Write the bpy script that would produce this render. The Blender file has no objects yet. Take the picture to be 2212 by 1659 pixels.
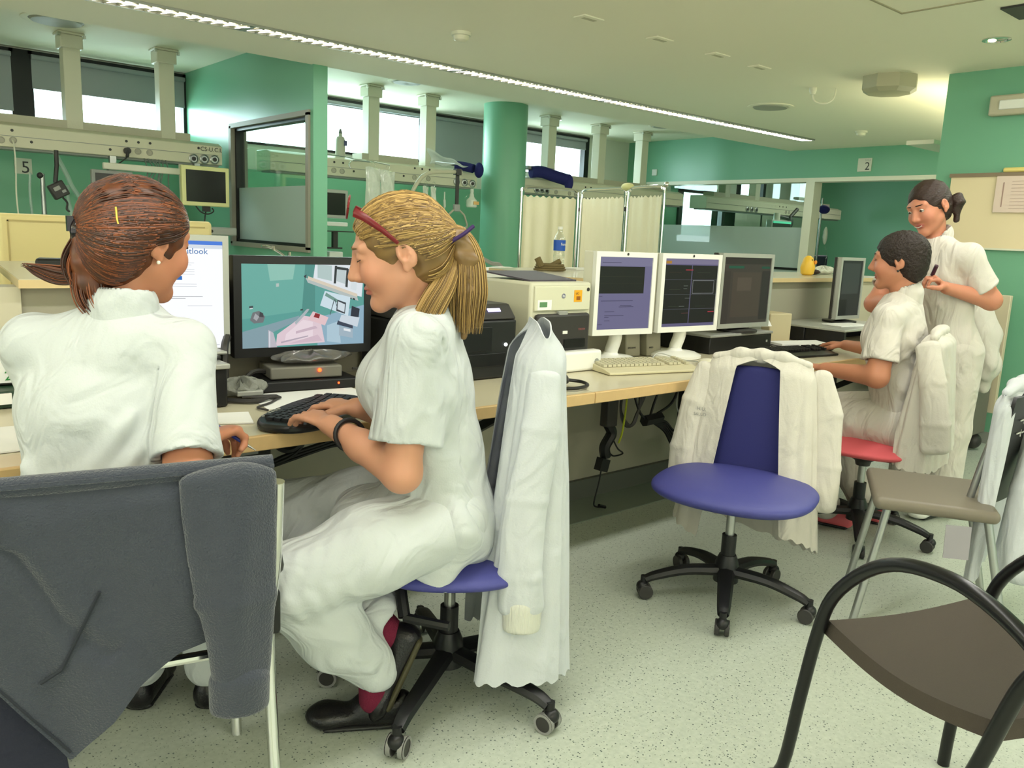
import bpy, bmesh, math, random
import numpy as np
from mathutils import Vector, Matrix, Quaternion
random.seed(4)
C = bpy.context.scene.collection
# ---------------------------------------------------------------- camera, world, light, exposure
def lin(rgb):
    return tuple(((c/255)/12.92 if c/255 <= .04045 else ((c/255+.055)/1.055)**2.4) for c in rgb)
YAW, PIT, ROL = math.radians(49.236), math.radians(-10.267), math.radians(-2.483)
cy, sy, cp, sp, cr, sr = math.cos(YAW), math.sin(YAW), math.cos(PIT), math.sin(PIT), math.cos(ROL), math.sin(ROL)
fw = Vector((cy*cp, sy*cp, sp)); rt = Vector((sy, -cy, 0)); dn = fw.cross(rt)
rt2 = rt*cr + dn*sr; dn2 = -rt*sr + dn*cr
cam_d = bpy.data.cameras.new('camera'); cam = bpy.data.objects.new('camera', cam_d); C.objects.link(cam)
mw = Matrix.Identity(4)
for i in range(3):
    mw[i][0] = rt2[i]; mw[i][1] = -dn2[i]; mw[i][2] = -fw[i]
mw[0][3], mw[1][3], mw[2][3] = 0, 0, 1.28
cam.matrix_world = mw
cam_d.sensor_fit = 'HORIZONTAL'; cam_d.sensor_width = 36; cam_d.lens = 1777.3/2212*36
cam_d.clip_start = .05; cam_d.clip_end = 200
bpy.context.scene.camera = cam
W = bpy.data.worlds.new('sky'); bpy.context.scene.world = W; W.use_nodes = True
W.node_tree.nodes['Background'].inputs[0].default_value = (.86, .93, 1, 1)
W.node_tree.nodes['Background'].inputs[1].default_value = 7.0
vs = bpy.context.scene.view_settings
vs.view_transform = 'Standard'; vs.look = 'None'; vs.gamma = 1; vs.use_curve_mapping = False; vs.exposure = 0.0
bpy.context.scene.cycles.max_bounces = 8
WARM = (1.0, .985, .91)
def area(name, loc, sx, sy_, power, col, rot=(0, 0, 0)):
    d = bpy.data.lights.new(name, 'AREA'); d.shape = 'RECTANGLE'; d.size = sx; d.size_y = sy_; d.energy = power; d.color = col
    o = bpy.data.objects.new(name, d); C.objects.link(o); o.location = loc; o.rotation_euler = rot
    return o
# lamps of the recessed strip luminaires (the one in the picture and its twin rows over the room behind the camera)
area('strip_lamp_light', (4.0, 5.30, 2.485), 9.8, .10, 75, WARM)
area('strip_lamp_light', (2.5, 1.2, 2.485), 8.0, .16, 85, WARM)
area('strip_lamp_light', (3.0, -1.8, 2.485), 9.0, .16, 90, WARM)
area('room_lamp_light', (12.4, 6.2, 2.70), 2.0, .3, 40, (1, .97, .88))
area('room_lamp_light', (8.1, 3.6, 2.485), 1.2, .3, 20, WARM)
# unseen windows added behind and left of the camera for fill light
area('rear_fill_light', (1.0, -3.9, 1.5), 8.5, 1.9, 36, (.97, .98, .94), (math.radians(90), 0, 0))
area('rear_fill_light', (-3.9, 1.2, 1.5), 8.0, 1.9, 32, (.93, .97, .96), (math.radians(90), 0, math.radians(-90)))
# fill lights added behind the camera and beside the right wall, brightening the ceiling
area('uplighter_light', (1.0, -3.6, 1.95), 9.0, .25, 160, (1, .91, .64), (math.radians(165), 0, 0))
area('uplighter_light', (-3.6, 1.5, 1.95), .25, 8.0, 120, (1, .92, .66), (math.radians(180), math.radians(15), 0))
area('uplighter_light', (8.0, 2.85, 2.12), 3.4, .18, 22, (1, .9, .6), (math.radians(155), 0, 0))
# daylight entering through the windows
for x0, x1 in ((-1.3, 1.5), (1.7, 3.0), (3.3, 6.0), (6.2, 8.7)):
    area('window_daylight', ((x0+x1)/2, 9.05, 2.35), x1-x0, .5, 26*(x1-x0), (.80, .90, 1.0), (math.radians(-68), 0, 0))
area('window_daylight', (11.8, 9.05, 2.0), 1.2, 1.0, 40, (.80, .90, 1.0), (math.radians(-80), 0, 0))
# ---------------------------------------------------------------- helpers
def V(*a): return Vector(a)
MATS = {}
def mat(name, rgb, rough=.6, metal=0, bump=0, bscale=60, var=0, vscale=8, alpha=1, trans=0, emit=0, sheen=0, ior=1.45, coat=0, sss=0, vcol=False, spec=.5, stretch=None, crease=0):
    if name in MATS: return MATS[name]
    m = bpy.data.materials.new(name); m.use_nodes = True; nt = m.node_tree; b = nt.nodes['Principled BSDF']
    c = lin(rgb); b.inputs['Base Color'].default_value = (*c, 1); b.inputs['Roughness'].default_value = rough
    b.inputs['Metallic'].default_value = metal; b.inputs['IOR'].default_value = ior; b.inputs['Specular IOR Level'].default_value = spec
    if alpha < 1: b.inputs['Alpha'].default_value = alpha
    if trans: b.inputs['Transmission Weight'].default_value = trans
    if emit: b.inputs['Emission Color'].default_value = (*c, 1); b.inputs['Emission Strength'].default_value = emit
    if sheen: b.inputs['Sheen Weight'].default_value = sheen
    if coat: b.inputs['Coat Weight'].default_value = coat; b.inputs['Coat Roughness'].default_value = .1
    if sss: b.inputs['Subsurface Weight'].default_value = sss; b.inputs['Subsurface Radius'].default_value = (.012, .005, .003); b.inputs['Subsurface Scale'].default_value = 1
    tc = nt.nodes.new('ShaderNodeTexCoord'); src = tc.outputs['Object']
    if stretch:
        mp = nt.nodes.new('ShaderNodeMapping'); mp.inputs['Scale'].default_value = stretch; nt.links.new(src, mp.inputs[0]); src = mp.outputs[0]
    if vcol:
        a = nt.nodes.new('ShaderNodeVertexColor'); a.layer_name = 'Col'; nt.links.new(a.outputs[0], b.inputs['Base Color'])
        if emit:
            nt.links.new(a.outputs[0], b.inputs['Emission Color']); nt.links.remove(b.inputs['Base Color'].links[0]); b.inputs['Base Color'].default_value = (.01, .01, .01, 1)
    elif var:
        n = nt.nodes.new('ShaderNodeTexNoise'); n.inputs['Scale'].default_value = vscale; n.inputs['Detail'].default_value = 4
        nt.links.new(src, n.inputs['Vector'])
        mx = nt.nodes.new('ShaderNodeMix'); mx.data_type = 'RGBA'
        mx.inputs[6].default_value = (*[x*(1-var) for x in c], 1); mx.inputs[7].default_value = (*[min(1, x*(1+var)) for x in c], 1)
        nt.links.new(n.outputs[0], mx.inputs[0]); nt.links.new(mx.outputs[2], b.inputs['Base Color'])
    if bump:
        n = nt.nodes.new('ShaderNodeTexNoise'); n.inputs['Scale'].default_value = bscale; n.inputs['Detail'].default_value = 3
        nt.links.new(src, n.inputs['Vector'])
        bp = nt.nodes.new('ShaderNodeBump'); bp.inputs['Strength'].default_value = bump; bp.inputs['Distance'].default_value = .01
        nt.links.new(n.outputs[0], bp.inputs['Height']); nt.links.new(bp.outputs[0], b.inputs['Normal'])
        if crease:
            n2 = nt.nodes.new('ShaderNodeTexNoise'); n2.inputs['Scale'].default_value = 6; n2.inputs['Detail'].default_value = 2; n2.inputs['Distortion'].default_value = 1.6; n2.inputs['Roughness'].default_value = .4
            m2_ = nt.nodes.new('ShaderNodeMapping'); m2_.inputs['Rotation'].default_value = (.5, .7, .3); m2_.inputs['Scale'].default_value = (1, 2.6, 1); nt.links.new(tc.outputs['Object'], m2_.inputs[0]); nt.links.new(m2_.outputs[0], n2.inputs['Vector'])
            b2 = nt.nodes.new('ShaderNodeBump'); b2.inputs['Strength'].default_value = crease; b2.inputs['Distance'].default_value = .035; nt.links.new(n2.outputs[0], b2.inputs['Height']); nt.links.new(b2.outputs[0], bp.inputs['Normal'])
    MATS[name] = m; return m
class MB:
    def __init__(s): s.v = []; s.f = []; s.m = Matrix.Identity(4); s.cols = None
    def add(s, vs, fs):
        n = len(s.v); s.v += [tuple(s.m @ Vector(v)) for v in vs]; s.f += [tuple(i+n for i in f) for f in fs]; return s
    def box(s, c, d, rz=0, rot=None):
        R = rot if rot is not None else Matrix.Rotation(rz, 3, 'Z')
        vs = [Vector(c) + R @ Vector((d[0]/2*x, d[1]/2*y, d[2]/2*z)) for x in (-1, 1) for y in (-1, 1) for z in (-1, 1)]
        return s.add(vs, [(0, 1, 3, 2), (4, 6, 7, 5), (0, 4, 5, 1), (2, 3, 7, 6), (0, 2, 6, 4), (1, 5, 7, 3)])
    def bx(s, x0, x1, y0, y1, z0, z1): return s.box(((x0+x1)/2, (y0+y1)/2, (z0+z1)/2), (x1-x0, y1-y0, z1-z0))
    def tube(s, pts, r, seg=8, caps=True, flat=None):
        pts = [Vector(p) for p in pts]; n = len(pts); rs = r if isinstance(r, (list, tuple)) else [r]*n
        vs = []; fs = []; up = None
        for i, p in enumerate(pts):
            t = (pts[min(i+1, n-1)] - pts[max(i-1, 0)]).normalized()
            if up is None:
                up = t.orthogonal().normalized() if flat is None else Vector(flat)
            up = (up - t*up.dot(t)); up = up.normalized() if up.length > 1e-6 else t.orthogonal().normalized()
            w = t.cross(up)
            ra, rb = (rs[i] if isinstance(rs[i], tuple) else (rs[i], rs[i]))
            for k in range(seg):
                a = 2*math.pi*k/seg; vs.append(p + up*math.cos(a)*ra + w*math.sin(a)*rb)
        for i in range(n-1):
            for k in range(seg):
                k2 = (k+1) % seg; fs.append((i*seg+k, i*seg+k2, (i+1)*seg+k2, (i+1)*seg+k))
        if caps: fs += [tuple(range(seg-1, -1, -1)), tuple((n-1)*seg+k for k in range(seg))]
        return s.add(vs, fs)
    def cyl(s, a, b, r, r2=None, seg=20): return s.tube([a, b], [r, r if r2 is None else r2], seg)
    def lathe(s, base, prof, seg=24, ax=(0, 0, 1), caps=True):
        ax = Vector(ax).normalized(); u = ax.orthogonal().normalized(); w = ax.cross(u); base = Vector(base); vs = []; fs = []
        for z, r in prof:
            for k in range(seg):
                a = 2*math.pi*k/seg; vs.append(base + ax*z + (u*math.cos(a) + w*math.sin(a))*max(r, 1e-4))
        for i in range(len(prof)-1):
            for k in range(seg):
                k2 = (k+1) % seg; fs.append((i*seg+k, i*seg+k2, (i+1)*seg+k2, (i+1)*seg+k))
        if caps: fs += [tuple(range(seg-1, -1, -1)), tuple((len(prof)-1)*seg+k for k in range(seg))]
        return s.add(vs, fs)
    def ell(s, c, r, rot=None, seg=16, rings=10):
        R = rot if rot is not None else Matrix.Identity(3); c = Vector(c); vs = []; fs = []
        if not isinstance(r, (tuple, list)): r = (r, r, r)
        for i in range(rings+1):
            t = math.pi*i/rings
            for k in range(seg):
                a = 2*math.pi*k/seg; vs.append(c + R @ Vector((r[0]*math.sin(t)*math.cos(a), r[1]*math.sin(t)*math.sin(a), -r[2]*math.cos(t))))
        for i in range(rings):
            for k in range(seg):
                k2 = (k+1) % seg; fs.append((i*seg+k, i*seg+k2, (i+1)*seg+k2, (i+1)*seg+k))
        return s.add(vs, fs)
    def prism(s, poly, ext):
        n = len(poly); poly = [Vector(p) for p in poly]; e = Vector(ext)
        fs = [tuple(range(n)), tuple(range(2*n-1, n-1, -1))] + [(i, (i+1) % n + 0, (i+1) % n + n, i+n)[::-1] for i in range(n)]
        return s.add(poly + [p+e for p in poly], fs)
    def sheet(s, f, nu, nv, closed=False):
        vs = [Vector(f(i/nu, j/nv)) for j in range(nv+1) for i in range(nu+1)]
        fs = [(j*(nu+1)+i, j*(nu+1)+i+1, (j+1)*(nu+1)+i+1, (j+1)*(nu+1)+i) for j in range(nv) for i in range(nu)]
        return s.add(vs, fs)
    def obj(s, name, m, parent=None, smooth=35, bevel=0, bseg=2, solid=0, sub=0):
        me = bpy.data.meshes.new(name); me.from_pydata(s.v, [], s.f); me.materials.append(m)
        bm = bmesh.new(); bm.from_mesh(me); bmesh.ops.remove_doubles(bm, verts=bm.verts, dist=1e-6)
        bmesh.ops.recalc_face_normals(bm, faces=bm.faces)
        for f in bm.faces: f.smooth = True
        th = math.radians(smooth)
        for e in bm.edges: e.smooth = len(e.link_faces) == 2 and e.calc_face_angle(0) < th
        bm.to_mesh(me); bm.free()
        o = bpy.data.objects.new(name, me); C.objects.link(o)
        if solid:
            k = o.modifiers.new('s', 'SOLIDIFY'); k.thickness = solid; k.offset = 0
        if bevel:
            k = o.modifiers.new('b', 'BEVEL'); k.width = bevel; k.segments = bseg; k.limit_method = 'ANGLE'; k.angle_limit = math.radians(40)
            k.harden_normals = False
        if sub:
            k = o.modifiers.new('u', 'SUBSURF'); k.levels = sub; k.render_levels = sub
        if parent: par(o, parent)
        return o
def wm(o):
    m = o.matrix_basis.copy()
    return (wm(o.parent) @ o.matrix_parent_inverse @ m) if o.parent else m
def par(o, p): o.parent = p; o.matrix_parent_inverse = wm(p).inverted()
def thing(name, label, cat, loc=(0, 0, 0), rz=0, group=None):
    o = bpy.data.objects.new(name, None); C.objects.link(o); o.location = loc; o.rotation_euler = (0, 0, rz)
    o.empty_display_size = .1
    return tag(o, label, cat, group)
def tag(o, label, cat, group=None):
    o['label'] = label; o['category'] = cat
    if group: o['group'] = group
    return o
def struct(name, mb, m, **k):
    o = mb.obj(name, m, **k); o['kind'] = 'structure'; return o
def dup(root, loc=None, rz=None, label=None, group=None):
    r = root.copy(); C.objects.link(r)
    if loc is not None: r.location = loc
    if rz is not None: r.rotation_euler = (0, 0, rz)
    if label: r['label'] = label
    if group: r['group'] = group
    def rec(src, dst):
        for ch in list(src.children):
            c = ch.copy(); C.objects.link(c); c.parent = dst; rec(ch, c)
    rec(root, r); return r
def text(s, size, loc, rot, m, parent=None, name='lettering', align='LEFT', ext=.0004, tilt=None, sx=1):
    cu = bpy.data.curves.new(name, 'FONT'); cu.body = s; cu.size = size; cu.align_x = align; cu.extrude = ext; cu.resolution_u = 3
    tmp = bpy.data.objects.new('tmp', cu); C.objects.link(tmp); bpy.context.view_layer.update()
    me = bpy.data.meshes.new_from_object(tmp.evaluated_get(bpy.context.evaluated_depsgraph_get())); bpy.data.objects.remove(tmp); bpy.data.curves.remove(cu)
    me.materials.clear(); me.materials.append(m); o = bpy.data.objects.new(name, me); C.objects.link(o)
    o.location = loc; o.rotation_euler = rot; o.scale = (sx, 1, 1)
    if parent: par(o, parent)
    return o
def bez(pts, n=24):
    """Catmull-Rom through points"""
    p = [Vector(x) for x in pts]; p = [p[0]*2-p[1]] + p + [p[-1]*2-p[-2]]; out = []; seg = len(p)-3
    for i in range(seg):
        a, b, c, d = p[i:i+4]; m = max(2, n//seg)
        for k in range(m + (1 if i == seg-1 else 0)):
            t = k/m; out.append(.5*((2*b) + (c-a)*t + (2*a-5*b+4*c-d)*t*t + (3*b-a-3*c+d)*t**3))
    return out
GREEN = (118, 176, 144)
M_wall = mat('green wall paint', GREEN, .32, bump=.05, bscale=300)
M_wallw = mat('white wall paint', (214, 214, 200), .6)
M_ceil = mat('white ceiling paint', (240, 236, 214), .8)
M_cream = mat('cream enamel', (226, 224, 204), .4)
M_creamp = mat('cream plastic', (228, 224, 200), .4)
M_whitep = mat('white plastic', (236, 236, 228), .35)
M_grey = mat('grey plastic', (150, 152, 146), .45)
M_silver = mat('silver plastic', (178, 180, 172), .35, metal=.2)
M_black = mat('black plastic', (24, 24, 25), .4)
M_dark = mat('dark grey plastic', (52, 50, 48), .45)
M_chrome = mat('polished chrome', (225, 225, 222), .12, metal=1)
M_satin = mat('satin metal', (178, 180, 178), .32, metal=.9)
M_blackm = mat('black tube enamel', (18, 18, 20), .28)
M_wood = mat('beech edge', (206, 174, 122), .5, var=.08, vscale=40)
M_lam = mat('cream laminate', (206, 198, 170), .32, coat=.25)
M_winf = mat('black window frame', (22, 20, 22), .4)
M_blind = mat('grey roller blind', (150, 154, 156), .8)
M_paper = mat('white paper', (240, 240, 236), .7)
M_rubber = mat('grey rubber', (140, 140, 136), .6)
M_white = mat('white cotton', (210, 212, 210), .85, bump=.25, bscale=120, sheen=.1)
M_led = mat('red indicator', (255, 60, 20), emit=8)
M_glass = None
def glass(name, tint=(200, 225, 215), a=.12, rough=.02):
    m = bpy.data.materials.new(name); m.use_nodes = True; nt = m.node_tree; nt.nodes.remove(nt.nodes['Principled BSDF'])
    o = nt.nodes['Material Output']; t = nt.nodes.new('ShaderNodeBsdfTransparent'); t.inputs[0].default_value = (*[x**.4 for x in lin(tint)], 1)
    g = nt.nodes.new('ShaderNodeBsdfGlossy'); g.inputs[1].default_value = rough; g.inputs[0].default_value = (1, 1, 1, 1)
    mx = nt.nodes.new('ShaderNodeMixShader'); lw = nt.nodes.new('ShaderNodeLayerWeight'); pw = nt.nodes.new('ShaderNodeMath'); pw.operation = 'POWER'; pw.inputs[1].default_value = 4; nt.links.new(lw.outputs['Facing'], pw.inputs[0])
    ad = nt.nodes.new('ShaderNodeMath'); ad.operation = 'MULTIPLY_ADD'; ad.inputs[1].default_value = .7; ad.inputs[2].default_value = a; nt.links.new(pw.outputs[0], ad.inputs[0])
    nt.links.new(ad.outputs[0], mx.inputs[0]); nt.links.new(t.outputs[0], mx.inputs[1]); nt.links.new(g.outputs[0], mx.inputs[2])
    nt.links.new(mx.outputs[0], o.inputs[0]); return m
M_glass = glass('clear glass', a=.04)
M_film = mat('frosted film', (190, 205, 200), .5, alpha=.72)
M_clear = glass('clear plastic', (240, 244, 240), .10, .08)
# ---------------------------------------------------------------- room shell
fl = bpy.data.materials.new('speckled vinyl'); fl.use_nodes = True; nt = fl.node_tree; pb = nt.nodes['Principled BSDF']; pb.inputs['Roughness'].default_value = .36
tc = nt.nodes.new('ShaderNodeTexCoord')
def speck(scale, lo, hi):
    v = nt.nodes.new('ShaderNodeTexVoronoi'); v.inputs['Scale'].default_value = scale; nt.links.new(tc.outputs['Object'], v.inputs['Vector'])
    r = nt.nodes.new('ShaderNodeValToRGB'); r.color_ramp.elements[0].position = lo; r.color_ramp.elements[1].position = hi
    nt.links.new(v.outputs['Distance'], r.inputs[0])
    # only some cells carry a chip
    g = nt.nodes.new('ShaderNodeMath'); g.operation = 'GREATER_THAN'; sep = nt.nodes.new('ShaderNodeSeparateColor'); nt.links.new(v.outputs['Color'], sep.inputs[0])
    nt.links.new(sep.outputs[0], g.inputs[0]); g.inputs[1].default_value = .55
    inv = nt.nodes.new('ShaderNodeMath'); inv.operation = 'SUBTRACT'; inv.inputs[0].default_value = 1; nt.links.new(r.outputs[0], inv.inputs[1])
    mu = nt.nodes.new('ShaderNodeMath'); mu.operation = 'MULTIPLY'; nt.links.new(inv.outputs[0], mu.inputs[0]); nt.links.new(g.outputs[0], mu.inputs[1]); return mu
nz = nt.nodes.new('ShaderNodeTexNoise'); nz.inputs['Scale'].default_value = 70; nz.inputs['Detail'].default_value = 5; nt.links.new(tc.outputs['Object'], nz.inputs['Vector'])
base = nt.nodes.new('ShaderNodeMix'); base.data_type = 'RGBA'; base.inputs[6].default_value = (*lin((162, 172, 158)), 1); base.inputs[7].default_value = (*lin((198, 204, 190)), 1)
nt.links.new(nz.outputs[0], base.inputs[0]); prev = base.outputs[2]
for sc, lo, hi, col, st in ((95, .16, .26, (60, 74, 74), .9), (150, .16, .26, (112, 118, 98), .7), (48, .07, .12, (40, 46, 50), .95)):
    mk = speck(sc, lo, hi); mx = nt.nodes.new('ShaderNodeMix'); mx.data_type = 'RGBA'; mx.inputs[7].default_value = (*lin(col), 1)
    s2 = nt.nodes.new('ShaderNodeMath'); s2.operation = 'MULTIPLY'; s2.inputs[1].default_value = st; nt.links.new(mk.outputs[0], s2.inputs[0])
    nt.links.new(s2.outputs[0], mx.inputs[0]); nt.links.new(prev, mx.inputs[6]); prev = mx.outputs[2]
nt.links.new(prev, pb.inputs['Base Color'])
struct('floor', MB().bx(-4, 15.2, -4, 8.88, -.1, 0), fl)
SY = 6.10
struct('ceiling', MB().bx(-4, 9.9, -4, SY, 2.5, 2.9).bx(-4, 15.2, SY, 9.1, 2.745, 2.9).bx(9.9, 15.2, -4, SY, 2.745, 2.9), M_ceil)
# window wall: teal painted below, openings z 2.14-2.71
wins = [(-3.6, -1.5), (-1.35, 1.57), (1.69, 3.09), (3.21, 6.03), (6.12, 7.30), (7.40, 8.86)]
w = MB(); w.bx(-4, 10.9, 8.88, 9.1, 0, 1.86); w.bx(10.9, 15.2, 8.88, 9.1, 0, 1.3); w.bx(10.9, 11.15, 8.88, 9.1, 1.3, 2.9)
w2 = MB(); w2.bx(-4, 10.9, 8.88, 9.1, 1.86, 2.14); w2.bx(-4, 15.2, 8.88, 9.1, 2.72, 2.9)
w2.bx(12.35, 12.75, 8.88, 9.1, 1.3, 2.9); w2.bx(8.9, 10.9, 8.88, 9.1, 2.14, 2.72); w2.bx(13.55, 15.2, 8.88, 9.1, 1.3, 2.9)
w2.bx(12.35, 13.6, 8.88, 9.1, 1.3, 2.05)
struct('wall_window_side', w, M_wall); struct('wall_window_upper', w2, M_wallw)
blinds = {0: 2.2, 1: 2.20, 2: 2.415, 3: 2.655, 4: 2.165, 5: 2.555}
for i, (x0, x1) in enumerate(wins):
    fr = MB(); t = .05
    fr.bx(x0-.06, x0+.03, 8.84, 8.93, 2.13, 2.73); fr.bx(x1-.03, x1+.06, 8.84, 8.93, 2.13, 2.73)
    fr.bx(x0, x1, 8.84, 8.93, 2.70, 2.73); fr.bx(x0, x1, 8.86, 8.93, 2.125, 2.15)
    if i == 3: fr.bx(5.98, 6.12, 8.83, 8.93, 2.13, 2.73)
    f = struct('window_%d' % (i+1), fr, M_winf)
    MB().bx(x0, x1, 8.90, 8.905, 2.13, 2.71).obj('pane', M_glass, f)
    zb = blinds[i]
    b = MB(); b.bx(x0+.02, x1-.02, 8.835, 8.842, zb, 2.69); b.cyl((x0+.02, 8.82, 2.675), (x1-.02, 8.82, 2.675), .022); b.bx(x0+.02, x1-.02, 8.83, 8.848, zb-.012, zb+.012)
    lab = {0: 'grey roller blind lowered over the leftmost window by the edge of the photo', 1: 'grey roller blind fully lowered left of the dark window post', 2: 'grey roller blind half lowered over the window left of the partition',
           3: 'grey roller blind rolled up at the top of the wide bright window', 4: 'grey roller blind lowered behind the round green column', 5: 'grey roller blind rolled a little down over the window behind the folding screen'}[i]
    tag(b.obj('roller_blind', M_blind), lab, 'blind', 'roller blinds on the high windows')
# low windows of the room beyond
fr = MB(); fr.bx(11.10, 11.2, 8.84, 8.93, 1.4, 2.75); fr.bx(12.3, 12.4, 8.84, 8.93, 1.4, 2.75); fr.bx(11.1, 12.4, 8.84, 8.93, 2.1, 2.16)
f = struct('window_7', fr, M_winf); MB().bx(11.15, 12.35, 8.90, 8.905, 1.4, 2.12).obj('pane', M_glass, f)
w3 = MB().bx(11.1, 12.4, 8.86, 9.1, 2.12, 2.745); struct('wall_window_pier', w3, M_wallw)
fr = MB(); fr.bx(12.72, 12.8, 8.84, 8.93, 2.0, 2.5); fr.bx(13.5, 13.58, 8.84, 8.93, 2.0, 2.5); fr.bx(12.72, 13.58, 8.84, 8.93, 2.5, 2.56)
f = struct('window_8', fr, M_winf); MB().bx(12.75, 13.55, 8.90, 8.905, 2.05, 2.7).obj('pane', M_glass, f)
# end wall X=9.83 with glazed front
w = MB(); w.bx(9.83, 9.95, 2.63, 8.88, 2.15, 2.745); w.bx(9.83, 9.95, 8.45, 8.88, 0, 2.15); w.bx(9.83, 9.95, 2.63, 8.45, 0, .86)
struct('wall_end', w, M_wall)
fr = MB(); fr.bx(9.79, 9.97, 2.63, 8.45, 2.10, 2.15); fr.bx(9.79, 9.97, 5.68, 5.80, .86, 2.1); fr.bx(9.79, 9.97, 8.38, 8.45, .86, 2.1); fr.bx(9.79, 9.97, 2.63, 8.45, .86, .93)
fr.bx(9.79, 9.97, 2.63, 2.72, .86, 2.1)
f = struct('window_9', fr, M_cream); MB().bx(9.885, 9.891, 5.8, 8.38, .93, 2.1).obj('pane', M_glass, f)
MB().bx(9.872, 9.874, 5.8, 8.38, .93, 1.53).obj('frosted_band', M_film, f)
MB().bx(9.86, 9.89, 5.8, 8.38, .98, 1.01).obj('glazing_gasket', M_winf, f)
# wall block on the right
struct('wall_right', MB().bx(6.13, 9.83, -4, 2.63, 0, 2.5), M_wall)
struct('wall_back', MB().bx(-4, 6.13, -4.1, -4, 0, 2.5), M_wall)
struct('wall_left', MB().bx(-4.1, -4, -4.1, 8.88, 0, 2.745), M_wall)
struct('wall_far_room', MB().bx(15.1, 15.3, -4, 8.88, 0, 2.745), M_wall)
struct('wall_far_room_side', MB().bx(9.95, 15.2, -4.1, -4, 0, 2.745), M_wall)
struct('baseboard_right', MB().bx(6.115, 6.13, -4, 2.64, 0, .08), M_grey)
# partition with interior window
w = MB(); PX0, PX1 = 3.09, 3.21
w.bx(PX0, PX1, SY-.03, 8.88, 2.15, 2.745); w.bx(PX0, PX1, SY-.03, 8.88, 0, 1.095); w.bx(PX0, PX1, SY-.03, 6.17, 1.095, 2.15); w.bx(PX0, PX1, 7.68, 8.88, 1.095, 2.15)
struct('wall_partition', w, M_wall)
fr = MB()
for a in ((6.12, 7.70, 2.13, 2.17), (6.12, 7.70, 1.07, 1.11), (6.12, 6.17, 1.09, 2.15), (7.66, 7.71, 1.09, 2.15)): fr.bx(PX0-.02, PX1+.02, *a)
f = struct('window_10', fr, mat('grey window trim', (150, 146, 132), .5))
g = MB()
for a in ((6.17, 7.66, 2.105, 2.13), (6.17, 7.66, 1.11, 1.135), (7.635, 7.66, 1.11, 2.13), (6.17, 6.185, 1.11, 2.13)): g.bx(PX0+.02, PX1-.02, *a)
g.obj('glazing_gasket', M_winf, f)
MB().bx(3.145, 3.151, 6.17, 7.66, 1.11, 2.13).obj('pane', M_glass, f)
MB().bx(3.132, 3.134, 6.19, 7.63, 1.13, 1.60).obj('frosted_band', M_film, f)
# round column
struct('column_round', MB().cyl((6.3, 7.62, 0), (6.3, 7.62, 2.745), .255, seg=48), M_wall)
# ---------------------------------------------------------------- ceiling fittings
M_lamp = mat('lamp glow', (255, 246, 214), emit=1.5); M_louv = mat('bright louvre', (225, 225, 222), .14, metal=.9)
xs = [.60, 2.25, 3.90, 5.55, 7.21, 8.90]
for i in range(-1, 5):
    x0 = xs[i] if i >= 0 else -1.05; x1 = xs[i+1]
    which = {-1: 'out at the edge of the photo', 0: 'nearest to the camera', 1: 'above the partition end', 2: 'in the middle of the row', 3: 'last but one before the end wall', 4: 'nearest to the end wall'}[i]
    L = thing('strip_luminaire', 'recessed ceiling strip light with louvre, %s' % which, 'ceiling light', ((x0+x1)/2, 5.30, 2.5), group='strip lights in the ceiling row')
    MB().bx(x0, x1, 5.215, 5.225, 2.485, 2.499).bx(x0, x1, 5.39, 5.40, 2.485, 2.499).bx(x0, x0+.02, 5.22, 5.39, 2.485, 2.499).bx(x1-.02, x1, 5.22, 5.39, 2.485, 2.499).obj('frame', M_satin, L)
    MB().bx(x0+.05, x1-.05, 5.27, 5.345, 2.4955, 2.499).obj('tube_lamp', M_lamp, L)
    lb = MB(); n = 22
    for k in range(n):
        xx = x0+.04+(x1-x0-.08)*k/(n-1); lb.box((xx, 5.307, 2.488), (.006, .16, .012), rot=Matrix.Rotation(.5, 3, 'Z'))
    lb.obj('louvre', M_louv, L)
def vent(c, r, lab, z):
    t = thing('ceiling_vent', lab, 'vent', (c[0], c[1], z), group='round ceiling vents')
    MB().lathe((c[0], c[1], z), [(0, r), (-.006, r), (-.012, r-.03), (-.004, r-.05), (0, r-.05)], 32, caps=False).obj('ring', M_ceil, t)
    MB().lathe((c[0], c[1], z), [(-.001, r*.78), (-.016, r*.72), (-.02, r*.3), (-.012, .01)], 32).obj('diffuser', mat('vent grey', (165, 165, 150), .6), t)
    MB().lathe((c[0], c[1], z), [(0, r*.86), (-.002, r*.86)], 32).obj('gap', M_dark, t)
vent((6.66, 4.37), .2, 'round vent in the main ceiling right of the strip lights', 2.5)
vent((1.62, 7.40), .24, 'round vent in the bay ceiling over the left bed rail', 2.745)
vent((4.75, 7.32), .19, 'round vent in the bay ceiling over the middle bed rail', 2.745)
vent((8.6, 7.2), .19, 'round vent in the bay ceiling behind the column', 2.745)
def detector(c, lab, r=.055):
    t = thing('smoke_detector', lab, 'smoke detector', (*c, 2.5), group='ceiling smoke detectors')
    MB().lathe((*c, 2.5), [(0, r), (-.02, r), (-.022, r*.86)], 24).obj('base', M_cream, t)
    MB().lathe((*c, 2.5), [(-.022, r*.8), (-.045, r*.72), (-.055, r*.4), (-.056, .002)], 24).obj('head', M_creamp, t)
detector((3.22, 4.36), 'round smoke detector on the ceiling near the strip light', .062); detector((8.51, 4.47), 'small smoke detector on the ceiling near the end wall', .062)
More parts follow.
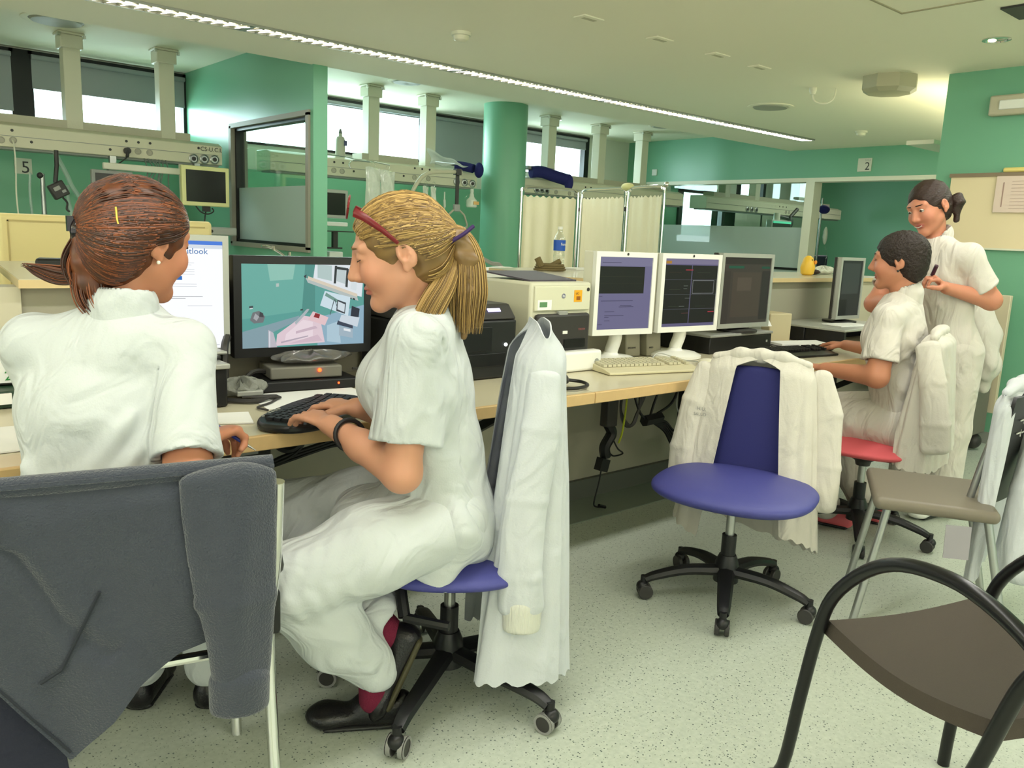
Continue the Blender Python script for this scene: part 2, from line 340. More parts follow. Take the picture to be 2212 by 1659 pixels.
for i, (x, y) in enumerate(((3.48, 3.51), (4.11, 3.52), (4.68, 3.505), (5.17, 3.51))):
    t = thing('ceiling_slot', 'small rectangular slot plate in the ceiling, %s' % ('largest and nearest the camera', 'second of the row from the camera', 'third of the row from the camera', 'smallest and farthest of the row')[i], 'ceiling plate', (x, y, 2.5), group='row of ceiling slot plates')
    MB().box((x, y, 2.496), (.16, .09, .008)).obj('plate', M_ceil, t, bevel=.002); MB().box((x, y, 2.4915), (.10, .03, .002)).obj('slot', mat('slot shade', (190, 186, 160), .7), t)
hk = thing('ceiling_pipe_hook', 'cream cable hook bent under the ceiling', 'hook', (6.1, 3.58, 2.5))
MB().lathe((6.07, 3.62, 2.5), [(0, .03), (-.02, .03), (-.05, .018)], 12).obj('rose', M_cream, hk)
MB().tube(bez([(6.07, 3.62, 2.46), (6.08, 3.60, 2.40), (6.13, 3.54, 2.385), (6.17, 3.50, 2.42), (6.18, 3.49, 2.5)]), .007).obj('bent_conduit', M_cream, hk)
oc = thing('octagonal_box', 'grey cream octagonal box fixed under the ceiling', 'ceiling box', (6.0, 2.98, 2.5))  # plain ceiling box, holds no lamp
pr = [(0, .19), (-.09, .19), (-.115, .15), (-.118, .01)]
MB().lathe((6.0, 2.98, 2.5), pr, 8).obj('housing', mat('grey cream plastic', (176, 172, 144), .5), oc, smooth=10)
ha = MB()
for a in ((3.4, 4.46, 2.185, 2.197), (4.448, 4.46, .9, 2.197)): ha.bx(*a, 2.495, 2.4995)
tag(ha.obj('ceiling_hatch_trim', mat('hatch groove', (168, 160, 132), .6)), 'thin square outline of an access hatch in the ceiling', 'ceiling hatch')
dl = thing('halogen_downlight', 'lit halogen downlight in the ceiling above the standing person', 'ceiling light', (5.31, 2.04, 2.5))
MB().lathe((5.31, 2.04, 2.5), [(0, .075), (-.006, .075), (-.008, .06), (-.002, .055)], 24, caps=False).obj('trim_ring', M_chrome, dl)
MB().lathe((5.31, 2.04, 2.498), [(0, .055), (-.003, .03), (-.004, .001)], 24).obj('reflector', M_chrome, dl)
MB().ell((5.30, 2.06, 2.494), (.022, .022, .008)).obj('bulb', mat('halogen glow', (255, 220, 150), emit=14), dl)
d2 = thing('dark_ceiling_grille', 'dark grille in the ceiling at the top right corner', 'vent', (4.75, 1.70, 2.5)); MB().box((4.78, 1.66, 2.494), (.26, .26, .01)).obj('grille', M_dark, d2)
sp_ = thing('wall_spotlight', 'small bright spotlight at the corner under the ceiling', 'spotlight', (6.9, 2.9, 2.5))
MB().lathe((8.2, 3.42, 2.5), [(0, .045), (-.03, .045), (-.032, .035)], 16).obj('housing', M_cream, sp_); MB().ell((8.2, 3.42, 2.467), (.03, .03, .012)).obj('bulb', mat('spot glow', (255, 250, 235), emit=8), sp_)
# ---------------------------------------------------------------- wall fittings
def wall_sign(loc, n, lab, w=.17, h=.155, face='x'):
    t = thing('number_sign', lab, 'sign', loc)
    x, y, z = loc
    if face == 'x':
        MB().box((x-.006, y, z), (.012, w, h)).obj('plate', mat('sign plate', (214, 212, 196), .5), t)
        text(n, .13, (x-.0135, y-.005, z-.06), (math.pi/2, 0, -math.pi/2), M_dark, t)
        text('U.C.I.', .03, (x-.0135, y-.005, z+.045), (math.pi/2, 0, -math.pi/2), M_grey, t)
    else:
        MB().box((x, y-.006, z), (w, .012, h)).obj('plate', mat('sign plate', (214, 212, 196), .5), t)
        text(n, .15, (x-.02, y-.0135, z-.06), (math.pi/2, 0, 0), M_dark, t)
wall_sign((9.83, 5.07, 2.29), '2', 'square bay sign reading 2 above the glazed end wall')
so = tag(MB().box((9.82, 8.33, 2.29), (.02, .09, .09)).obj('wall_socket', M_whitep, bevel=.004), 'small white socket high on the green end wall', 'socket')
em = thing('emergency_light', 'long emergency lamp on the green wall at the right edge', 'emergency light', (6.1, 2.1, 2.25))
MB().bx(6.07, 6.13, 1.90, 2.325, 2.19, 2.32).obj('housing', mat('pale housing', (190, 184, 160), .5), em, bevel=.012)
MB().bx(6.06, 6.075, 1.93, 2.26, 2.225, 2.285).obj('diffuser', M_whitep, em, bevel=.006)
wb = thing('whiteboard', 'cream whiteboard on the green wall behind the standing person', 'whiteboard', (6.1, 2.1, 1.58))
MB().bx(6.105, 6.125, 1.0, 2.515, 1.325, 1.81).obj('board', mat('cream board', (234, 216, 178), .4), wb)
MB().bx(6.095, 6.13, .99, 2.525, 1.80, 1.825).obj('top_rail', mat('brown grey rail', (140, 122, 100), .5), wb); MB().bx(6.10, 6.13, .99, 2.525, 1.318, 1.33).obj('bottom_rail', M_cream, wb)
pa = tag(MB().bx(6.088, 6.0945, 1.75, 2.216, 1.565, 1.80).obj('pinned_document', mat('pinkish paper', (226, 204, 190), .7)), 'sheet with a table pinned to the cream whiteboard', 'document')
lg = MB()
for k in range(9): lg.bx(6.0865, 6.088, 1.78, 2.12, 1.59+k*.022, 1.5915+k*.022)
lg.bx(6.0865, 6.088, 2.165, 2.172, 1.60, 1.76); lg.obj('ruled_lines', mat('faint ink', (170, 140, 130), .8), pa)
tag(MB().bx(6.09, 6.13, 1.7, 2.19, 1.826, 1.856).obj('folded_chart', mat('yellow card', (236, 214, 130), .6), bevel=.01), 'yellow card lying on top of the whiteboard rail', 'card')

for i, (a, b) in enumerate((((-3.2, 5.2, -3.995, -3.97), 11), ((-3.995, -3.97, -2.8, 5.2), 12))):
    f = struct('window_%d' % b, MB().bx(*a, .5, .56).bx(*a, 2.44, 2.5), M_winf); MB().bx(*a, .56, 2.44).obj('pane', mat('added fill pane', (225, 232, 235), emit=.6), f)  # unseen windows added for fill light, panes made to glow

for lab, a in (('long uplighter trough on the wall behind the camera', (-3.5, 5.5, -3.75, -3.45)), ('long uplighter trough on the side wall left of the camera', (-3.75, -3.45, -2.5, 5.5)), ('uplighter trough on the side of the right wall block', (6.3, 9.7, 2.75, 2.95))):
    z = 1.9 if a[2] < 2.7 else 2.06; MB().bx(*a, z, z+.03).obj('uplighter', M_cream); o = [x for x in C.objects if x.name.startswith('uplighter') and x.type == 'MESH'][-1]; tag(o, lab, 'ceiling uplighter')  # troughs added to carry the ceiling fill lights
# ---------------------------------------------------------------- bed head rails of the bays
M_rail = mat('rail enamel', (216, 212, 186), .42)
M_post = mat('post enamel', (214, 212, 190), .45)
def rail(x0, x1, posts, lab, gas=(), sock=(), dots=(), lb=None):
    t = thing('bed_head_rail', lab, 'medical rail', ((x0+x1)/2, 7.8, 2.745), group='ceiling hung bed head rails')
    b = MB(); b.prism([(x0, 7.66, 1.79), (x0, 7.66, 1.955), (x0, 7.74, 1.985), (x0, 7.97, 1.985), (x0, 7.97, 1.79)], (x1-x0, 0, 0)); b.obj('body', M_rail, t, bevel=.006)
    lb = lb or (x0+.3, x1-.25); MB().bx(*lb, 7.76, 7.96, 1.985, 2.05).obj('light_box', mat('rail lamp housing', (186, 182, 160), .5), t)
    MB().bx(x0+.04, x1-.04, 7.655, 7.662, 1.872, 1.876).bx(x0+.02, x1-.02, 7.70, 7.90, 1.775, 1.79).obj('groove', M_grey, t)
    for i, px in enumerate(posts):
        p = MB().bx(px-.065, px+.065, 7.76, 7.89, 1.985, 2.70).obj('post', M_post, t, bevel=.006)
        MB().bx(px-.10, px+.10, 7.73, 7.92, 2.725, 2.745).bx(px-.085, px+.085, 7.74, 7.91, 2.62, 2.725).obj('ceiling_collar', M_post, p, bevel=.008)
        MB().box((px-.095, 7.735, 2.715), (.02, .02, .03)).box((px+.095, 7.735, 2.715), (.02, .02, .03)).obj('fixing', M_chrome, p)
    for x, z in gas:
        g = MB().lathe((x, 7.66, z), [(0, .042), (.012, .042), (.016, .034), (.010, .030), (.010, .018)], 24, ax=(0, -1, 0)).obj('gas_outlet', M_satin, t)
        MB().lathe((x, 7.648, z), [(0, .018), (.006, .018), (.006, .002)], 16, ax=(0, -1, 0)).obj('valve', M_dark, g)
    for x, z in sock:
        MB().lathe((x, 7.66, z), [(0, .027), (.006, .027), (.007, .022), (.002, .020)], 20, ax=(0, -1, 0)).obj('socket', mat('socket grey', (176, 172, 154), .5), t)
    d = MB()
    for x, z in dots: d.lathe((x, 7.66, z), [(0, .011), (.004, .011), (.004, .001)], 12, ax=(0, -1, 0))
    if dots: d.obj('indicator_holes', M_dark, t)
    return t
r1 = rail(-.9, 2.99, (-.2, 1.80, 2.55), 'bed head rail in the left bay lettered CS-U.C.I.', [(2.728, 1.828), (2.823, 1.832), (2.916, 1.836)], [(2.257, 1.845), (2.352, 1.844), (2.163, 1.842), (1.326, 1.844), (1.244, 1.838)],
     [(2.166, 1.922), (2.263, 1.922), (2.359, 1.924), (2.035, 1.841), (1.453, 1.842), (1.323, 1.918), (2.775, 1.925)])
text('CS-U.C.I.', .052, (2.79, 7.657, 1.905), (math.pi/2, 0, 0), M_dark, r1)
rail(3.45, 5.94, (4.64, 5.36), 'bed head rail in the middle bay behind the infusion bags', [(5.65, 1.838), (5.761, 1.838), (5.874, 1.833)], [(4.122, 1.84), (4.215, 1.838), (5.086, 1.845), (5.267, 1.844)],
     [(4.126, 1.921), (4.225, 1.921), (4.347, 1.849), (5.089, 1.94), (5.185, 1.94), (5.282, 1.94), (4.95, 1.849)], lb=(4.5, 5.2))
rail(6.62, 9.70, (7.18, 8.08, 8.92), 'bed head rail behind the folding curtain screen', [(6.86, 1.835), (7.025, 1.83), (6.94, 1.835)], [(7.421, 1.823), (7.528, 1.824), (7.188, 1.825)], [(7.7, 1.92), (7.8, 1.92), (8.5, 1.92), (8.6, 1.85)])
rail(10.25, 14.2, (10.9, 11.7, 13.2), 'bed head rail in the glazed end room', [(11.30, 1.83), (11.42, 1.83), (11.54, 1.83)], [(12.4, 1.84), (12.5, 1.84)], [(12.2, 1.92), (12.3, 1.92), (12.4, 1.92), (13.1, 1.84), (13.2, 1.84)])
# cables plugged into the left rail
def cord(name, lab, pts, r, m, cat='cable', n=30):
    return tag(MB().tube(bez(pts, n), r, 6).obj(name, m), lab, cat)
cord('white_cable', 'pale cable hanging from a socket at the left end of the CS-U.C.I. rail', [(1.32, 7.64, 1.84), (1.32, 7.6, 1.80), (1.32, 7.58, 1.64), (1.312, 7.58, 1.39), (1.33, 7.58, 1.1)], .006, M_cream)
pl = thing('power_plug', 'black plug and cable in the left rail above the dark bedside screen', 'plug', (2.163, 7.64, 1.842))
MB().cyl((2.163, 7.66, 1.842), (2.163, 7.61, 1.842), .026).cyl((2.163, 7.62, 1.84), (2.155, 7.61, 1.79), .014).obj('plug_body', M_dark, pl)
MB().tube(bez([(2.155, 7.61, 1.79), (2.11, 7.6, 1.75), (2.04, 7.6, 1.70), (1.98, 7.6, 1.66)]), .006, 6).obj('cable', M_dark, pl)
cb = MB(); random.seed(2)
for k in range(7):
    x = 2.30+.03*k; cb.tube(bez([(x, 7.64, 1.79), (x+.02*math.sin(k), 7.56, 1.70), (x-.03+.02*math.cos(k*2), 7.54, 1.56), (x+.04, 7.55, 1.44-.02*k), (x+.02, 7.56, 1.30)]), .0055, 5)
tag(cb.obj('sensor_cables', mat('cable grey', (112, 118, 112), .5)), 'bundle of grey patient sensor cables hanging under the left rail', 'cables')
def bedmon(x0, x1, z0, z1, y, fr, lab, mat_f=None):
    t = thing('bedside_monitor', lab, 'monitor', ((x0+x1)/2, y, z0), group='bedside screens under the rails')
    mf = fr
    MB().bx(x0, x1, y, y+.05, z0, z1).obj('housing', mf, t, bevel=.008)
    b = (x1-x0)*.085
    MB().bx(x0+b, x1-b, y-.003, y+.01, z0+b, z1-b).obj('screen', mat('dark screen', (26, 26, 24), .25), t)
    MB().bx((x0+x1)/2+.04, (x0+x1)/2+.09, y+.05, y+.10, (z0+z1)/2-.02, (z0+z1)/2+.03).bx((x0+x1)/2+.04, (x0+x1)/2+.09, y+.10, 7.70, (z0+z1)/2-.02, (z0+z1)/2+.03).bx((x0+x1)/2+.04, (x0+x1)/2+.09, 7.66, 7.70, (z0+z1)/2, 1.79).obj('mount', M_satin, t)
    return t
M_ybez = mat('pale yellow bezel', (226, 224, 160), .45)
bedmon(2.49, 2.90, 1.41, 1.745, 7.28, M_ybez, 'pale framed bedside monitor hanging under the right end of the left rail')
bedmon(1.83, 2.15, 1.43, 1.66, 7.45, M_grey, 'dark bedside screen partly behind the brown haired person')
bedmon(3.75, 4.13, 1.365, 1.64, 7.38, M_silver, 'dark bedside screen just right of the partition edge')
bm_ = tag(MB().bx(1.94, 2.60, 7.52, 7.56, 1.67, 1.725).obj('equipment_bar', M_cream, bevel=.008), 'cream horizontal bar under the left rail', 'equipment bar')
sh = thing('equipment_shelf', 'grey equipment shelf with dark socket panel below the pale bedside monitor', 'shelf', (2.7, 7.3, 1.16))
MB().bx(2.45, 2.95, 7.25, 7.78, 1.165, 1.235).obj('shelf_body', M_silver, sh, bevel=.01); MB().bx(2.55, 2.70, 7.243, 7.26, 1.175, 1.225).obj('socket_panel', M_dark, sh, bevel=.004)
MB().cyl((2.72, 7.25, 1.20), (2.72, 7.24, 1.20), .014).cyl((2.49, 7.25, 1.205), (2.49, 7.24, 1.205), .008).cyl((2.515, 7.25, 1.205), (2.515, 7.24, 1.205), .008).obj('connectors', M_dark, sh)
MB().cyl((2.640, 7.72, 1.235), (2.630, 7.72, 1.79), .016).obj('support_pole', M_cream, sh)
MB().tube(bez([(2.70, 7.36, 1.235), (2.705, 7.35, 1.32), (2.71, 7.33, 1.385)]), .006, 6).tube(bez([(2.62, 7.33, 1.41), (2.66, 7.32, 1.36), (2.72, 7.32, 1.345), (2.77, 7.32, 1.37), (2.76, 7.33, 1.40)]), .006, 6).box((2.71, 7.33, 1.39), (.06, .04, .05)).obj('cable_block', M_dark, sh)
# left bay small equipment
wall_sign((1.605, 8.88, 1.71), '5', 'square bay sign reading 5 on the teal wall', .14, .14, 'y')
po = thing('drip_pole', 'thin metal pole standing in the left bay', 'pole', (1.504, 7.55, 0))
MB().cyl((1.504, 7.6, 0), (1.504, 7.6, 1.60), .018).obj('pole', M_satin, po); MB().ell((1.49, 7.6, 1.585), .026).obj('knob', M_dark, po)
pb_ = thing('wall_pump', 'black pump box hanging on a strap in the left bay', 'pump', (1.57, 7.4, 1.47))
MB().box((1.572, 7.4, 1.475), (.12, .06, .12), rot=Matrix.Rotation(-.5, 3, 'Y')).obj('housing', M_dark, pb_, bevel=.01)
MB().box((1.555, 7.365, 1.485), (.05, .01, .03), rot=Matrix.Rotation(-.5, 3, 'Y')).box((1.605, 7.365, 1.468), (.03, .01, .02), rot=Matrix.Rotation(-.5, 3, 'Y')).obj('display', M_grey, pb_)
MB().tube([(1.575, 7.42, 1.78), (1.573, 7.42, 1.66), (1.555, 7.41, 1.53)], .016, 6).obj('strap', M_dark, pb_)
MB().tube(bez([(1.60, 7.4, 1.42), (1.63, 7.4, 1.38), (1.625, 7.4, 1.33), (1.645, 7.4, 1.31)]), .008, 6).obj('hose', M_dark, pb_)
tb = MB()
tb.tube(bez([(1.58, 7.5, 1.77), (1.66, 7.5, 1.60), (1.70, 7.5, 1.50), (1.83, 7.5, 1.30)]), .018, 6).tube(bez([(1.66, 7.5, 1.52), (1.66, 7.5, 1.4), (1.70, 7.5, 1.2)]), .016, 6).tube(bez([(1.42, 7.6, 1.6), (1.41, 7.6, 1.45), (1.42, 7.6, 1.2)]), .010, 6)
tag(tb.obj('breathing_tubes', mat('translucent tube', (186, 206, 196), .3, alpha=.45)), 'translucent corrugated breathing tubes in the left bay', 'tubes')
# middle bay equipment
bo = thing('gel_bottle', 'pale plastic bottle with nozzle standing on the middle bed rail', 'bottle', (4.27, 7.8, 1.985))
MB().lathe((4.27, 7.8, 1.985), [(0, .045), (.01, .05), (.17, .05), (.2, .038), (.21, .018), (.235, .018)], 24).obj('body', mat('bottle plastic', (196, 194, 178), .4), bo)
MB().lathe((4.27, 7.8, 2.22), [(0, .02), (.02, .016), (.045, .008)], 16).obj('nozzle', mat('nozzle grey', (120, 120, 116), .5), bo)
MB().bx(4.285, 4.319, 7.748, 7.752, 2.10, 2.15).obj('label', mat('blue grey print', (80, 82, 120), .5), bo)
hb = thing('drip_hook_bar', 'chrome hook bar carrying the infusion bags', 'hook', (4.35, 7.4, 1.93))
MB().tube(bez([(4.0, 7.6, 1.985), (4.15, 7.5, 1.97), (4.25, 7.42, 1.95), (4.34, 7.32, 1.935), (4.55, 7.3, 1.915)]), .006, 8).tube(bez([(4.18, 7.42, 1.86), (4.16, 7.42, 1.89), (4.2, 7.41, 1.935), (4.32, 7.3, 1.925)]), .007, 8).tube([(4.34, 7.66, 1.95), (4.34, 7.3, 1.93)], .008, 8).obj('hook_rod', M_chrome, hb)
M_bag = mat('wet clear pouch', (236, 238, 224), .12, alpha=.80, bump=1.0, bscale=26, coat=1)
def bag(x0, x1, z0, z1, y, lab):
    t = thing('infusion_bag', lab, 'infusion bag', ((x0+x1)/2, y, z1), group='clear infusion bags in the middle bay')
    def f(s, back):
        def g(u, v):
            e = (math.sin(math.pi*u)*math.sin(math.pi*min(1, v*1.02)))**.45 if 0 < u < 1 and 0 < v < 1 else 0
            return (x0+(x1-x0)*u, y + s*(.028*e) + .006*math.sin(9*u+7*v), z0+(z1-z0)*v + .008*math.sin(6*u))
        return g
    m = MB(); m.sheet(f(1, 0), 14, 18); m.sheet(f(-1, 1), 14, 18); m.obj('pouch', M_bag, t)
    MB().box(((x0+x1)/2, y, z1-.01), ((x1-x0)*.6, .012, .018)).tube(bez([((x0+x1)/2, y, z1-.01), ((x0+x1)/2+.02, y, z1+.03), ((x0+x1)/2, y, z1+.055), ((x0+x1)/2-.02, y, z1+.03)]), .004, 6).obj('hanger', M_clear, t)
    MB().cyl(((x0+x1)/2, y, z0), ((x0+x1)/2, y, z0-.05), .01).obj('port', M_clear, t)
bag(4.27, 4.44, 1.44, 1.875, 7.29, 'large clear infusion bag hanging left of its twin behind the blond head')
bag(4.45, 4.62, 1.44, 1.86, 7.31, 'large clear infusion bag hanging right of its twin behind the blond head')
bag(4.99, 5.06, 1.40, 1.74, 7.35, 'narrow clear pouch hanging under the middle rail, left one')
bag(5.09, 5.16, 1.40, 1.74, 7.35, 'narrow clear pouch hanging under the middle rail, right one')
dr = thing('drip_line', 'thin drip chamber and line above the infusion pump', 'drip line', (5.27, 7.35, 1.72))
MB().cyl((5.27, 7.35, 1.70), (5.27, 7.35, 1.62), .008).cyl((5.27, 7.35, 1.62), (5.275, 7.35, 1.54), .014).cyl((5.275, 7.35, 1.54), (5.27, 7.35, 1.47), .006).obj('chamber', M_bag, dr)
lp = thing('patient_lifting_pole', 'bent bed lifting pole with strap and triangular grab handle', 'lifting pole', (4.5, 6.9, 0))
MB().tube(bez([(4.0, 6.9, 0), (4.16, 6.9, .5), (4.40, 6.9, 1.30), (4.548, 6.9, 1.624), (4.636, 6.9, 1.762), (4.72, 6.9, 1.83), (4.85, 6.9, 1.86), (5.15, 6.9, 1.885)], 50), .02, 10).obj('pole', mat('cream steel', (190, 186, 160), .35), lp)
MB().box((5.10, 6.9, 1.88), (.06, .06, .06)).bx(5.082, 5.122, 6.895, 6.905, 1.54, 1.87).obj('strap', M_dark, lp)
MB().box((5.10, 6.9, 1.525), (.07, .03, .07)).obj('buckle', M_grey, lp, bevel=.005)
MB().tube([(5.06, 6.9, 1.50), (5.0, 6.9, 1.45), (4.96, 6.9, 1.36), (4.96, 6.9, 1.335), (5.0, 6.9, 1.325), (5.2, 6.9, 1.325), (5.24, 6.9, 1.34), (5.24, 6.9, 1.37), (5.2, 6.9, 1.46), (5.13, 6.9, 1.51), (5.06, 6.9, 1.50)], .010, 8, caps=False).obj('grab_handle', mat('handle grey', (172, 166, 148), .5), lp)
ip = thing('infusion_pump', 'stacked infusion pumps with two lit displays in the middle bay', 'infusion pump', (5.2, 7.3, 1.2))
MB().bx(5.08, 5.33, 7.28, 7.42, 1.27, 1.42).bx(5.08, 5.33, 7.28, 7.42, 1.10, 1.262).obj('housing', mat('pump plastic', (178, 186, 170), .4), ip, bevel=.01)
for zz in (1.375, 1.232):
    MB().bx(5.12, 5.21, 7.272, 7.285, zz-.03, zz+.025).obj('display_frame', M_dark, ip); MB().bx(5.132, 5.195, 7.268, 7.28, zz-.016, zz+.018).obj('lit_display', mat('lit display', (200, 216, 255), emit=1.6), ip)
    MB().bx(5.24, 5.32, 7.272, 7.285, zz-.025, zz+.012).obj('key_panel', mat('pump green', (40, 130, 90), .5), ip)
MB().tube(bez([(5.11, 7.34, 1.42), (5.14, 7.34, 1.46), (5.21, 7.34, 1.475), (5.28, 7.34, 1.45), (5.30, 7.34, 1.42)]), .012, 8).obj('carry_handle', M_grey, ip)
MB().cyl((5.2, 7.44, 0), (5.2, 7.44, 1.7), .014).obj('stand_pole', M_satin, ip)
db = thing('drainage_bottle', 'clear suction bottle with orange label hanging by the column', 'bottle', (5.69, 7.4, 1.6))
MB().lathe((5.69, 7.42, 1.56), [(0, .055), (.01, .062), (.08, .06), (.11, .03), (.16, .018), (.17, .022), (.20, .02)], 20).obj('body', M_bag, db); MB().bx(5.67, 5.74, 7.35, 7.36, 1.59, 1.625).obj('label', mat('orange print', (226, 176, 110), .6), db)
MB().tube(bez([(5.69, 7.42, 1.75), (5.70, 7.45, 1.8), (5.80, 7.67, 1.83)]), .008, 6).tube(bez([(5.63, 7.42, 1.60), (5.60, 7.42, 1.62), (5.61, 7.42, 1.67), (5.66, 7.42, 1.70)]), .004, 6).obj('hose', M_clear, db)
sl = thing('blue_cuff_roll', 'dark blue rolled cuff on the middle rail beside the column', 'rolled cuff', (5.8, 7.7, 2.0))
MB().tube(bez([(5.66, 7.72, 2.02), (5.74, 7.66, 2.015), (5.80, 7.55, 1.99)]), .05, 14).ell((5.84, 7.5, 1.975), (.05, .06, .085)).obj('roll', mat('navy fabric', (28, 30, 96), .8, bump=.5, bscale=30), sl)
def plas(u, v): return (5.28+.45*u+.03*math.sin(5*v), 7.60+.08*math.sin(4*u+2), 2.0+.17*(1-u)*v*(1-.4*u)+.012*math.sin(14*u))
tag(MB().sheet(plas, 20, 10).obj('plastic_wrapper', mat('thin film', (220, 226, 220), .25, alpha=.5, bump=.4, bscale=20), solid=.002), 'crumpled translucent plastic wrapper on the middle rail', 'wrapper')
s2 = thing('blue_cuff_roll', 'pair of dark blue rolled cuffs above the folding curtain screen', 'rolled cuff', (6.9, 7.6, 2.0))
MB().tube(bez([(6.72, 7.62, 2.03), (6.85, 7.58, 2.04), (7.0, 7.5, 2.0), (7.12, 7.4, 1.96)]), .07, 14).ell((7.13, 7.38, 1.93), (.06, .05, .10)).obj('roll', mat('navy fabric', (28, 30, 96), .8), s2)
MB().bx(6.66, 7.1, 7.6, 7.72, 2.06, 2.10).obj('strap_band', M_grey, s2, bevel=.01)
tr_ = thing('bedside_trolley', 'bedside equipment trolley seen right of the partition edge', 'trolley', (4.0, 7.4, 0))
MB().bx(3.7, 4.13, 7.38, 7.8, 1.29, 1.33).bx(3.95, 4.1, 7.42, 7.7, .86, 1.04).bx(3.95, 4.1, 7.42, 7.7, 0, .82).obj('cabinet', M_whitep, tr_, bevel=.008)
MB().bx(3.98, 4.03, 7.4, 7.44, 1.08, 1.24).bx(3.92, 4.08, 7.4, 7.5, 1.07, 1.085).obj('bracket', M_dark, tr_); MB().bx(3.7, 4.2, 7.38, 7.42, 1.235, 1.245).obj('crossbar', M_dark, tr_)
# beds
M_sheet = mat('white bed linen', (236, 236, 230), .85, bump=.3, bscale=14)
bd = thing('hospital_bed', 'hospital bed with cream footboard behind the left shelf', 'bed', (.95, 5.2, 0))
M_fb = mat('cream bed board', (240, 222, 160), .42)
MB().bx(.66, 1.62, 4.30, 4.345, .62, 1.28).obj('footboard', M_fb, bd, bevel=.02, bseg=4)
m = MB()
for a in ((.70, 1.58, 1.245, 1.252), (.70, 1.58, .66, .667)): m.bx(a[0], a[1], 4.296, 4.302, a[2], a[3])
m.bx(.70, .706, 4.296, 4.302, .66, 1.25); m.obj('moulded_groove', mat('groove ochre', (196, 176, 118), .5), bd)
MB().bx(.70, 1.58, 4.36, 6.4, .55, .72).obj('mattress', M_sheet, bd, bevel=.03); MB().bx(.68, 1.60, 4.35, 6.45, .42, .54).obj('frame', M_cream, bd)
for x in (.74, 1.54):
    for y in (4.45, 6.3): MB().cyl((x, y, 0), (x, y, .45), .03).obj('leg', M_grey, bd)
b2 = thing('hospital_bed', 'hospital bed with white linen and grey side rail behind the printers', 'bed', (3.6, 4.9, 0))
MB().bx(3.0, 3.9, 3.95, 6.0, .42, .56).obj('frame', M_cream, b2); MB().bx(3.02, 3.88, 3.95, 6.0, .56, .74).obj('mattress', M_sheet, b2, bevel=.03)
MB().sheet(lambda u, v: (3.05+.8*u, 3.98+.95*v, .78+.26*math.sin(math.pi*min(1, v*1.0+.12))+.012*math.sin(15*u+9*v)), 24, 20).obj('raised_blanket', M_sheet, b2, solid=.03)
MB().ell((3.62, 4.42, 1.0), (.20, .28, .055)).obj('pillow', M_creamp, b2)
MB().tube(bez([(3.56, 4.6, .6), (3.564, 4.6, 1.053), (3.578, 4.6, 1.095), (3.631, 4.6, 1.108), (3.72, 4.6, 1.075), (3.826, 4.6, 1.03), (3.85, 4.6, .7)], 40), .014, 8).obj('side_rail', M_grey, b2)
for x in (3.06, 3.84):
    for y in (4.1, 5.9): MB().cyl((x, y, 0), (x, y, .44), .03).obj('leg', M_grey, b2)
# wash basin tap on the partition
tp = thing('hose_tap', 'chrome hand shower hose below the partition window', 'tap', (2.55, 5.6, 1.0))
MB().tube(bez([(2.453, 5.6, 1.128), (2.50, 5.6, 1.125), (2.56, 5.6, 1.10), (2.63, 5.6, 1.05), (2.66, 5.6, .95)]), .008, 8).tube([(2.538, 5.6, 1.13), (2.538, 5.6, 1.10)], .012, 8).tube([(2.66, 5.6, 1.09), (2.66, 5.6, .9)], .012, 8).obj('hose', M_chrome, tp)
MB().bx(2.35, 2.95, 5.5, 5.75, .75, .95).obj('basin', M_whitep, tp, bevel=.03)
MB().cyl((2.65, 5.62, 0), (2.65, 5.62, .75), .09).obj('pedestal', M_whitep, tp)
# folding curtain screen
M_curt = mat('ivory curtain', (240, 236, 206), .85, bump=.15, bscale=50, sss=0)
fs = thing('folding_screen', 'three panel folding screen with ivory curtains on chrome tube', 'screen', (5.0, 4.8, 0))
P4 = [(4.569, 5.315), (5.062, 5.087), (4.92, 4.433), (4.786, 3.939)]
for k in range(3):
    a, b = Vector((*P4[k], 0)), Vector((*P4[k+1], 0)); d = (b-a).normalized(); a2 = a+d*.02; b2_ = b-d*.02
    fr = MB().tube(bez([a2+V(0, 0, .08), a2+V(0, 0, 1.0), a2+V(0, 0, 1.60), a2+V(0, 0, 1.655)+d*.02, a2+V(0, 0, 1.675)+d*.07, (a2+b2_)/2+V(0, 0, 1.677), b2_+V(0, 0, 1.675)-d*.07, b2_+V(0, 0, 1.655)-d*.02, b2_+V(0, 0, 1.60), b2_+V(0, 0, 1.0), b2_+V(0, 0, .08)], 60), .012, 8).tube([a2+V(0, 0, .2), b2_+V(0, 0, .2)], .008, 8).obj('frame', M_chrome, fs)
    nrm = Vector((-d.y, d.x, 0)); L = (b2_-a2).length
    def cur(u, v, a=a2, d=d, L=L, n=nrm): return a + d*(.02+(L-.04)*u) + n*(.012*math.sin(u*L*52+.8*math.sin(u*9))*(.35+.65*(1-v)) + .006*math.sin(u*L*23)) + V(0, 0, .22+(1.605-.22)*v + (.008*math.sin(u*L*110) if v > .99 else 0))
    MB().sheet(cur, 90, 10).obj('curtain', M_curt, fs, smooth=60, solid=.003)
    if k < 2: MB().cyl((*P4[k+1], 1.50), (*P4[k+1], 1.53), .019).obj('hinge_clamp', M_dark, fs)
for p in P4: MB().ell((p[0], p[1], .04), .03).obj('castor', M_dark, fs)
MB().ell((4.786, 3.939, 1.685), .02).obj('end_cap', M_chrome, fs); MB().ell((4.92, 4.433, 1.685), (.04, .06, .03)).obj('joint_cap', M_ybez, fs)
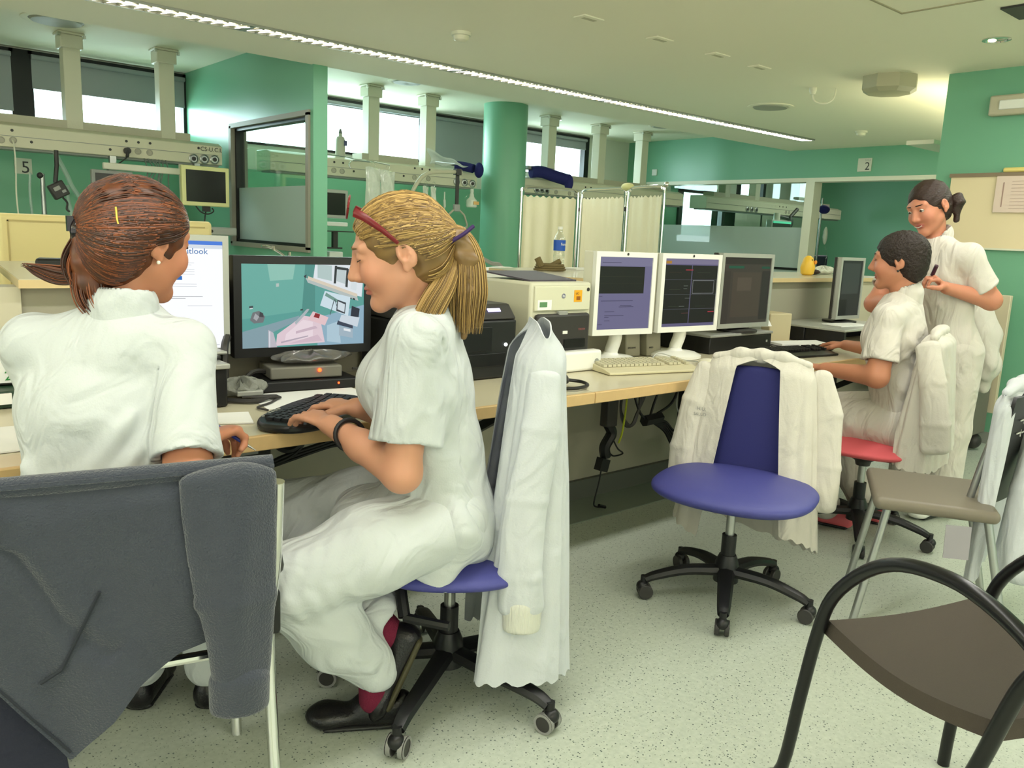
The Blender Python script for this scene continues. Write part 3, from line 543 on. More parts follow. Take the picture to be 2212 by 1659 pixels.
# things in the end room
e1 = thing('bedside_monitor', 'small patient monitor with green title line behind the end room glass', 'monitor', (11.9, 7.2, 1.5))
MB().bx(11.3, 11.85, 7.2, 7.3, 1.42, 1.68).obj('housing', M_silver, e1, bevel=.01); MB().bx(11.33, 11.82, 7.19, 7.21, 1.45, 1.63).obj('screen', M_dark, e1); MB().bx(11.33, 11.82, 7.188, 7.205, 1.63, 1.66).obj('title_line', mat('screen green', (90, 200, 160), emit=.7), e1)
MB().cyl((11.58, 7.3, .0), (11.58, 7.3, 1.79), .05).obj('column', M_cream, e1)
e2 = thing('articulated_arm', 'black articulated lamp arm under the end room rail', 'arm', (12, 7.4, 1.7))
MB().tube([(11.7, 7.4, 1.76), (12.0, 7.35, 1.72), (12.15, 7.3, 1.88)], .03, 8).ell((12.0, 7.32, 1.66), (.05, .05, .10)).obj('arm_links', M_dark, e2)
e3 = thing('hospital_bed', 'end room bed with dark backrest edge behind the frosted glass', 'bed', (11, 6.8, 0))
MB().bx(10.5, 11.4, 6.35, 7.5, .5, .8).obj('mattress', M_sheet, e3, bevel=.03); MB().bx(10.55, 11.35, 6.25, 6.35, .5, 1.18).obj('headboard', mat('dark blue board', (40, 38, 62), .5), e3, bevel=.02)
for x in (10.6, 11.3):
    for y in (6.4, 7.4): MB().cyl((x, y, 0), (x, y, .5), .03).obj('leg', M_grey, e3)
e4 = thing('drip_pole', 'drip stand with clear bag and dark blue cuff in the end room doorway', 'drip stand', (10.6, 5.95, 0))
MB().cyl((10.62, 6.02, 0), (10.62, 6.02, 1.95), .014).obj('pole', M_satin, e4)
MB().ell((10.62, 5.98, 1.80), (.09, .07, .06)).obj('blue_cuff', mat('navy fabric', (28, 30, 96), .8), e4); MB().ell((10.63, 5.93, 1.45), (.035, .03, .12)).obj('drip_bag', M_bag, e4)
MB().tube(bez([(10.63, 5.93, 1.34), (10.66, 5.9, 1.2), (10.61, 5.88, 1.05), (10.55, 5.84, .95), (10.6, 5.9, .8)]), .006, 6).obj('line', M_clear, e4)
# ---------------------------------------------------------------- nurses' counter and desk
M_panel = mat('counter panel grey', (168, 164, 146), .6, bump=.03, bscale=200)
M_panel2 = mat('counter panel cream', (206, 200, 176), .6)
cw = thing('reception_counter', 'long grey counter wall running behind the desk', 'counter', (2.5, 2.8, 0))
MB().bx(-1.2, 5.9, 2.76, 2.86, 0, 1.07).obj('front_panel', M_panel, cw)
MB().bx(5.25, 5.9, 2.745, 2.76, .70, 1.07).bx(-.2, .47, 2.745, 2.76, .80, 1.07).obj('light_panel', M_panel2, cw)
MB().bx(-1.2, 5.9, 2.60, 2.76, .52, .66).obj('cable_duct', mat('duct grey', (196, 196, 180), .5), cw, bevel=.005)
MB().bx(-1.2, 5.9, 2.735, 2.76, 0, .10).obj('plinth', mat('plinth grey', (96, 98, 90), .6), cw)
struct('trim_1', MB().bx(-4, 9.8, 2.50, 2.76, 0, .004), mat('floor border', (128, 138, 124), .4))
M_shelfw = mat('pale wood laminate', (222, 196, 146), .4, var=.06, vscale=25, coat=.2)
def shelf(poly, lab):
    t = thing('counter_shelf', lab, 'shelf', (*poly[0], 1.07))
    MB().prism([(x, y, 1.072) for x, y in poly], (0, 0, .024)).obj('shelf_top', M_lam, t)
    c = (sum(p[0] for p in poly)/len(poly), sum(p[1] for p in poly)/len(poly))
    MB().prism([((x-c[0])*1.0+c[0]+(.002 if x > c[0] else -.002), y-(.002 if y < 2.95 else -.002), 1.07) for x, y in poly], (0, 0, .0235)).obj('wood_edge', M_shelfw, t); return t
s1 = shelf([(.46, 2.70), (1.75, 2.70), (1.75, 3.75), (.56, 3.75), (.50, 3.12)], 'pale shelf on the left part of the counter carrying the phone')
s2_ = shelf([(2.78, 2.71), (5.9, 2.72), (5.9, 3.25), (4.2, 3.75), (2.90, 3.60), (2.69, 2.90)], 'pale wooden shelf along the middle and right counter carrying the water bottle')
for s_, xs_ in ((s1, (.62, 1.5)), (s2_, (3.1, 4.0, 5.2))):
    for x in xs_: MB().prism([(x, 2.76, 1.068), (x, 2.72, 1.068), (x, 2.76, .97)], (.02, 0, 0)).obj('bracket', M_grey, s_)
dk = thing('desk', 'long cream desk with beech edge running through the whole nurses station', 'desk', (2.4, 2.35, 0))
MB().bx(-1.2, 2.105, 2.0, 2.745, .705, .74).bx(2.108, 5.2, 2.0, 2.745, .705, .74).obj('desktop', M_lam, dk)
MB().bx(-1.2, 2.105, 1.985, 2.002, .70, .7405).obj('front_edge', M_wood, dk, bevel=.003); MB().bx(2.108, 5.2, 1.985, 2.002, .70, .7405).obj('front_edge', M_wood, dk, bevel=.003)
for x in (-.6, 1.80, 3.40, 4.9):
    MB().bx(x-.02, x+.02, 2.56, 2.60, .22, .70).obj('bracket_upright', M_blackm, dk)
    MB().bx(x-.015, x+.015, 2.10, 2.56, .675, .703).prism([(x-.012, 2.56, .44), (x-.012, 2.56, .40), (x-.012, 2.12, .655), (x-.012, 2.12, .69)], (.024, 0, 0)).obj('bracket_arm', M_blackm, dk)
MB().bx(3.40, 3.75, 2.50, 2.60, .40, .58).obj('junction_box', M_grey, dk, bevel=.006)
# under-desk cables
def cb_(name, lab, curves, m, cat='cables'):
    b = MB()
    for pts, r in curves: b.tube(bez(pts, 36), r, 6)
    return tag(b.obj(name, m), lab, cat)
ps = thing('power_strip', 'black power strip hanging with coiled cables under the desk', 'power strip', (2.80, 2.55, .70))
MB().bx(2.765, 2.835, 2.52, 2.57, .42, .695).obj('socket_body', M_dark, ps, bevel=.006)
MB().tube(bez([(2.80, 2.55, .43), (2.83, 2.55, .38), (2.79, 2.55, .32), (2.80, 2.55, .27)]), .026, 8).box((2.78, 2.55, .235), (.055, .04, .06), rot=Matrix.Rotation(.3, 3, 'Y')).obj('adapter', M_black, ps, bevel=.004)
MB().tube(bez([(2.775, 2.55, .21), (2.765, 2.55, .15), (2.74, 2.55, .06), (2.75, 2.55, .035), (2.80, 2.55, .02)]), .004, 6).tube([(2.775, 2.55, .035), (2.82, 2.55, .018)], .008, 6).obj('thin_lead', M_black, ps)
MB().tube(bez([(2.83, 2.55, .37), (2.88, 2.55, .30), (2.92, 2.55, .27), (2.86, 2.55, .265), (2.83, 2.55, .28)]), .004, 6).obj('loose_wire', M_black, ps)
cl_ = []
for k in range(4): cl_.append(([(2.86+.01*k, 2.53, .69), (2.96+.015*k, 2.51, .58), (2.94, 2.5, .44+.01*k), (2.87+.01*k, 2.5, .42), (2.85, 2.52, .50), (2.88, 2.53, .62)], .006))
cb_('coiled_cable', 'coil of black and grey cables beside the power strip under the desk', cl_, M_dark)
cb_('yellow_green_wire', 'yellow green earth wire hanging under the desk', [([(2.86, 2.51, .68), (2.865, 2.5, .55), (2.85, 2.5, .40), (2.84, 2.51, .34)], .005)], mat('earth wire', (176, 186, 40), .5))
cb_('cable_loop', 'thick loop of black cables slung under the desk towards the bracket', [([(2.93, 2.53, .60), (2.97, 2.5, .47), (3.06, 2.5, .42), (3.16, 2.5, .36+.012*k), (3.24, 2.5, .27+.02*k), (3.32, 2.5, .28+.02*k), (3.38, 2.52, .40), (3.42, 2.54, .62)], .007) for k in range(5)] + [([(3.0, 2.5, .43), (3.12, 2.5, .435)], .028), ([(3.08, 2.5, .70), (3.10, 2.5, .60), (3.06, 2.5, .50), (3.04, 2.5, .44)], .007), ([(3.24, 2.5, .70), (3.25, 2.5, .60), (3.2, 2.5, .50), (3.08, 2.5, .45)], .007)], M_black)
cb_('pale_cable_coil', 'thin grey cable coil hanging beside the desk bracket', [([(3.30, 2.5, .66), (3.25, 2.5, .58), (3.24, 2.5, .48), (3.30, 2.5, .42), (3.36, 2.5, .48), (3.35, 2.5, .58), (3.28, 2.5, .60), (3.38, 2.5, .68)], .004), ([(3.0, 2.5, .62), (3.1, 2.5, .68)], .004), ([(3.2, 2.5, .68), (3.3, 2.5, .62), (3.4, 2.5, .69)], .005)], M_grey)
ps2 = thing('power_strip', 'black power block with pale socket under the left desk near the writing hand', 'power strip', (1.02, 2.5, .6))
MB().bx(.90, 1.10, 2.45, 2.55, .46, .70).obj('socket_body', M_dark, ps2, bevel=.01); MB().box((1.02, 2.445, .59), (.06, .01, .06)).obj('socket', M_silver, ps2)
cb_('cable_loop', 'black cables slung under the left desk behind the forearm', [([(1.06, 2.5, .48), (1.16, 2.5, .50+.01*k), (1.32, 2.5, .53+.01*k), (1.45, 2.5, .55+.02*k), (1.50+.03*k, 2.5, .70)], .007) for k in range(3)] + [([(1.12, 2.5, .70), (1.13, 2.5, .58), (1.19, 2.5, .54), (1.26, 2.5, .60), (1.28, 2.5, .70)], .012), ([(1.0, 2.5, .44), (1.10, 2.5, .49), (1.22, 2.5, .54), (1.3, 2.5, .69)], .008)], M_black)
# ---------------------------------------------------------------- screens: small emissive picture tiles
def pic(name, o, ux, uy, polys, parent, emit=1.0):
    """flat picture: polys are (rgb, [(u, v), ...]) in 0..1, o = lower left corner, ux/uy full-width vectors"""
    o, ux, uy = Vector(o), Vector(ux), Vector(uy); n = ux.cross(uy).normalized(); vs = []; fs = []; cols = []
    for i, (c, pl) in enumerate(polys):
        k = len(vs); vs += [o + ux*u + uy*v + n*(.00012*i) for u, v in pl]; fs.append(tuple(range(k, k+len(pl)))); cols.append(lin(c))
    me = bpy.data.meshes.new(name); me.from_pydata(vs, [], fs); ca = me.color_attributes.new('Col', 'FLOAT_COLOR', 'CORNER')
    for f, c in zip(me.polygons, cols):
        for li in f.loop_indices: ca.data[li].color = (*c, 1)
    me.materials.append(mat('display %.2f' % emit, (128, 128, 128), .35, emit=emit, vcol=True, spec=.2))
    ob = bpy.data.objects.new(name, me); C.objects.link(ob); par(ob, parent); return ob
def R_(c, x0, y0, x1, y1): return (c, [(x0, y0), (x1, y0), (x1, y1), (x0, y1)])
def flat_monitor(name, lab, BL, BR, z0, z1, dep, m_front, m_back, bez_w, polys, emit, stand='swan', group=None, back_only=False, tilt=0):
    """upright monitor whose front face runs BL->BR (x,y) between z0 and z1; depth goes back"""
    BL, BR = Vector((*BL, 0)), Vector((*BR, 0)); d = (BR-BL).normalized(); n = Vector((-d.y, d.x, 0)); w = (BR-BL).length
    t = thing(name, lab, 'monitor', ((BL+BR)/2)[:2] + (.74,), group=group)
    def P(u, v, k): return BL + d*(u*w) + n*(k + tilt*(v)) + V(0, 0, z0+(z1-z0)*v)
    bl = bez_w; bu, bv = bl/w, bl/(z1-z0)
    fr = MB()   # frame ring with depth
    for a in ((0, bu, 0, 1), (1-bu, 1, 0, 1), (bu, 1-bu, 0, bv*1.15), (bu, 1-bu, 1-bv, 1)):
        q = [P(a[0], a[2], 0), P(a[1], a[2], 0), P(a[1], a[3], 0), P(a[0], a[3], 0)]; fr.prism(q, n*.03)
    fr.obj('bezel', m_front, t)
    MB().prism([P(0, 0, .02), P(1, 0, .02), P(1, 1, .02), P(0, 1, .02)], n*(dep-.02)).obj('housing', m_back, t, bevel=.004)
    scr = MB().prism([P(bu, bv*1.1, .006), P(1-bu, bv*1.1, .006), P(1-bu, 1-bv, .006), P(bu, 1-bv, .006)], n*.01).obj('screen', mat('screen glass', (20, 20, 22), .15), t)
    if polys: pic('screen_image', P(bu, bv*1.1, .0055), P(1-bu, bv*1.1, 0)-P(bu, bv*1.1, 0), P(bu, 1-bv, 0)-P(bu, bv*1.1, 0), polys, scr, emit*.85)
    return t, P, d, n
# landscape TV showing a patient room
cam_p = [R_((96, 168, 160), 0, 0, 1, 1), ((112, 182, 170), [(0, .35), (.55, .45), (.55, 1), (0, 1)]), ((150, 205, 190), [(.22, .8), (.40, .82), (.42, 1), (.2, 1)]), ((84, 150, 142), [(.47, .4), (.58, .42), (.58, 1), (.50, 1)]),
 ((140, 168, 178), [(0, 0), (.25, 0), (.2, .16), (.45, .33), (.45, .38), (0, .2)]), ((150, 185, 205), [(.6, 0), (1, 0), (1, .5), (.6, .35)]), ((182, 210, 225), [(.68, .05), (.8, .02), (.78, .3), (.68, .25)]),
 ((235, 242, 248), [(.56, .78), (.98, .6), (1, 1), (.58, 1)]), ((188, 210, 208), [(.60, .84), (.72, .80), (.72, .99), (.60, 1)]), ((200, 214, 216), [(.76, .80), (.84, .76), (.84, .97), (.76, .99)]), ((50, 56, 60), [(.735, .77), (.755, .77), (.765, .99), (.745, .99)]), ((50, 56, 60), [(.835, .73), (.855, .72), (.865, .95), (.845, .96)]), ((50, 56, 60), [(.745, .95), (.86, .93), (.86, .96), (.745, .98)]),
 ((225, 235, 240), [(.88, .7), (.93, .68), (.95, .95), (.9, .97)]), ((190, 200, 198), [(.50, .84), (.94, .60), (.95, .55), (.52, .78)]), ((228, 216, 196), [(.52, .86), (.94, .64), (.94, .60), (.52, .82)]), ((60, 60, 66), [(.485, .86), (.51, .88), (.50, .83)]), ((40, 44, 50), [(.87, .60), (.89, .59), (.89, .57), (.87, .58)]), ((40, 44, 50), [(.90, .59), (.92, .58), (.92, .56), (.90, .57)]),
 ((215, 235, 245), [(.62, .50), (.86, .36), (.88, .60), (.66, .68)]), ((120, 160, 150), [(.66, .62), (.78, .52), (.79, .55), (.67, .66)]),
 ((235, 212, 222), [(.26, .02), (.66, .04), (.62, .34), (.48, .38), (.27, .16)]), ((246, 228, 236), [(.33, .07), (.56, .10), (.56, .30), (.48, .33), (.34, .16)]), ((222, 196, 210), [(.36, .04), (.64, .06), (.6, .14)]), ((214, 190, 204), [(.42, .16), (.60, .22), (.58, .25), (.42, .19)]), ((190, 176, 190), [(.30, .05), (.52, .12), (.52, .135), (.3, .07)]),
 ((240, 205, 210), [(.52, .33), (.66, .25), (.69, .35), (.56, .43)]), ((150, 40, 48), [(.565, .36), (.61, .34), (.62, .39), (.58, .41)]), ((180, 190, 196), [(.42, .27), (.52, .43), (.53, .46), (.51, .46), (.41, .30)]), ((200, 196, 206), [(.20, 0), (.27, 0), (.24, .18), (.20, .22)]), ((226, 228, 236), [(.205, 0), (.215, 0), (.215, .2), (.205, .2)]),
 ((70, 80, 90), [(.70, .38), (.705, .38), (.74, .56), (.735, .57)]), ((70, 80, 90), [(.74, .57), (.76, .48), (.765, .48), (.745, .58)]), ((60, 66, 76), [(.755, .43), (.83, .39), (.84, .53), (.765, .57)]), ((220, 232, 240), [(.765, .45), (.825, .41), (.83, .51), (.77, .55)]), ((44, 50, 64), [(.88, .36), (.95, .33), (.96, .45), (.89, .49)]), ((60, 70, 90), [(.76, .26), (.9, .2), (.9, .24), (.77, .31)]), ((214, 226, 236), [(.78, .30), (.94, .22), (.96, .34), (.80, .38)]), ((170, 190, 204), [(.78, .12), (.9, .08), (.9, .2), (.78, .24)]), ((240, 246, 250), [(.82, .18), (.88, .16), (.88, .19), (.82, .21)]),
 ((70, 80, 84), [(.055, .48), (.085, .485), (.085, .51), (.055, .505)]), ((235, 240, 240), [(.058, .47), (.082, .475), (.082, .485), (.058, .48)]), ((120, 124, 128), [(.06, .34), (.09, .30), (.16, .31), (.175, .38), (.13, .45), (.08, .43)]), ((176, 180, 184), [(.085, .36), (.11, .33), (.13, .38), (.10, .42)]), ((70, 70, 76), [(.13, .38), (.165, .37), (.16, .42), (.135, .44)]), ((190, 205, 200), [(.262, .73), (.285, .735), (.285, .775), (.262, .77)]), ((60, 70, 72), [(.455, .44), (.475, .445), (.475, .465), (.455, .46)])]
t, P, d, n = flat_monitor('surveillance_monitor', 'wide black monitor showing a camera view of a patient room', (1.043, 2.60), (1.53, 2.565), .845, 1.178, .05, M_black, M_black, .026, cam_p, 1.0)
text('nfwatch', .012, P(.47, .035, -.0005), (math.pi/2, 0, math.atan2(d.y, d.x)), M_grey, t)
MB().prism([P(.42, -.28, .12), P(.58, -.28, .12), P(.56, .1, .05), P(.44, .1, .05)], n*.03).obj('stand_neck', M_black, t)
MB().box((P(.5, 0, .03).x, 2.722, .7465), (.26, .038, .010)).obj('stand_foot', M_black, t, bevel=.004)
# portrait monitor with a white mail page
L_ = (244, 246, 248); g_ = (196, 200, 206)
mail = [R_(L_, 0, 0, 1, 1), R_((70, 120, 210), 0, .965, 1, 1), R_((206, 214, 224), 0, .93, 1, .965), R_((40, 110, 200), .415, .835, .475, .885), R_((255, 255, 255), .43, .85, .45, .87)]
for y in (.795, .775, .735, .715, .69): mail.append(R_(g_, .40, y, .40+.3*(1 if y != .775 else .9), y+.004))
mail += [R_((30, 100, 180), .40, .64, .57, .675)] + [R_(g_, .40, y, .72, y+.004) for y in (.60, .58)] + [R_((120, 124, 130), .40, .485, .78, .490), R_((120, 124, 130), .40, .468, .60, .473), R_(g_, .62, .40, .88, .405), R_((60, 110, 200), .15, .45, .20, .49), R_((190, 194, 200), .5, .03, .95, .036), R_((60, 60, 70), .35, .008, .8, .014)]
t, P, d, n = flat_monitor('portrait_monitor', 'silver upright monitor showing a white mail sign-in page beside the brown haired person', (.715, 2.66), (1.025, 2.59), .862, 1.238, .06, M_silver, M_silver, .018, mail, 1.25, group='upright monitors on the desk')
text('Outlook', .026, P(.52, .845, -.0005), (math.pi/2, 0, math.atan2(d.y, d.x)), mat('mail blue', (40, 100, 180), .5), t)
MB().box((P(.5, 0, .04)+V(0, 0, .03))[:], (.07, .03, .10), rz=math.atan2(d.y, d.x)).box((.885, 2.60, .879), (.20, .18, .010)).obj('stand', M_silver, t, bevel=.004)
# computer tower box beside it
pc = thing('small_computer', 'small black computer box with silver top beside the white mail monitor', 'computer', (.80, 2.45, .74))
MB().bx(.62, .925, 2.36, 2.64, .742, .856).obj('case', M_black, pc, bevel=.006); MB().bx(.615, .93, 2.35, 2.65, .856, .872).obj('top_plate', M_silver, pc, bevel=.004)
for x in (.845, .885): MB().ell((x, 2.357, .755), .006).obj('front_stud', M_chrome, pc)
MB().bx(.80, .93, 2.42, 2.60, .874, .885).obj('phone_cradle', M_black, pc, bevel=.004)
# network boxes under the TV
nb = thing('network_switch', 'flat black switch with red indicator on the desk under the wide monitor', 'network device', (1.25, 2.5, .74))
MB().prism([(1.075, 2.50, .742), (1.42, 2.45, .742), (1.44, 2.64, .742), (1.12, 2.70, .742)], (0, 0, .034)).obj('case', M_black, nb, bevel=.005); MB().ell((1.345, 2.459, .762), .0035).obj('indicator', M_led, nb)
nb2 = thing('network_box', 'silver box with bright red light stacked on the black switch', 'network device', (1.24, 2.55, .776))
MB().prism([(1.13, 2.52, .778), (1.37, 2.48, .778), (1.40, 2.62, .778), (1.16, 2.68, .778)], (0, 0, .04)).obj('case', mat('worn silver', (120, 118, 108), .4), nb2, bevel=.005); MB().ell((1.29, 2.490, .805), .0065).obj('indicator', M_led, nb2)
def crump(cx, cy, z, rx, ry, rz_, s):
    return lambda u, v: (cx+rx*math.cos(2*math.pi*u)*math.sin(math.pi*v)*(1+.12*math.sin(5*u*6.28+s)), cy+ry*math.sin(2*math.pi*u)*math.sin(math.pi*v), z+rz_*(1-math.cos(math.pi*v))*.5*(1+.25*math.sin(9*u*6.28+s+4*v)))
tag(MB().sheet(crump(1.30, 2.56, .822, .14, .06, .035, 1), 40, 12).obj('plastic_bag', mat('smoky film', (110, 108, 104), .2, alpha=.7, coat=1, bump=.6, bscale=60)), 'crumpled smoky plastic bag on the silver box under the wide monitor', 'plastic bag')
pk = thing('cable_packet', 'small grey plastic packet between the mail monitor and the black switch', 'packet', (1.03, 2.5, .74))
MB().sheet(crump(1.02, 2.50, .742, .08, .06, .05, 3), 30, 10).obj('packet', mat('translucent grey', (140, 142, 132), .3, alpha=.85, bump=.6, bscale=60), pk)
MB().box((1.03, 2.46, .758), (.08, .05, .016), rz=-.2).obj('grey_box', M_silver, pk, bevel=.003)
cb_('cable_tangle', 'tangle of dark cables on the desk left of the ergonomic keyboard', [([(.93, 2.42+.02*k, .746), (1.0, 2.36+.01*k, .748), (1.06, 2.38, .75), (1.10, 2.42-.01*k, .748), (1.0, 2.44, .748)], .004) for k in range(4)] + [([(1.09, 2.38, .746), (1.04, 2.33, .746), (.985, 2.29, .746), (.995, 2.24, .746)], .0035), ([(.98, 2.52, .76), (.99, 2.55, .88), (1.02, 2.6, .92)], .012), ([(1.03, 2.54, .76), (1.10, 2.58, .80), (1.2, 2.6, .78)], .008), ([(1.42, 2.5, .80), (1.50, 2.5, .79), (1.58, 2.6, .80)], .005)], M_dark)
# ergonomic keyboard under the blond person's hands
M_key = mat('black keys', (30, 30, 32), .45)
ek = thing('ergonomic_keyboard', 'black curved keyboard under the hands of the blond person', 'keyboard', (1.06, 2.13, .74), rz=0)
kc = Vector((1.085, 2.125, 0)); ang = math.radians(37); ku = V(math.cos(ang), math.sin(ang), 0); kv = V(-math.sin(ang), math.cos(ang), 0)
out_ = []
for i in range(36):
    a = 2*math.pi*i/36; ca, sa = math.cos(a), math.sin(a)
    out_.append(kc + ku*(.235*math.copysign(abs(ca)**.8, ca)) + kv*(.105*math.copysign(abs(sa)**.75, sa) - .02*(1-abs(ca))*(sa < 0)) + V(0, 0, .742))
MB().prism(out_, (0, 0, .022)).obj('case', M_black, ek, bevel=.008)
kb = MB()
for r in range(5):
    for c_ in range(14):
        u = -.175+.027*c_; 
        if abs(u) > .19-abs(r-2)*.012: continue
        p = kc + ku*u + kv*(-.045+.023*r-.02*math.cos(u*8)+.02) + V(0, 0, .768); kb.box(p, (.022, .018, .008), rz=ang+.25*u)
kb.obj('keys', M_key, ek)
kd = MB()
for c_ in range(6): p = kc + ku*(-.15+.02*c_) + kv*(.078+.012*(1-abs(.15-.02*c_)/.15)) + V(0, 0, .7655); kd.box(p, (.008, .005, .003))
kd.obj('media_keys', M_silver, ek); MB().ell(kc+ku*.11+kv*.06+V(0, 0, .765), .006).obj('indicator', mat('dim red', (210, 40, 40), emit=1), ek)
tag(MB().box((1.20, 2.36, .7415), (.36, .24, .001), rz=-.12).obj('white_sheet', M_paper), 'white sheet of paper lying between the keyboard and the black switch', 'paper')
tag(MB().prism([(.80, 2.17, .7415), (.90, 2.12, .7415), (.94, 2.25, .7415), (.82, 2.29, .7415)], (0, 0, .004)).obj('note_paper', M_paper), 'small white note under the writing hand of the brown haired person', 'paper')
# left end of the desk
ca = thing('desk_calendar', 'red and white desk calendar with green year at the left edge', 'calendar', (.43, 2.7, .74))
MB().bx(.28, .56, 2.70, 2.704, .80, .925).obj('card', M_paper, ca); MB().bx(.28, .5605, 2.698, 2.7, .877, .925).obj('red_band', mat('calendar red', (222, 60, 44), .5), ca)
M_cg = mat('calendar green', (50, 140, 70), .5)
text('FELIZ', .022, (.415, 2.6985, .858), (math.pi/2, 0, 0), M_cg, ca); text('NUEVO', .016, (.435, 2.6985, .842), (math.pi/2, 0, 0), M_cg, ca); text('2012', .038, (.408, 2.6985, .808), (math.pi/2, 0, 0), M_cg, ca)
text('pfizer', .026, (.385, 2.6975, .892), (math.pi/2, 0, 0), M_paper, ca); MB().bx(.28, .56, 2.704, 2.74, .795, .80).obj('foot', M_dark, ca)
bi = thing('paper_tray', 'dark green paper tray with white sheets under the desk calendar', 'tray', (.4, 2.7, .74)); MB().bx(.10, .50, 2.62, 2.74, .742, .79).obj('tray', mat('dark green plastic', (36, 62, 44), .4), bi, bevel=.004); MB().bx(.12, .41, 2.61, 2.63, .755, .785).obj('sheets', M_paper, bi)
tag(MB().prism([(.05, 2.12, .7415), (.40, 2.12, .7415), (.40, 2.38, .7415), (.05, 2.38, .7415)], (0, 0, .003)).obj('paper_sheet', mat('printed paper', (226, 226, 222), .7)), 'printed sheet lying at the left end of the desk', 'paper')
ph = thing('handset', 'black telephone handset lying on the left counter shelf', 'telephone', (.70, 3.3, 1.096))
MB().prism([(.60, 3.22, 1.097), (.77, 3.16, 1.097), (.79, 3.24, 1.097), (.62, 3.30, 1.097)], (0, 0, .035)).obj('body', M_black, ph, bevel=.01)
tag(MB().bx(.20, .43, 3.0, 3.3, 1.045, 1.105).obj('white_box', M_whitep, bevel=.01), 'white box at the left edge of the counter', 'box')
MB().bx(.20, .43, 3.0, 3.3, 0, 1.044).obj('cabinet', M_panel2); tag(bpy.data.objects['cabinet.001'] if 'cabinet.001' in bpy.data.objects else bpy.data.objects['cabinet'], 'narrow pale cabinet carrying the white box at the left edge', 'cabinet')
# black multifunction printer
bp = thing('black_printer', 'black office printer with small lit display between the blond person and the cream printer', 'printer', (1.9, 2.55, .74))
MB().bx(1.58, 2.055, 2.37, 2.72, .742, .965).obj('body', M_black, bp, bevel=.01)
MB().prism([(1.58, 2.37, .965), (1.58, 2.42, 1.02), (1.58, 2.72, 1.02), (1.58, 2.72, .965)], (.475, 0, 0)).obj('control_lid', M_dark, bp, bevel=.008)
MB().bx(1.60, 2.0, 2.364, 2.372, .79, .84).bx(1.60, 1.93, 2.362, 2.371, .85, .94).obj('drawer_lines', M_blackm, bp, bevel=.002)
MB().prism([(1.93, 2.392, .9925), (1.99, 2.392, .9925), (1.99, 2.402, 1.003), (1.93, 2.402, 1.003)], (0, -.002, .002)).obj('display', mat('violet display', (200, 190, 255), emit=1.6), bp)
MB().ell((2.0, 2.366, .87), .007).obj('power_light', mat('white light', (230, 240, 240), emit=2), bp)
# cream laser printer
lp2 = thing('laser_printer', 'tall cream laser printer with black paper tray and stickers', 'printer', (2.34, 2.6, .74))
M_pr = mat('printer beige', (206, 204, 180), .45)
MB().bx(2.163, 2.505, 2.42, 2.745, .742, 1.10).obj('body', M_pr, lp2, bevel=.012)
MB().bx(2.18, 2.49, 2.412, 2.422, .985, 1.085).obj('upper_door', mat('printer door', (214, 212, 186), .45), lp2, bevel=.004)
MB().prism([(2.20, 2.47, 1.10), (2.46, 2.47, 1.10), (2.47, 2.74, 1.122), (2.17, 2.74, 1.122)], (0, 0, .006)).obj('output_lid', mat('purple grey', (74, 68, 80), .5), lp2)
MB().bx(2.182, 2.478, 2.392, 2.42, .81, .975).obj('paper_tray', M_dark, lp2, bevel=.012); MB().bx(2.33, 2.45, 2.388, 2.393, .835, .87).obj('tray_recess', M_blackm, lp2); MB().bx(2.32, 2.345, 2.388, 2.393, .893, .905).obj('tray_label', M_whitep, lp2)
MB().bx(2.30, 2.35, 2.395, 2.413, .968, .985).obj('latch', M_grey, lp2, bevel=.003)
text('P2035N', .012, (2.41, 2.3915, .905), (math.pi/2, 0, 0), mat('faint red', (150, 90, 90), .5), lp2)
MB().lathe((2.335, 2.411, 1.045), [(0, .010), (.001, .010)], 20, ax=(0, -1, 0)).obj('round_badge', mat('badge grey', (120, 120, 140), .4), lp2); text('hp', .014, (2.328, 2.4095, 1.041), (math.pi/2, 0, 0), M_paper, lp2)
MB().bx(2.395, 2.44, 2.4105, 2.412, 1.02, 1.068).obj('orange_sticker', mat('orange sticker', (240, 170, 40), .5), lp2); text('UCI', .012, (2.402, 2.410, 1.05), (math.pi/2, 0, 0), M_dark, lp2); MB().bx(2.408, 2.43, 2.4095, 2.4105, 1.027, 1.043).obj('sticker_print', mat('sticker print', (150, 90, 20), .5), lp2)
MB().bx(2.195, 2.27, 2.4105, 2.412, .99, 1.03).obj('green_print_sticker', M_paper, lp2); MB().bx(2.205, 2.245, 2.4095, 2.4105, 1.002, 1.022).obj('sticker_print', mat('leaf green', (96, 140, 96), .6), lp2)
MB().lathe((2.475, 2.411, 1.07), [(0, .008), (.001, .008)], 16, ax=(0, -1, 0)).obj('power_button', M_dark, lp2)
# white box device before it
wbx = thing('white_device', 'low white box with round grey button in front of the cream printer', 'device', (2.39, 2.36, .74))
MB().bx(2.22, 2.503, 2.335, 2.388, .742, .826).obj('case', M_whitep, wbx, bevel=.012, bseg=3); MB().lathe((2.47, 2.334, .78), [(0, .012), (.001, .012)], 20, ax=(0, -1, 0)).obj('round_button', M_grey, wbx)
# stethoscope
stt = thing('stethoscope', 'black coiled stethoscope near the front edge of the desk', 'stethoscope', (2.13, 2.12, .74))
MB().tube(bez([(1.99, 2.07, .75), (2.06, 2.035, .752), (2.14, 2.06, .752), (2.17, 2.13, .752), (2.11, 2.19, .755), (2.03, 2.16, .758), (2.07, 2.10, .762), (2.16, 2.20, .765), (2.19, 2.27, .762), (2.10, 2.25, .76)], 60), .0065, 8).obj('tubing', M_black, stt)
MB().lathe((2.17, 2.23, .765), [(0, .02), (.006, .022), (.010, .012), (.018, .006)], 20).obj('chest_piece', M_chrome, stt)
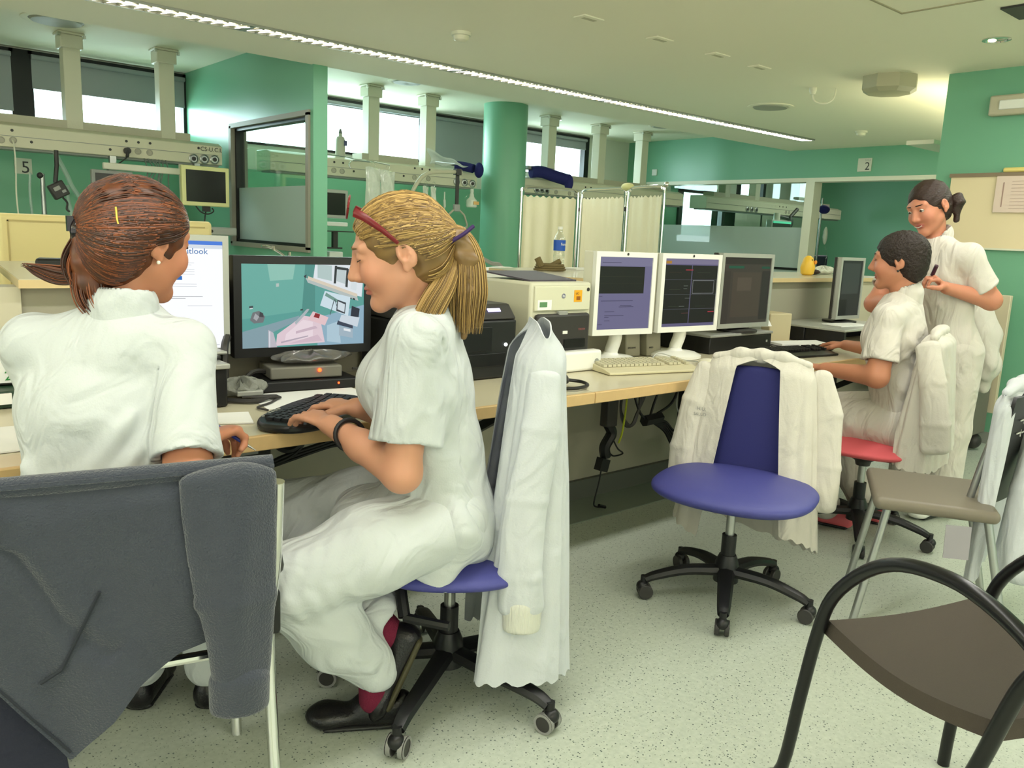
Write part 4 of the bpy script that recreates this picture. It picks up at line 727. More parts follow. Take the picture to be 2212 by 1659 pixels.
# two white upright monitors
def vio(y0=0, a=(150, 146, 190)): return R_(a, 0, 0, 1, 1)
s_1 = [vio(), R_((168, 164, 204), 0, .88, 1, 1), R_((40, 44, 38), 0, .50, .86, .87), R_((70, 70, 52), .01, .73, .84, .734), R_((70, 70, 52), .01, .64, .84, .643)]
for k, (x0, x1, y) in enumerate(((.05, .4, .92), (.06, .66, .395), (.42, .64, .33), (.40, .68, .31), (.14, .32, .245), (.14, .5, .19), (.14, .22, .165), (.14, .24, .12), (.02, .1, .07), (.02, .08, .46))): s_1.append(R_((86, 82, 120), x0, y, x1, y+.007))
s_2 = [vio(a=(130, 124, 168)), R_((168, 160, 196), 0, .92, 1, 1), R_((232, 172, 70), .02, .925, .12, .965)]
for r in range(4):
    for c_ in range(2): s_2.append(R_((40, 46, 40), .01+.5*c_, .05+.215*r, .495+.5*c_, .26+.215*r))
for x0, y0, x1, y1, c_ in ((.01, .475, .99, .479, (120, 126, 120)), (.01, .262, .99, .265, (120, 126, 120)), (.01, .69, .99, .693, (120, 126, 120)), (.50, .05, .503, .9, (110, 116, 110)), (.53, .49, .94, .495, (210, 214, 216)), (.53, .68, .94, .685, (210, 214, 216)), (.53, .49, .535, .685, (210, 214, 216)), (.935, .49, .94, .685, (210, 214, 216)), (.38, .83, .52, .845, (226, 70, 90)), (.86, .205, .98, .22, (226, 70, 90)), (.4, .42, .5, .425, (170, 180, 170)), (.3, .30, .4, .305, (170, 180, 170)), (.36, .6, .44, .605, (170, 180, 170)), (.36, .56, .43, .565, (170, 180, 170)), (.1, .3, .3, .303, (90, 104, 80)), (.1, .55, .3, .553, (90, 104, 80)), (.6, .3, .8, .303, (90, 104, 80)), (.6, .8, .85, .803, (90, 104, 80)), (.08, .8, .3, .803, (110, 84, 60)), (.35, .20, .48, .204, (190, 110, 110))): s_2.append(R_(c_, x0, y0, x1, y1))
s_3 = [vio(a=(92, 84, 74)), R_((70, 64, 58), 0, .90, 1, 1), R_((40, 120, 90), .10, .835, .42, .875), R_((40, 110, 84), .80, .835, .98, .87), R_((104, 92, 78), .2, .1, .8, .78), R_((84, 76, 68), 0, .0, .15, .8), R_((120, 106, 90), .3, .5, .6, .7), R_((70, 64, 60), .82, .05, 1, .8)]
def swan(P, d, n, t, m, lean=0):
    c = P(.5, 0, .02); b = MB()
    b.tube(bez([c+V(0, 0, .06)+n*.03, c+V(0, 0, -.02)+n*.03, Vector((c.x, c.y, .79))+n*.05, Vector((c.x, c.y, .755))+n*.05]), [(.055, .02)]*0 or .03, 12).obj('stand_neck', m, t)
    MB().lathe((c.x, c.y+.05, .742), [(0, .125), (.012, .125), (.024, .10), (.03, .04), (.04, .03)], 36).obj('stand_foot', m, t)
t, P, d, n = flat_monitor('upright_monitor', 'white upright monitor with violet text page and dark graph, right of the cream printer', (2.545, 2.44), (2.89, 2.40), .868, 1.228, .085, M_whitep, M_cream, .022, s_1, .55, group='upright monitors on the desk')
swan(P, d, n, t, M_whitep); MB().lathe(P(.5, .975, -.001)[:], [(0, .006), (.001, .006)], 16, ax=(0, -1, 0)).obj('round_logo', M_dark, t)
t, P, d, n = flat_monitor('upright_monitor', 'white upright monitor with grid of dark vital sign panels and red alarms', (2.935, 2.405), (3.34, 2.375), .868, 1.228, .085, M_whitep, M_cream, .022, s_2, .55, group='upright monitors on the desk')
swan(P, d, n, t, M_whitep); MB().lathe(P(.5, .975, -.001)[:], [(0, .006), (.001, .006)], 16, ax=(0, -1, 0)).obj('round_logo', M_dark, t)
t, P, d, n = flat_monitor('upright_monitor', 'silver upright monitor with brownish dim screen standing on a black computer', (3.45, 2.45), (3.89, 2.44), .86, 1.237, .06, M_silver, M_dark, .02, s_3, .5, group='upright monitors on the desk')
MB().lathe((3.68, 2.50, .838), [(0, .11), (.010, .11), (.016, .03)], 28).bx(3.65, 3.71, 2.50, 2.53, .84, .95).obj('stand', M_dark, t)
t, P, d, n = flat_monitor('upright_monitor', 'silver framed dark monitor turned towards the short haired person', (4.706, 2.50), (4.985, 2.495), .86, 1.232, .05, M_silver, M_dark, .018, [R_((60, 66, 62), 0, 0, 1, 1), R_((84, 92, 86), .1, .4, .9, .95), R_((40, 44, 42), 0, 0, .4, .3)], .5, group='upright monitors on the desk')
MB().lathe((4.845, 2.55, .838), [(0, .10), (.010, .10), (.016, .03)], 28).bx(4.82, 4.87, 2.53, 2.57, .84, .95).obj('stand', M_black, t)
# computers under monitors
c3 = thing('desktop_computer', 'flat black desktop computer carrying the brownish monitor', 'computer', (3.6, 2.6, .74)); MB().bx(3.36, 3.90, 2.42, 2.745, .742, .822).obj('case', M_black, c3, bevel=.005); MB().bx(3.355, 3.905, 2.415, 2.745, .822, .836).obj('top_plate', M_grey, c3, bevel=.004); MB().box((3.85, 2.416, .785), (.012, .003, .012)).obj('logo_badge', M_silver, c3)
c4 = thing('desktop_computer', 'flat black desktop computer with white sticker under the turned monitor', 'computer', (4.8, 2.6, .74)); MB().bx(4.40, 5.10, 2.52, 2.745, .742, .822).obj('case', M_black, c4, bevel=.005); MB().bx(4.395, 5.105, 2.27, 2.745, .822, .836).obj('top_plate', M_silver, c4, bevel=.004); MB().box((4.46, 2.517, .782), (.03, .004, .06)).obj('white_sticker', M_paper, c4)
MB().bx(4.41, 4.43, 2.28, 2.52, .742, .822).bx(5.07, 5.09, 2.28, 2.52, .742, .822).obj('side_support', M_black, c4)
pp = tag(MB().prism([(4.52, 2.36, .8375), (4.80, 2.32, .8375), (4.82, 2.46, .8375), (4.55, 2.5, .8375)], (0, 0, .006)).obj('loose_papers', M_paper), 'loose papers under the turned monitor', 'paper')
tl = thing('telephone', 'black telephone with card beside the turned monitor', 'telephone', (5.0, 2.4, .836)); MB().bx(4.97, 5.07, 2.33, 2.42, .838, .87).ell((5.0, 2.37, .90), (.03, .03, .05)).obj('body', M_black, tl, bevel=.006); MB().bx(5.055, 5.065, 2.31, 2.325, .838, .93).obj('card', M_paper, tl)
bx3 = tag(MB().prism([(4.10, 2.56, .742), (4.27, 2.53, .742), (4.30, 2.68, .742), (4.12, 2.72, .742)], (0, 0, .165)).obj('beige_speaker_box', mat('beige plastic', (206, 192, 156), .5), bevel=.006), 'beige box standing between the brownish monitor and the turned monitor', 'box')
cal2 = thing('calendar_pad', 'white tilted calendar sheet behind the brownish monitor', 'calendar', (3.98, 2.6, .74)); MB().prism([(3.93, 2.55, .842), (4.07, 2.53, .842), (4.06, 2.60, .96), (3.96, 2.62, .96)], (0, .004, 0)).obj('sheet', M_paper, cal2); MB().box((4.0, 2.62, .79), (.12, .06, .10)).obj('holder', M_silver, cal2)
for k, (x, y) in enumerate(((2.93, 2.56), (3.045, 2.53))):
    sp = thing('desk_speaker', 'small grey wedge speaker between the white monitors, %s' % ('left one' if k == 0 else 'right one'), 'speaker', (x, y, .74), group='desk speakers')
    MB().prism([(x-.045, y-.02, .742), (x+.045, y-.03, .742), (x+.04, y+.06, .742), (x-.04, y+.06, .742)], (0, .012, .13)).obj('case', mat('speaker grey', (150, 146, 128), .5), sp, bevel=.006)
    text('SPEEDLINK' if k == 0 else 'SPEED', .012, (x-.04, y-.024, .78), (math.radians(85), 0, -.05), M_dark, sp, sx=.9)
# beige keyboard
def keyboard(name, lab, c, w, dp, ang, m, mk, h=.03):
    t = thing(name, lab, 'keyboard', (c[0], c[1], .74), group='straight keyboards'); u = V(math.cos(ang), math.sin(ang), 0); v = V(-math.sin(ang), math.cos(ang), 0); o = V(c[0], c[1], .742)
    A = lambda a, b, z: o + u*a + v*b + V(0, 0, z)
    MB().prism([A(-w/2, -dp/2, 0), A(-w/2, -dp/2, .010), A(-w/2, -dp/2+.05, h*.6), A(-w/2, dp/2, h), A(-w/2, dp/2, 0)], u*w).obj('case', m, t, bevel=.003)
    k = MB(); sl = (h-h*.6)/(dp-.05)
    for r in range(6):
        for q in range(20):
            if q in (14, 18): continue
            b = -dp/2+.062+r*(dp-.075)/6+.008; k.box(A(-w/2+.018+q*(w-.036)/19.0*.985, b, h*.6+sl*(b+dp/2-.05)+.006), ((w-.036)/20*.82, (dp-.075)/6*.8, .010), rz=ang)
    k.obj('keys', mk, t); return t
keyboard('desk_keyboard', 'large beige keyboard in front of the two white monitors', (2.665, 2.245), .46, .19, math.radians(-14), mat('beige case', (206, 198, 164), .45), mat('beige keys', (200, 194, 166), .5), .034)
keyboard('desk_keyboard', 'black keyboard behind the coat covered blue chair', (3.80, 2.20), .44, .16, math.radians(-8), M_black, M_key)
ms = thing('computer_mouse', 'beige mouse with cable right of the beige keyboard', 'mouse', (3.05, 2.2, .74)); MB().ell((3.06, 2.20, .752), (.035, .055, .02)).obj('shell', M_creamp, ms); MB().tube(bez([(3.05, 2.25, .75), (3.03, 2.33, .75), (2.93, 2.38, .78), (2.85, 2.36, .76), (2.80, 2.33, .775)]), .003, 6).obj('cable', M_silver, ms)
m2 = thing('computer_mouse', 'dark mouse under the right hand of the short haired person', 'mouse', (4.20, 2.24, .74)); MB().ell((4.16, 2.25, .754), (.032, .05, .018)).obj('shell', M_dark, m2); MB().tube(bez([(4.15, 2.30, .75), (3.98, 2.40, .75), (3.92, 2.44, .76), (3.82, 2.34, .75), (3.72, 2.42, .75)]), .003, 6).obj('cable', M_dark, m2)
tag(MB().prism([(3.98, 2.40, .743), (4.28, 2.28, .743), (4.36, 2.42, .743), (4.02, 2.52, .743)], (0, 0, .02)).obj('stack_of_paper', M_paper), 'stack of white paper beside the dark mouse', 'paper')
# shelf things
wt = thing('water_bottle', 'clear water bottle with blue label on the counter shelf', 'bottle', (3.30, 3.45, 1.096))
bx_, by_ = 3.305, 3.47
MB().lathe((bx_, by_, 1.097), [(0, .028), (.004, .032), (.03, .030), (.034, .033), (.055, .030), (.06, .033), (.09, .031), (.105, .028), (.12, .033), (.165, .034), (.19, .025), (.21, .014), (.225, .013)], 28).obj('body', M_clear, wt)
MB().lathe((bx_, by_, 1.097), [(.105, .0338), (.165, .0348)], 28, caps=False).obj('label', mat('bottle blue', (40, 90, 190), .4), wt); MB().lathe((bx_, by_, 1.322), [(0, .0145), (.016, .0145)], 20).obj('cap', M_whitep, wt)
text('Font', .022, (bx_-.022, by_-.0352, 1.097+.135), (math.pi/2, 0, 0), M_paper, wt)
be = thing('brown_strap', 'coiled olive brown strap with cuff on the counter shelf', 'strap', (3.1, 3.3, 1.096))
b = MB()
for k in range(3): b.tube(bez([(3.02+.10*math.cos(a)*(1-.1*k)+.06, 3.30+.06*math.sin(a), 1.104+.012*k) for a in [x*math.pi/6 for x in range(12)]], 40), (.006+.001*k), 6)
b.obj('coil', mat('olive strap', (112, 98, 62), .8), be); MB().tube([(3.00, 3.28, 1.12), (2.985, 3.30, 1.165)], .018, 10).tube([(3.08, 3.30, 1.12), (3.135, 3.28, 1.15)], .015, 10).obj('cuff', mat('olive strap', (112, 98, 62), .8), be)
tag(MB().bx(3.36, 3.60, 3.38, 3.50, 1.097, 1.107).obj('white_tray', M_whitep), 'flat white tray right of the water bottle', 'tray')
dkk = thing('yellow_toy_duck', 'small yellow egg shaped toy on the right counter shelf', 'toy', (5.2, 3.05, 1.096))
MB().lathe((5.16, 2.98, 1.097), [(0, .03), (.01, .042), (.05, .048), (.085, .040), (.115, .030), (.13, .012)], 24).obj('body', mat('toy yellow', (244, 196, 70), .35), dkk); MB().ell((5.175, 2.935, 1.185), (.012, .010, .014)).obj('beak', mat('toy orange', (226, 140, 50), .4), dkk)
MB().ell((5.15, 2.945, 1.20), .004).obj('eye', M_dark, dkk)
tag(MB().ell((5.36, 3.06, 1.115), (.07, .05, .02)).ell((5.32, 3.05, 1.125), (.03, .03, .02)).obj('dark_cloth', mat('dark brown cloth', (60, 44, 36), .8)), 'dark crumpled cloth beside the yellow toy', 'cloth')
tag(MB().sheet(crump(5.56, 3.08, 1.098, .10, .06, .05, 2), 24, 10).obj('clear_wrapper', M_bag), 'clear crumpled wrapper at the right end of the counter shelf', 'wrapper')
# ---------------------------------------------------------------- smooth surface engine (signed distance + surface nets)
A_ = lambda v: np.array(v, dtype=np.float64)
def nrm(v): v = A_(v); return v/max(1e-9, np.linalg.norm(v))
class Pr:
    __slots__ = ('t', 'op', 'k', 'p')
    def __init__(s, t, op, k, p): s.t, s.op, s.k, s.p = t, op, k, p
    def d(s, P):
        p = s.p
        if s.t == 'rc':
            a, b, ra, rb = p; ba = b-a; q = P-a; h = np.clip((q@ba)/max(1e-12, ba@ba), 0, 1)
            return np.sqrt(((q-h[:, None]*ba)**2).sum(1)) - (ra+(rb-ra)*h)
        if s.t == 'el':
            c, r, R = p; q = (P-c)@R; k0 = np.sqrt(((q/r)**2).sum(1)); k1 = np.sqrt(((q/(r*r))**2).sum(1)); return k0*(k0-1)/np.maximum(k1, 1e-9)
        if s.t == 'ec':
            a, b, wa, ta, wb, tb, u, v = p; ba = b-a; L = np.sqrt(ba@ba); ax = ba/max(L, 1e-9); q = P-a; z = q@ax; h = np.clip(z/max(L, 1e-9), 0, 1)
            w = wa+(wb-wa)*h; t = ta+(tb-ta)*h; e = z-h*L; m = np.minimum(w, t)
            if s.op == 'f':
                e = np.minimum(e, 0); x, y = q@u, q@v; d = (np.sqrt((x/w)**2+(y/t)**2+(e/m)**2)-1)*m; wi, ti = w-.018, t-.018
                din = np.maximum((np.sqrt((x/wi)**2+(y/ti)**2)-1)*np.minimum(wi, ti), L-.05-z); d = np.maximum(d, z-L); return np.maximum(d, -din)
            return (np.sqrt((q@u/w)**2+(q@v/t)**2+(e/m)**2)-1)*m
        if s.t == 'sq':
            c, r, R = p; q = np.abs((P-c)@R)/r; return (np.sqrt((q[:, 0]**2.6+q[:, 1]**2.6)**(2/2.6)+q[:, 2]**2)-1)*r.min()
        if s.t == 'bx':
            c, r, R, rr = p; q = np.abs((P-c)@R)-(r-rr); return np.sqrt((np.maximum(q, 0)**2).sum(1))+np.minimum(q.max(1), 0)-rr
        if s.t == 'pl':
            c, n = p; return (P-c)@n
    def bb(s):
        p = s.p
        if s.t == 'rc': r = max(p[2], p[3]); return np.minimum(p[0], p[1])-r, np.maximum(p[0], p[1])+r
        if s.t in ('el', 'sq'): r = p[1].max()*1.3; return p[0]-r, p[0]+r
        if s.t == 'ec': r = max(p[2:6]); return np.minimum(p[0], p[1])-r, np.maximum(p[0], p[1])+r
        if s.t == 'bx': r = np.linalg.norm(p[1]); return p[0]-r, p[0]+r
class SD:
    def __init__(s): s.l = []
    def rc(s, a, b, ra, rb=None, k=.02, op='u'): s.l.append(Pr('rc', op, k, (A_(a), A_(b), ra, ra if rb is None else rb))); return s
    def ch(s, pts, rs, k=.02, op='u'):
        for i in range(len(pts)-1): s.rc(pts[i], pts[i+1], rs[i], rs[i+1], k, op)
        return s
    def el(s, c, r, R=None, k=.02, op='u'): s.l.append(Pr('el', op, k, (A_(c), A_(r) if not np.isscalar(r) else A_([r]*3), np.eye(3) if R is None else R))); return s
    def sq(s, c, r, R, k=.01): s.l.append(Pr('sq', 'u', k, (A_(c), A_(r), R))); return s
    def ec(s, a, b, wa, ta, wb, tb, u, k=.03, op='u'):
        a, b = A_(a), A_(b); ax = nrm(b-a); u = A_(u); u = nrm(u-ax*(u@ax)); s.l.append(Pr('ec', op, k, (a, b, wa, ta, wb, tb, u, np.cross(ax, u)))); return s
    def bx(s, c, r, R=None, rr=.01, k=.01, op='u'): s.l.append(Pr('bx', op, k, (A_(c), A_(r), np.eye(3) if R is None else R, rr))); return s
    def cut(s, c, n, k=.004): s.l.append(Pr('pl', 's', k, (A_(c), nrm(n)))); return s   # removes the side the normal points away from
    def ev(s, P, act=None, disp=None):
        D = np.full(len(P), 9.0)
        for i, pr in enumerate(s.l):
            if act is not None and not act[i]: continue
            d = pr.d(P); k = pr.k
            if pr.op != 's':
                h = np.clip(.5+.5*(D-d)/k, 0, 1); D = D*(1-h)+d*h-k*h*(1-h)
            else:
                h = np.clip(.5-.5*(D+d)/k, 0, 1); D = D*(1-h)-d*h+k*h*(1-h)
            if i == 0 and False: D = d
        if disp is not None: D = D+disp(P)
        return D
    def mesh(s, name, m, parent=None, h=.005, disp=None, col=None, smooth=True, B=14, mg=.03):
        lo = np.min([p.bb()[0] for p in s.l if p.op != 's'], 0)-.03; hi = np.max([p.bb()[1] for p in s.l if p.op != 's'], 0)+.03
        nb = np.ceil((hi-lo)/(h*B)).astype(int); N = nb*B; F = np.full(N, 1., np.float32)
        g = np.stack(np.meshgrid(*[np.arange(n) for n in nb], indexing='ij'), -1).reshape(-1, 3)
        cen = lo+(g*B+(B-1)/2)*h; Rd = h*B*.5*1.74
        dc = np.stack([p.d(cen) for p in s.l], 1); isu = np.array([p.op != 's' for p in s.l]); du = np.where(isu, dc, 9).min(1); ds = np.where(~isu, dc, 9).min(1)
        off = np.stack(np.meshgrid(*[np.arange(B)]*3, indexing='ij'), -1).reshape(-1, 3)*h
        for i in range(len(g)):
            a = g[i]*B; sl = tuple(slice(x, x+B) for x in a)
            if du[i] > Rd+mg: continue
            if ds[i] > Rd+mg and du[i] < -(Rd+mg): F[sl] = -1.; continue
            act = np.where(isu, dc[i] < du[i]+2*Rd+.06, dc[i] < Rd+.05)
            F[sl] = s.ev(lo+a*h+off, act, disp).reshape(B, B, B)
        v, q = nets(F); v = lo+v*h
        me = bpy.data.meshes.new(name); me.vertices.add(len(v)); me.vertices.foreach_set('co', v.astype(np.float32).ravel())
        me.loops.add(q.size); me.loops.foreach_set('vertex_index', q.ravel().astype(np.int32)); me.polygons.add(len(q))
        me.polygons.foreach_set('loop_start', np.arange(0, q.size, 4, dtype=np.int32)); me.polygons.foreach_set('loop_total', np.full(len(q), 4, np.int32))
        me.update(calc_edges=True); me.validate()
        me.polygons.foreach_set('use_smooth', np.ones(len(me.polygons), bool)); me.materials.append(m)
        if col is not None:
            ca = me.color_attributes.new('Col', 'FLOAT_COLOR', 'POINT'); c = np.ones((len(me.vertices), 4), np.float32); c[:, :3] = col(v); ca.data.foreach_set('color', c.ravel())
        o = bpy.data.objects.new(name, me); C.objects.link(o)
        if parent: par(o, parent)
        return o
def nets(F):
    S = F < 0; nx, ny, nz = F.shape
    c = [S[i:nx-1+i, j:ny-1+j, k:nz-1+k] for i in (0, 1) for j in (0, 1) for k in (0, 1)]
    sm = sum(x.astype(np.int8) for x in c); cells = (sm > 0) & (sm < 8); idx = np.full(cells.shape, -1, np.int64); cc = np.argwhere(cells); idx[cells] = np.arange(len(cc))
    f = np.stack([F[cc[:, 0]+i, cc[:, 1]+j, cc[:, 2]+k] for i in (0, 1) for j in (0, 1) for k in (0, 1)], 1).astype(np.float64)
    co = np.array([(i, j, k) for i in (0, 1) for j in (0, 1) for k in (0, 1)], float); acc = np.zeros((len(cc), 3)); cnt = np.zeros(len(cc))
    for a in range(8):
        for b in range(a+1, 8):
            if np.abs(co[a]-co[b]).sum() != 1: continue
            m = (f[:, a] < 0) != (f[:, b] < 0); t = np.where(m, f[:, a]/np.where(m, f[:, a]-f[:, b], 1), 0)
            acc += np.where(m[:, None], co[a]+(co[b]-co[a])*t[:, None], 0); cnt += m
    v = cc+acc/np.maximum(cnt, 1)[:, None]; Q = []
    for ax in range(3):
        sh = [nx, ny, nz]; a0 = [slice(None)]*3; a1 = [slice(None)]*3; a0[ax] = slice(0, sh[ax]-1); a1[ax] = slice(1, sh[ax])
        e = S[tuple(a0)] != S[tuple(a1)]; u, w = [(1, 2), (2, 0), (0, 1)][ax]; ee = np.argwhere(e); ee = ee[(ee[:, u] > 0) & (ee[:, w] > 0) & (ee[:, u] < sh[u]-1) & (ee[:, w] < sh[w]-1)]
        def I(du, dw): k = ee.copy(); k[:, u] -= du; k[:, w] -= dw; return idx[k[:, 0], k[:, 1], k[:, 2]]
        q = np.stack([I(1, 1), I(0, 1), I(0, 0), I(1, 0)], 1); ins = S[ee[:, 0], ee[:, 1], ee[:, 2]]; q[~ins] = q[~ins][:, ::-1]; Q.append(q[(q >= 0).all(1)])
    return v, np.concatenate(Q)
def folds(dirv, freq, amp, seed=0, warp=.5):
    """soft cloth folds running along dirv"""
    d = nrm(dirv); rs = np.random.RandomState(seed); a = nrm(np.cross(d, [.3, .5, .8])); b = np.cross(d, a); ph = rs.rand(8)*6.28
    def f(P):
        x, y, z = P@a, P@b, P@d
        w = warp*np.sin(z*5+ph[0]+2*x*7)
        s1_ = np.sin(freq*x+w*2+ph[2])*np.cos(freq*.7*y+w+ph[3]); s2 = np.sin(freq*1.9*y+w*3+ph[4]+z*3)
        return amp*(s1_*.7+.4*s2*np.cos(z*4+ph[5]))
    return f
def frame(fwd, tilt=0, roll=0):
    """columns right, forward, up; fwd in degrees from X, tilt<0 looks down"""
    a = math.radians(fwd); t = math.radians(tilt); f = A_([math.cos(a)*math.cos(t), math.sin(a)*math.cos(t), math.sin(t)]); r = A_([math.sin(a), -math.cos(a), 0]); u = np.cross(r, f)
    c, s_ = math.cos(math.radians(roll)), math.sin(math.radians(roll)); r2 = r*c+u*s_; u2 = -r*s_+u*c; return np.stack([r2, f, u2], 1)
M_skin = mat('skin', (214, 160, 130), .5, vcol=True, sss=.12)
M_hair = mat('hair strands', (90, 60, 40), .38, vcol=True, spec=.6)
M_eye = mat('eye white', (228, 222, 214), .2); M_iris = mat('iris', (60, 40, 28), .2)
def head_prims(S, c, R, s=1.0, neck=None):
    G = lambda x, y, z: c+R@(A_([x, y, z])*s)
    S.el(G(0, -.012, .032), A_([.074, .092, .082])*s, R, .02); S.el(G(0, .030, -.028), A_([.060, .060, .086])*s, R, .03)
    for q in (-1, 1):
        S.rc(G(q*.046, .005, -.055), G(q*.012, .068, -.098), .020*s, .015*s, .025); S.el(G(q*.036, .062, -.028), .026*s, R, .03)
        S.rc(G(q*.043, .072, .031), G(q*.012, .083, .030), .009*s, .008*s, .02)
    S.el(G(0, .076, -.100), .016*s, R, .02)
    for q in (-1, 1): S.el(G(q*.034, .110, .013), A_([.018, .024, .014])*s, R, .012, 's')
    S.rc(G(0, .082, .020), G(0, .092, -.030), .009*s, .014*s, .010); S.rc(G(0, .090, .018), G(0, .112, -.026), .006*s, .0105*s, .010); S.el(G(.0095, .100, -.032), .0080*s, R, .008); S.el(G(-.0095, .100, -.032), .0080*s, R, .008)
    S.el(G(0, .0865, -.058), A_([.022, .010, .0052])*s, R, .006); S.el(G(0, .0855, -.068), A_([.019, .010, .0060])*s, R, .006); S.rc(G(-.020, .0915, -.063), G(.020, .0915, -.063), .0016*s, k=.004, op='s')
    for q in (-1, 1):   # ear: dished shell with rim and lobe
        S.el(G(q*.079, -.014, -.004), A_([.009, .020, .031])*s, R@np.array(Matrix.Rotation(-.25, 3, 'X')), .006); S.el(G(q*.091, -.010, .003), A_([.0105, .011, .019])*s, R, .003, 's'); S.ch([G(q*.0885, y_, z_) for y_, z_ in ((-.001, .017), (-.014, .023), (-.026, .012), (-.027, -.004), (-.020, -.018))], [.0035*s]*5, .002, 's'); S.el(G(q*.090, -.008, -.006), A_([.011, .008, .010])*s, R, .002, 's'); S.el(G(q*.083, .001, -.004), A_([.004, .004, .008])*s, R, .004); S.el(G(q*.079, -.006, -.032), A_([.006, .008, .010])*s, R, .006)
    return G
def hand(S, W, f, n, sd, curl=(.5, .5, .35), L=1.0, spread=.12, thumb=(.55, .75, .3), curls=None):
    """W wrist, f towards knuckles, n palm normal (down), sd towards the thumb"""
    f = nrm(f); n = nrm(A_(n)-f*(A_(n)@f)); sd0 = np.cross(n, f); sd = sd0 if sd0@A_(sd) > 0 else -sd0; W = A_(W)
    S.ec(W-f*.01, W+f*.080*L, .024*L, .017*L, .039*L, .0125*L, sd, .016)
    for i in range(4):
        b = W+f*(.082, .088, .085, .077)[i]*L+sd*(.031, .0105, -.0105, -.031)[i]*L-n*.002; ln = (.070, .079, .073, .057)[i]*L; a = 0; d0 = nrm(f+sd*spread*(1, .35, -.35, -1)[i]); p = b-d0*.012; r = .0088*L
        cu = curl if curls is None else curls[i]; pts = [p]; rs = [r]
        for j, fr in enumerate((.46, .30, .24)):
            a += cu[j]; d = d0*math.cos(a)+n*math.sin(a); p = (b if j == 0 else p)+d*ln*fr; pts.append(p); rs.append(r*(.95, .85, .72)[j])
        S.ch(pts, rs, .004)
    t0 = W+f*.022*L+sd*.022*L; t1 = t0+nrm(f*thumb[0]+sd*thumb[1]+n*thumb[2])*.046*L; t2 = t1+nrm(f*(thumb[0]+.5)+sd*.2+n*(thumb[2]+.15))*.032*L; t3 = t2+nrm(f+n*(thumb[2]+.2))*.026*L
    S.ch([t0, t1, t2, t3], [.0145*L, .0115*L, .0100*L, .0078*L], .008)
def strands(name, parent, paths, cols, r=.0018, seed=1):
    rs = random.Random(seed); m = MB(); cl = []
    for p in paths:
        n0 = len(m.f); k = len(p); rr = r*(.7+.7*rs.random()); m.tube(p, [rr*(1-.75*(i/(k-1))**4) for i in range(k)], 4, caps=False); c = lin(rs.choice(cols)); j = .85+.3*rs.random(); cl += [tuple(x*j for x in c)]*(len(m.f)-n0)
    me = bpy.data.meshes.new(name); me.from_pydata(m.v, [], m.f); me.materials.append(M_hair); ca = me.color_attributes.new('Col', 'FLOAT_COLOR', 'CORNER')
    arr = np.ones((len(me.loops), 4), np.float32); arr[:, :3] = np.repeat(np.array(cl, np.float32), 4, 0); ca.data.foreach_set('color', arr.ravel()); me.polygons.foreach_set('use_smooth', np.ones(len(me.polygons), bool))
    o = bpy.data.objects.new(name, me); C.objects.link(o); par(o, parent); o['kind'] = 'stuff'; return o
def streak(colA, colB, c, R, f=70):
    ca, cb = A_(lin(colA)), A_(lin(colB))
    def g(v):
        q = (v-c)@R; t = .5+.5*np.sin(f*2*q[:, 0]+6*np.sin(f*.35*q[:, 2]))*np.sin(f*1.3*q[:, 2]+4*np.sin(30*q[:, 0])); t = np.clip(t, 0, 1)**1.2*.6; return ca*(1-t[:, None])+cb*t[:, None]
    return g
def cap_paths(c, R, rad, ends, starts, n, lift=.003, seed=3, steps=14):
    rs = random.Random(seed); out = []
    for i in range(n):
        u = rs.random(); s0, s1_ = starts[rs.randrange(len(starts))]; a = A_(s0)*(1-u)+A_(s1_)*u+A_([rs.gauss(0, .06) for _ in range(3)]); e = A_(ends)+A_([rs.gauss(0, .05) for _ in range(3)]); l = lift*(rs.random()+.2); p = []
        for j in range(steps+1):
            t = j/steps; d = nrm(nrm(a)*(1-t)+nrm(e)*t+A_([0, 0, .10*math.sin(math.pi*t)*(rs.random()*.1+.2)])); p.append(c+R@(d*(A_(rad)+l*math.sin(math.pi*min(1, t*1.1+.05)))))
        out.append([Vector(x) for x in p])
    return out
def lids(S, c, R, s, openness=.0):
    G = lambda x, y, z: c+R@(A_([x, y, z])*s)
    for q in (-1, 1): S.el(G(q*.031, .0775, .0125+openness*.012), A_([.0145, .0125, .0115])*s, R, .006)
def project(paths, S, c, off=.0015, rng=9):
    P = np.array([A_(p) for q in paths for p in q]); D = P-c; D /= np.linalg.norm(D, axis=1)[:, None]
    for _ in range(7): d = S.ev(P); P = P-D*np.clip(d-off, -.03, .03)[:, None]
    rs = np.random.RandomState(1); P = P+D*(rs.rand(len(P))*.0006)[:, None]; out = []; i = 0
    for q in paths: out.append([Vector(x) for x in P[i:i+len(q)]]); i += len(q)
    return out
def eyes(G, R, s, parent, opened=False):
    for q in (-1, 1):
        if opened:
            e = MB().ell(G(q*.031, .0795, .010), .0118*s).obj('eye', M_eye, parent); MB().ell(G(q*.031-.001, .0900, .0085), (.0055*s, .003*s, .0055*s), rot=Matrix([list(r) for r in R])).obj('iris', M_iris, e)
        MB().tube([Vector(G(q*(.031+x), .0912-6*x*x*8-.001, .0060+18*x*x)) for x in (-.013, -.008, -.003, .003, .008, .013)], [(.0010, .0018)]*6, 6).obj('eyelash', mat('lash brown', (52, 36, 28), .7), parent)
def brows(G, parent, m, z=.033, y=.0925):
    for q in (-1, 1): MB().tube([Vector(G(q*x, y-.9*max(0, x-.014)**1.5*2.2, z+.12*(x-.014)-3*(x-.014)**2)) for x in (.013, .020, .028, .036, .044)], [(.0016, .0030), (.0018, .0034), (.0016, .0030), (.0014, .0024), (.0008, .0012)], 6, flat=None).obj('eyebrow', m, parent)
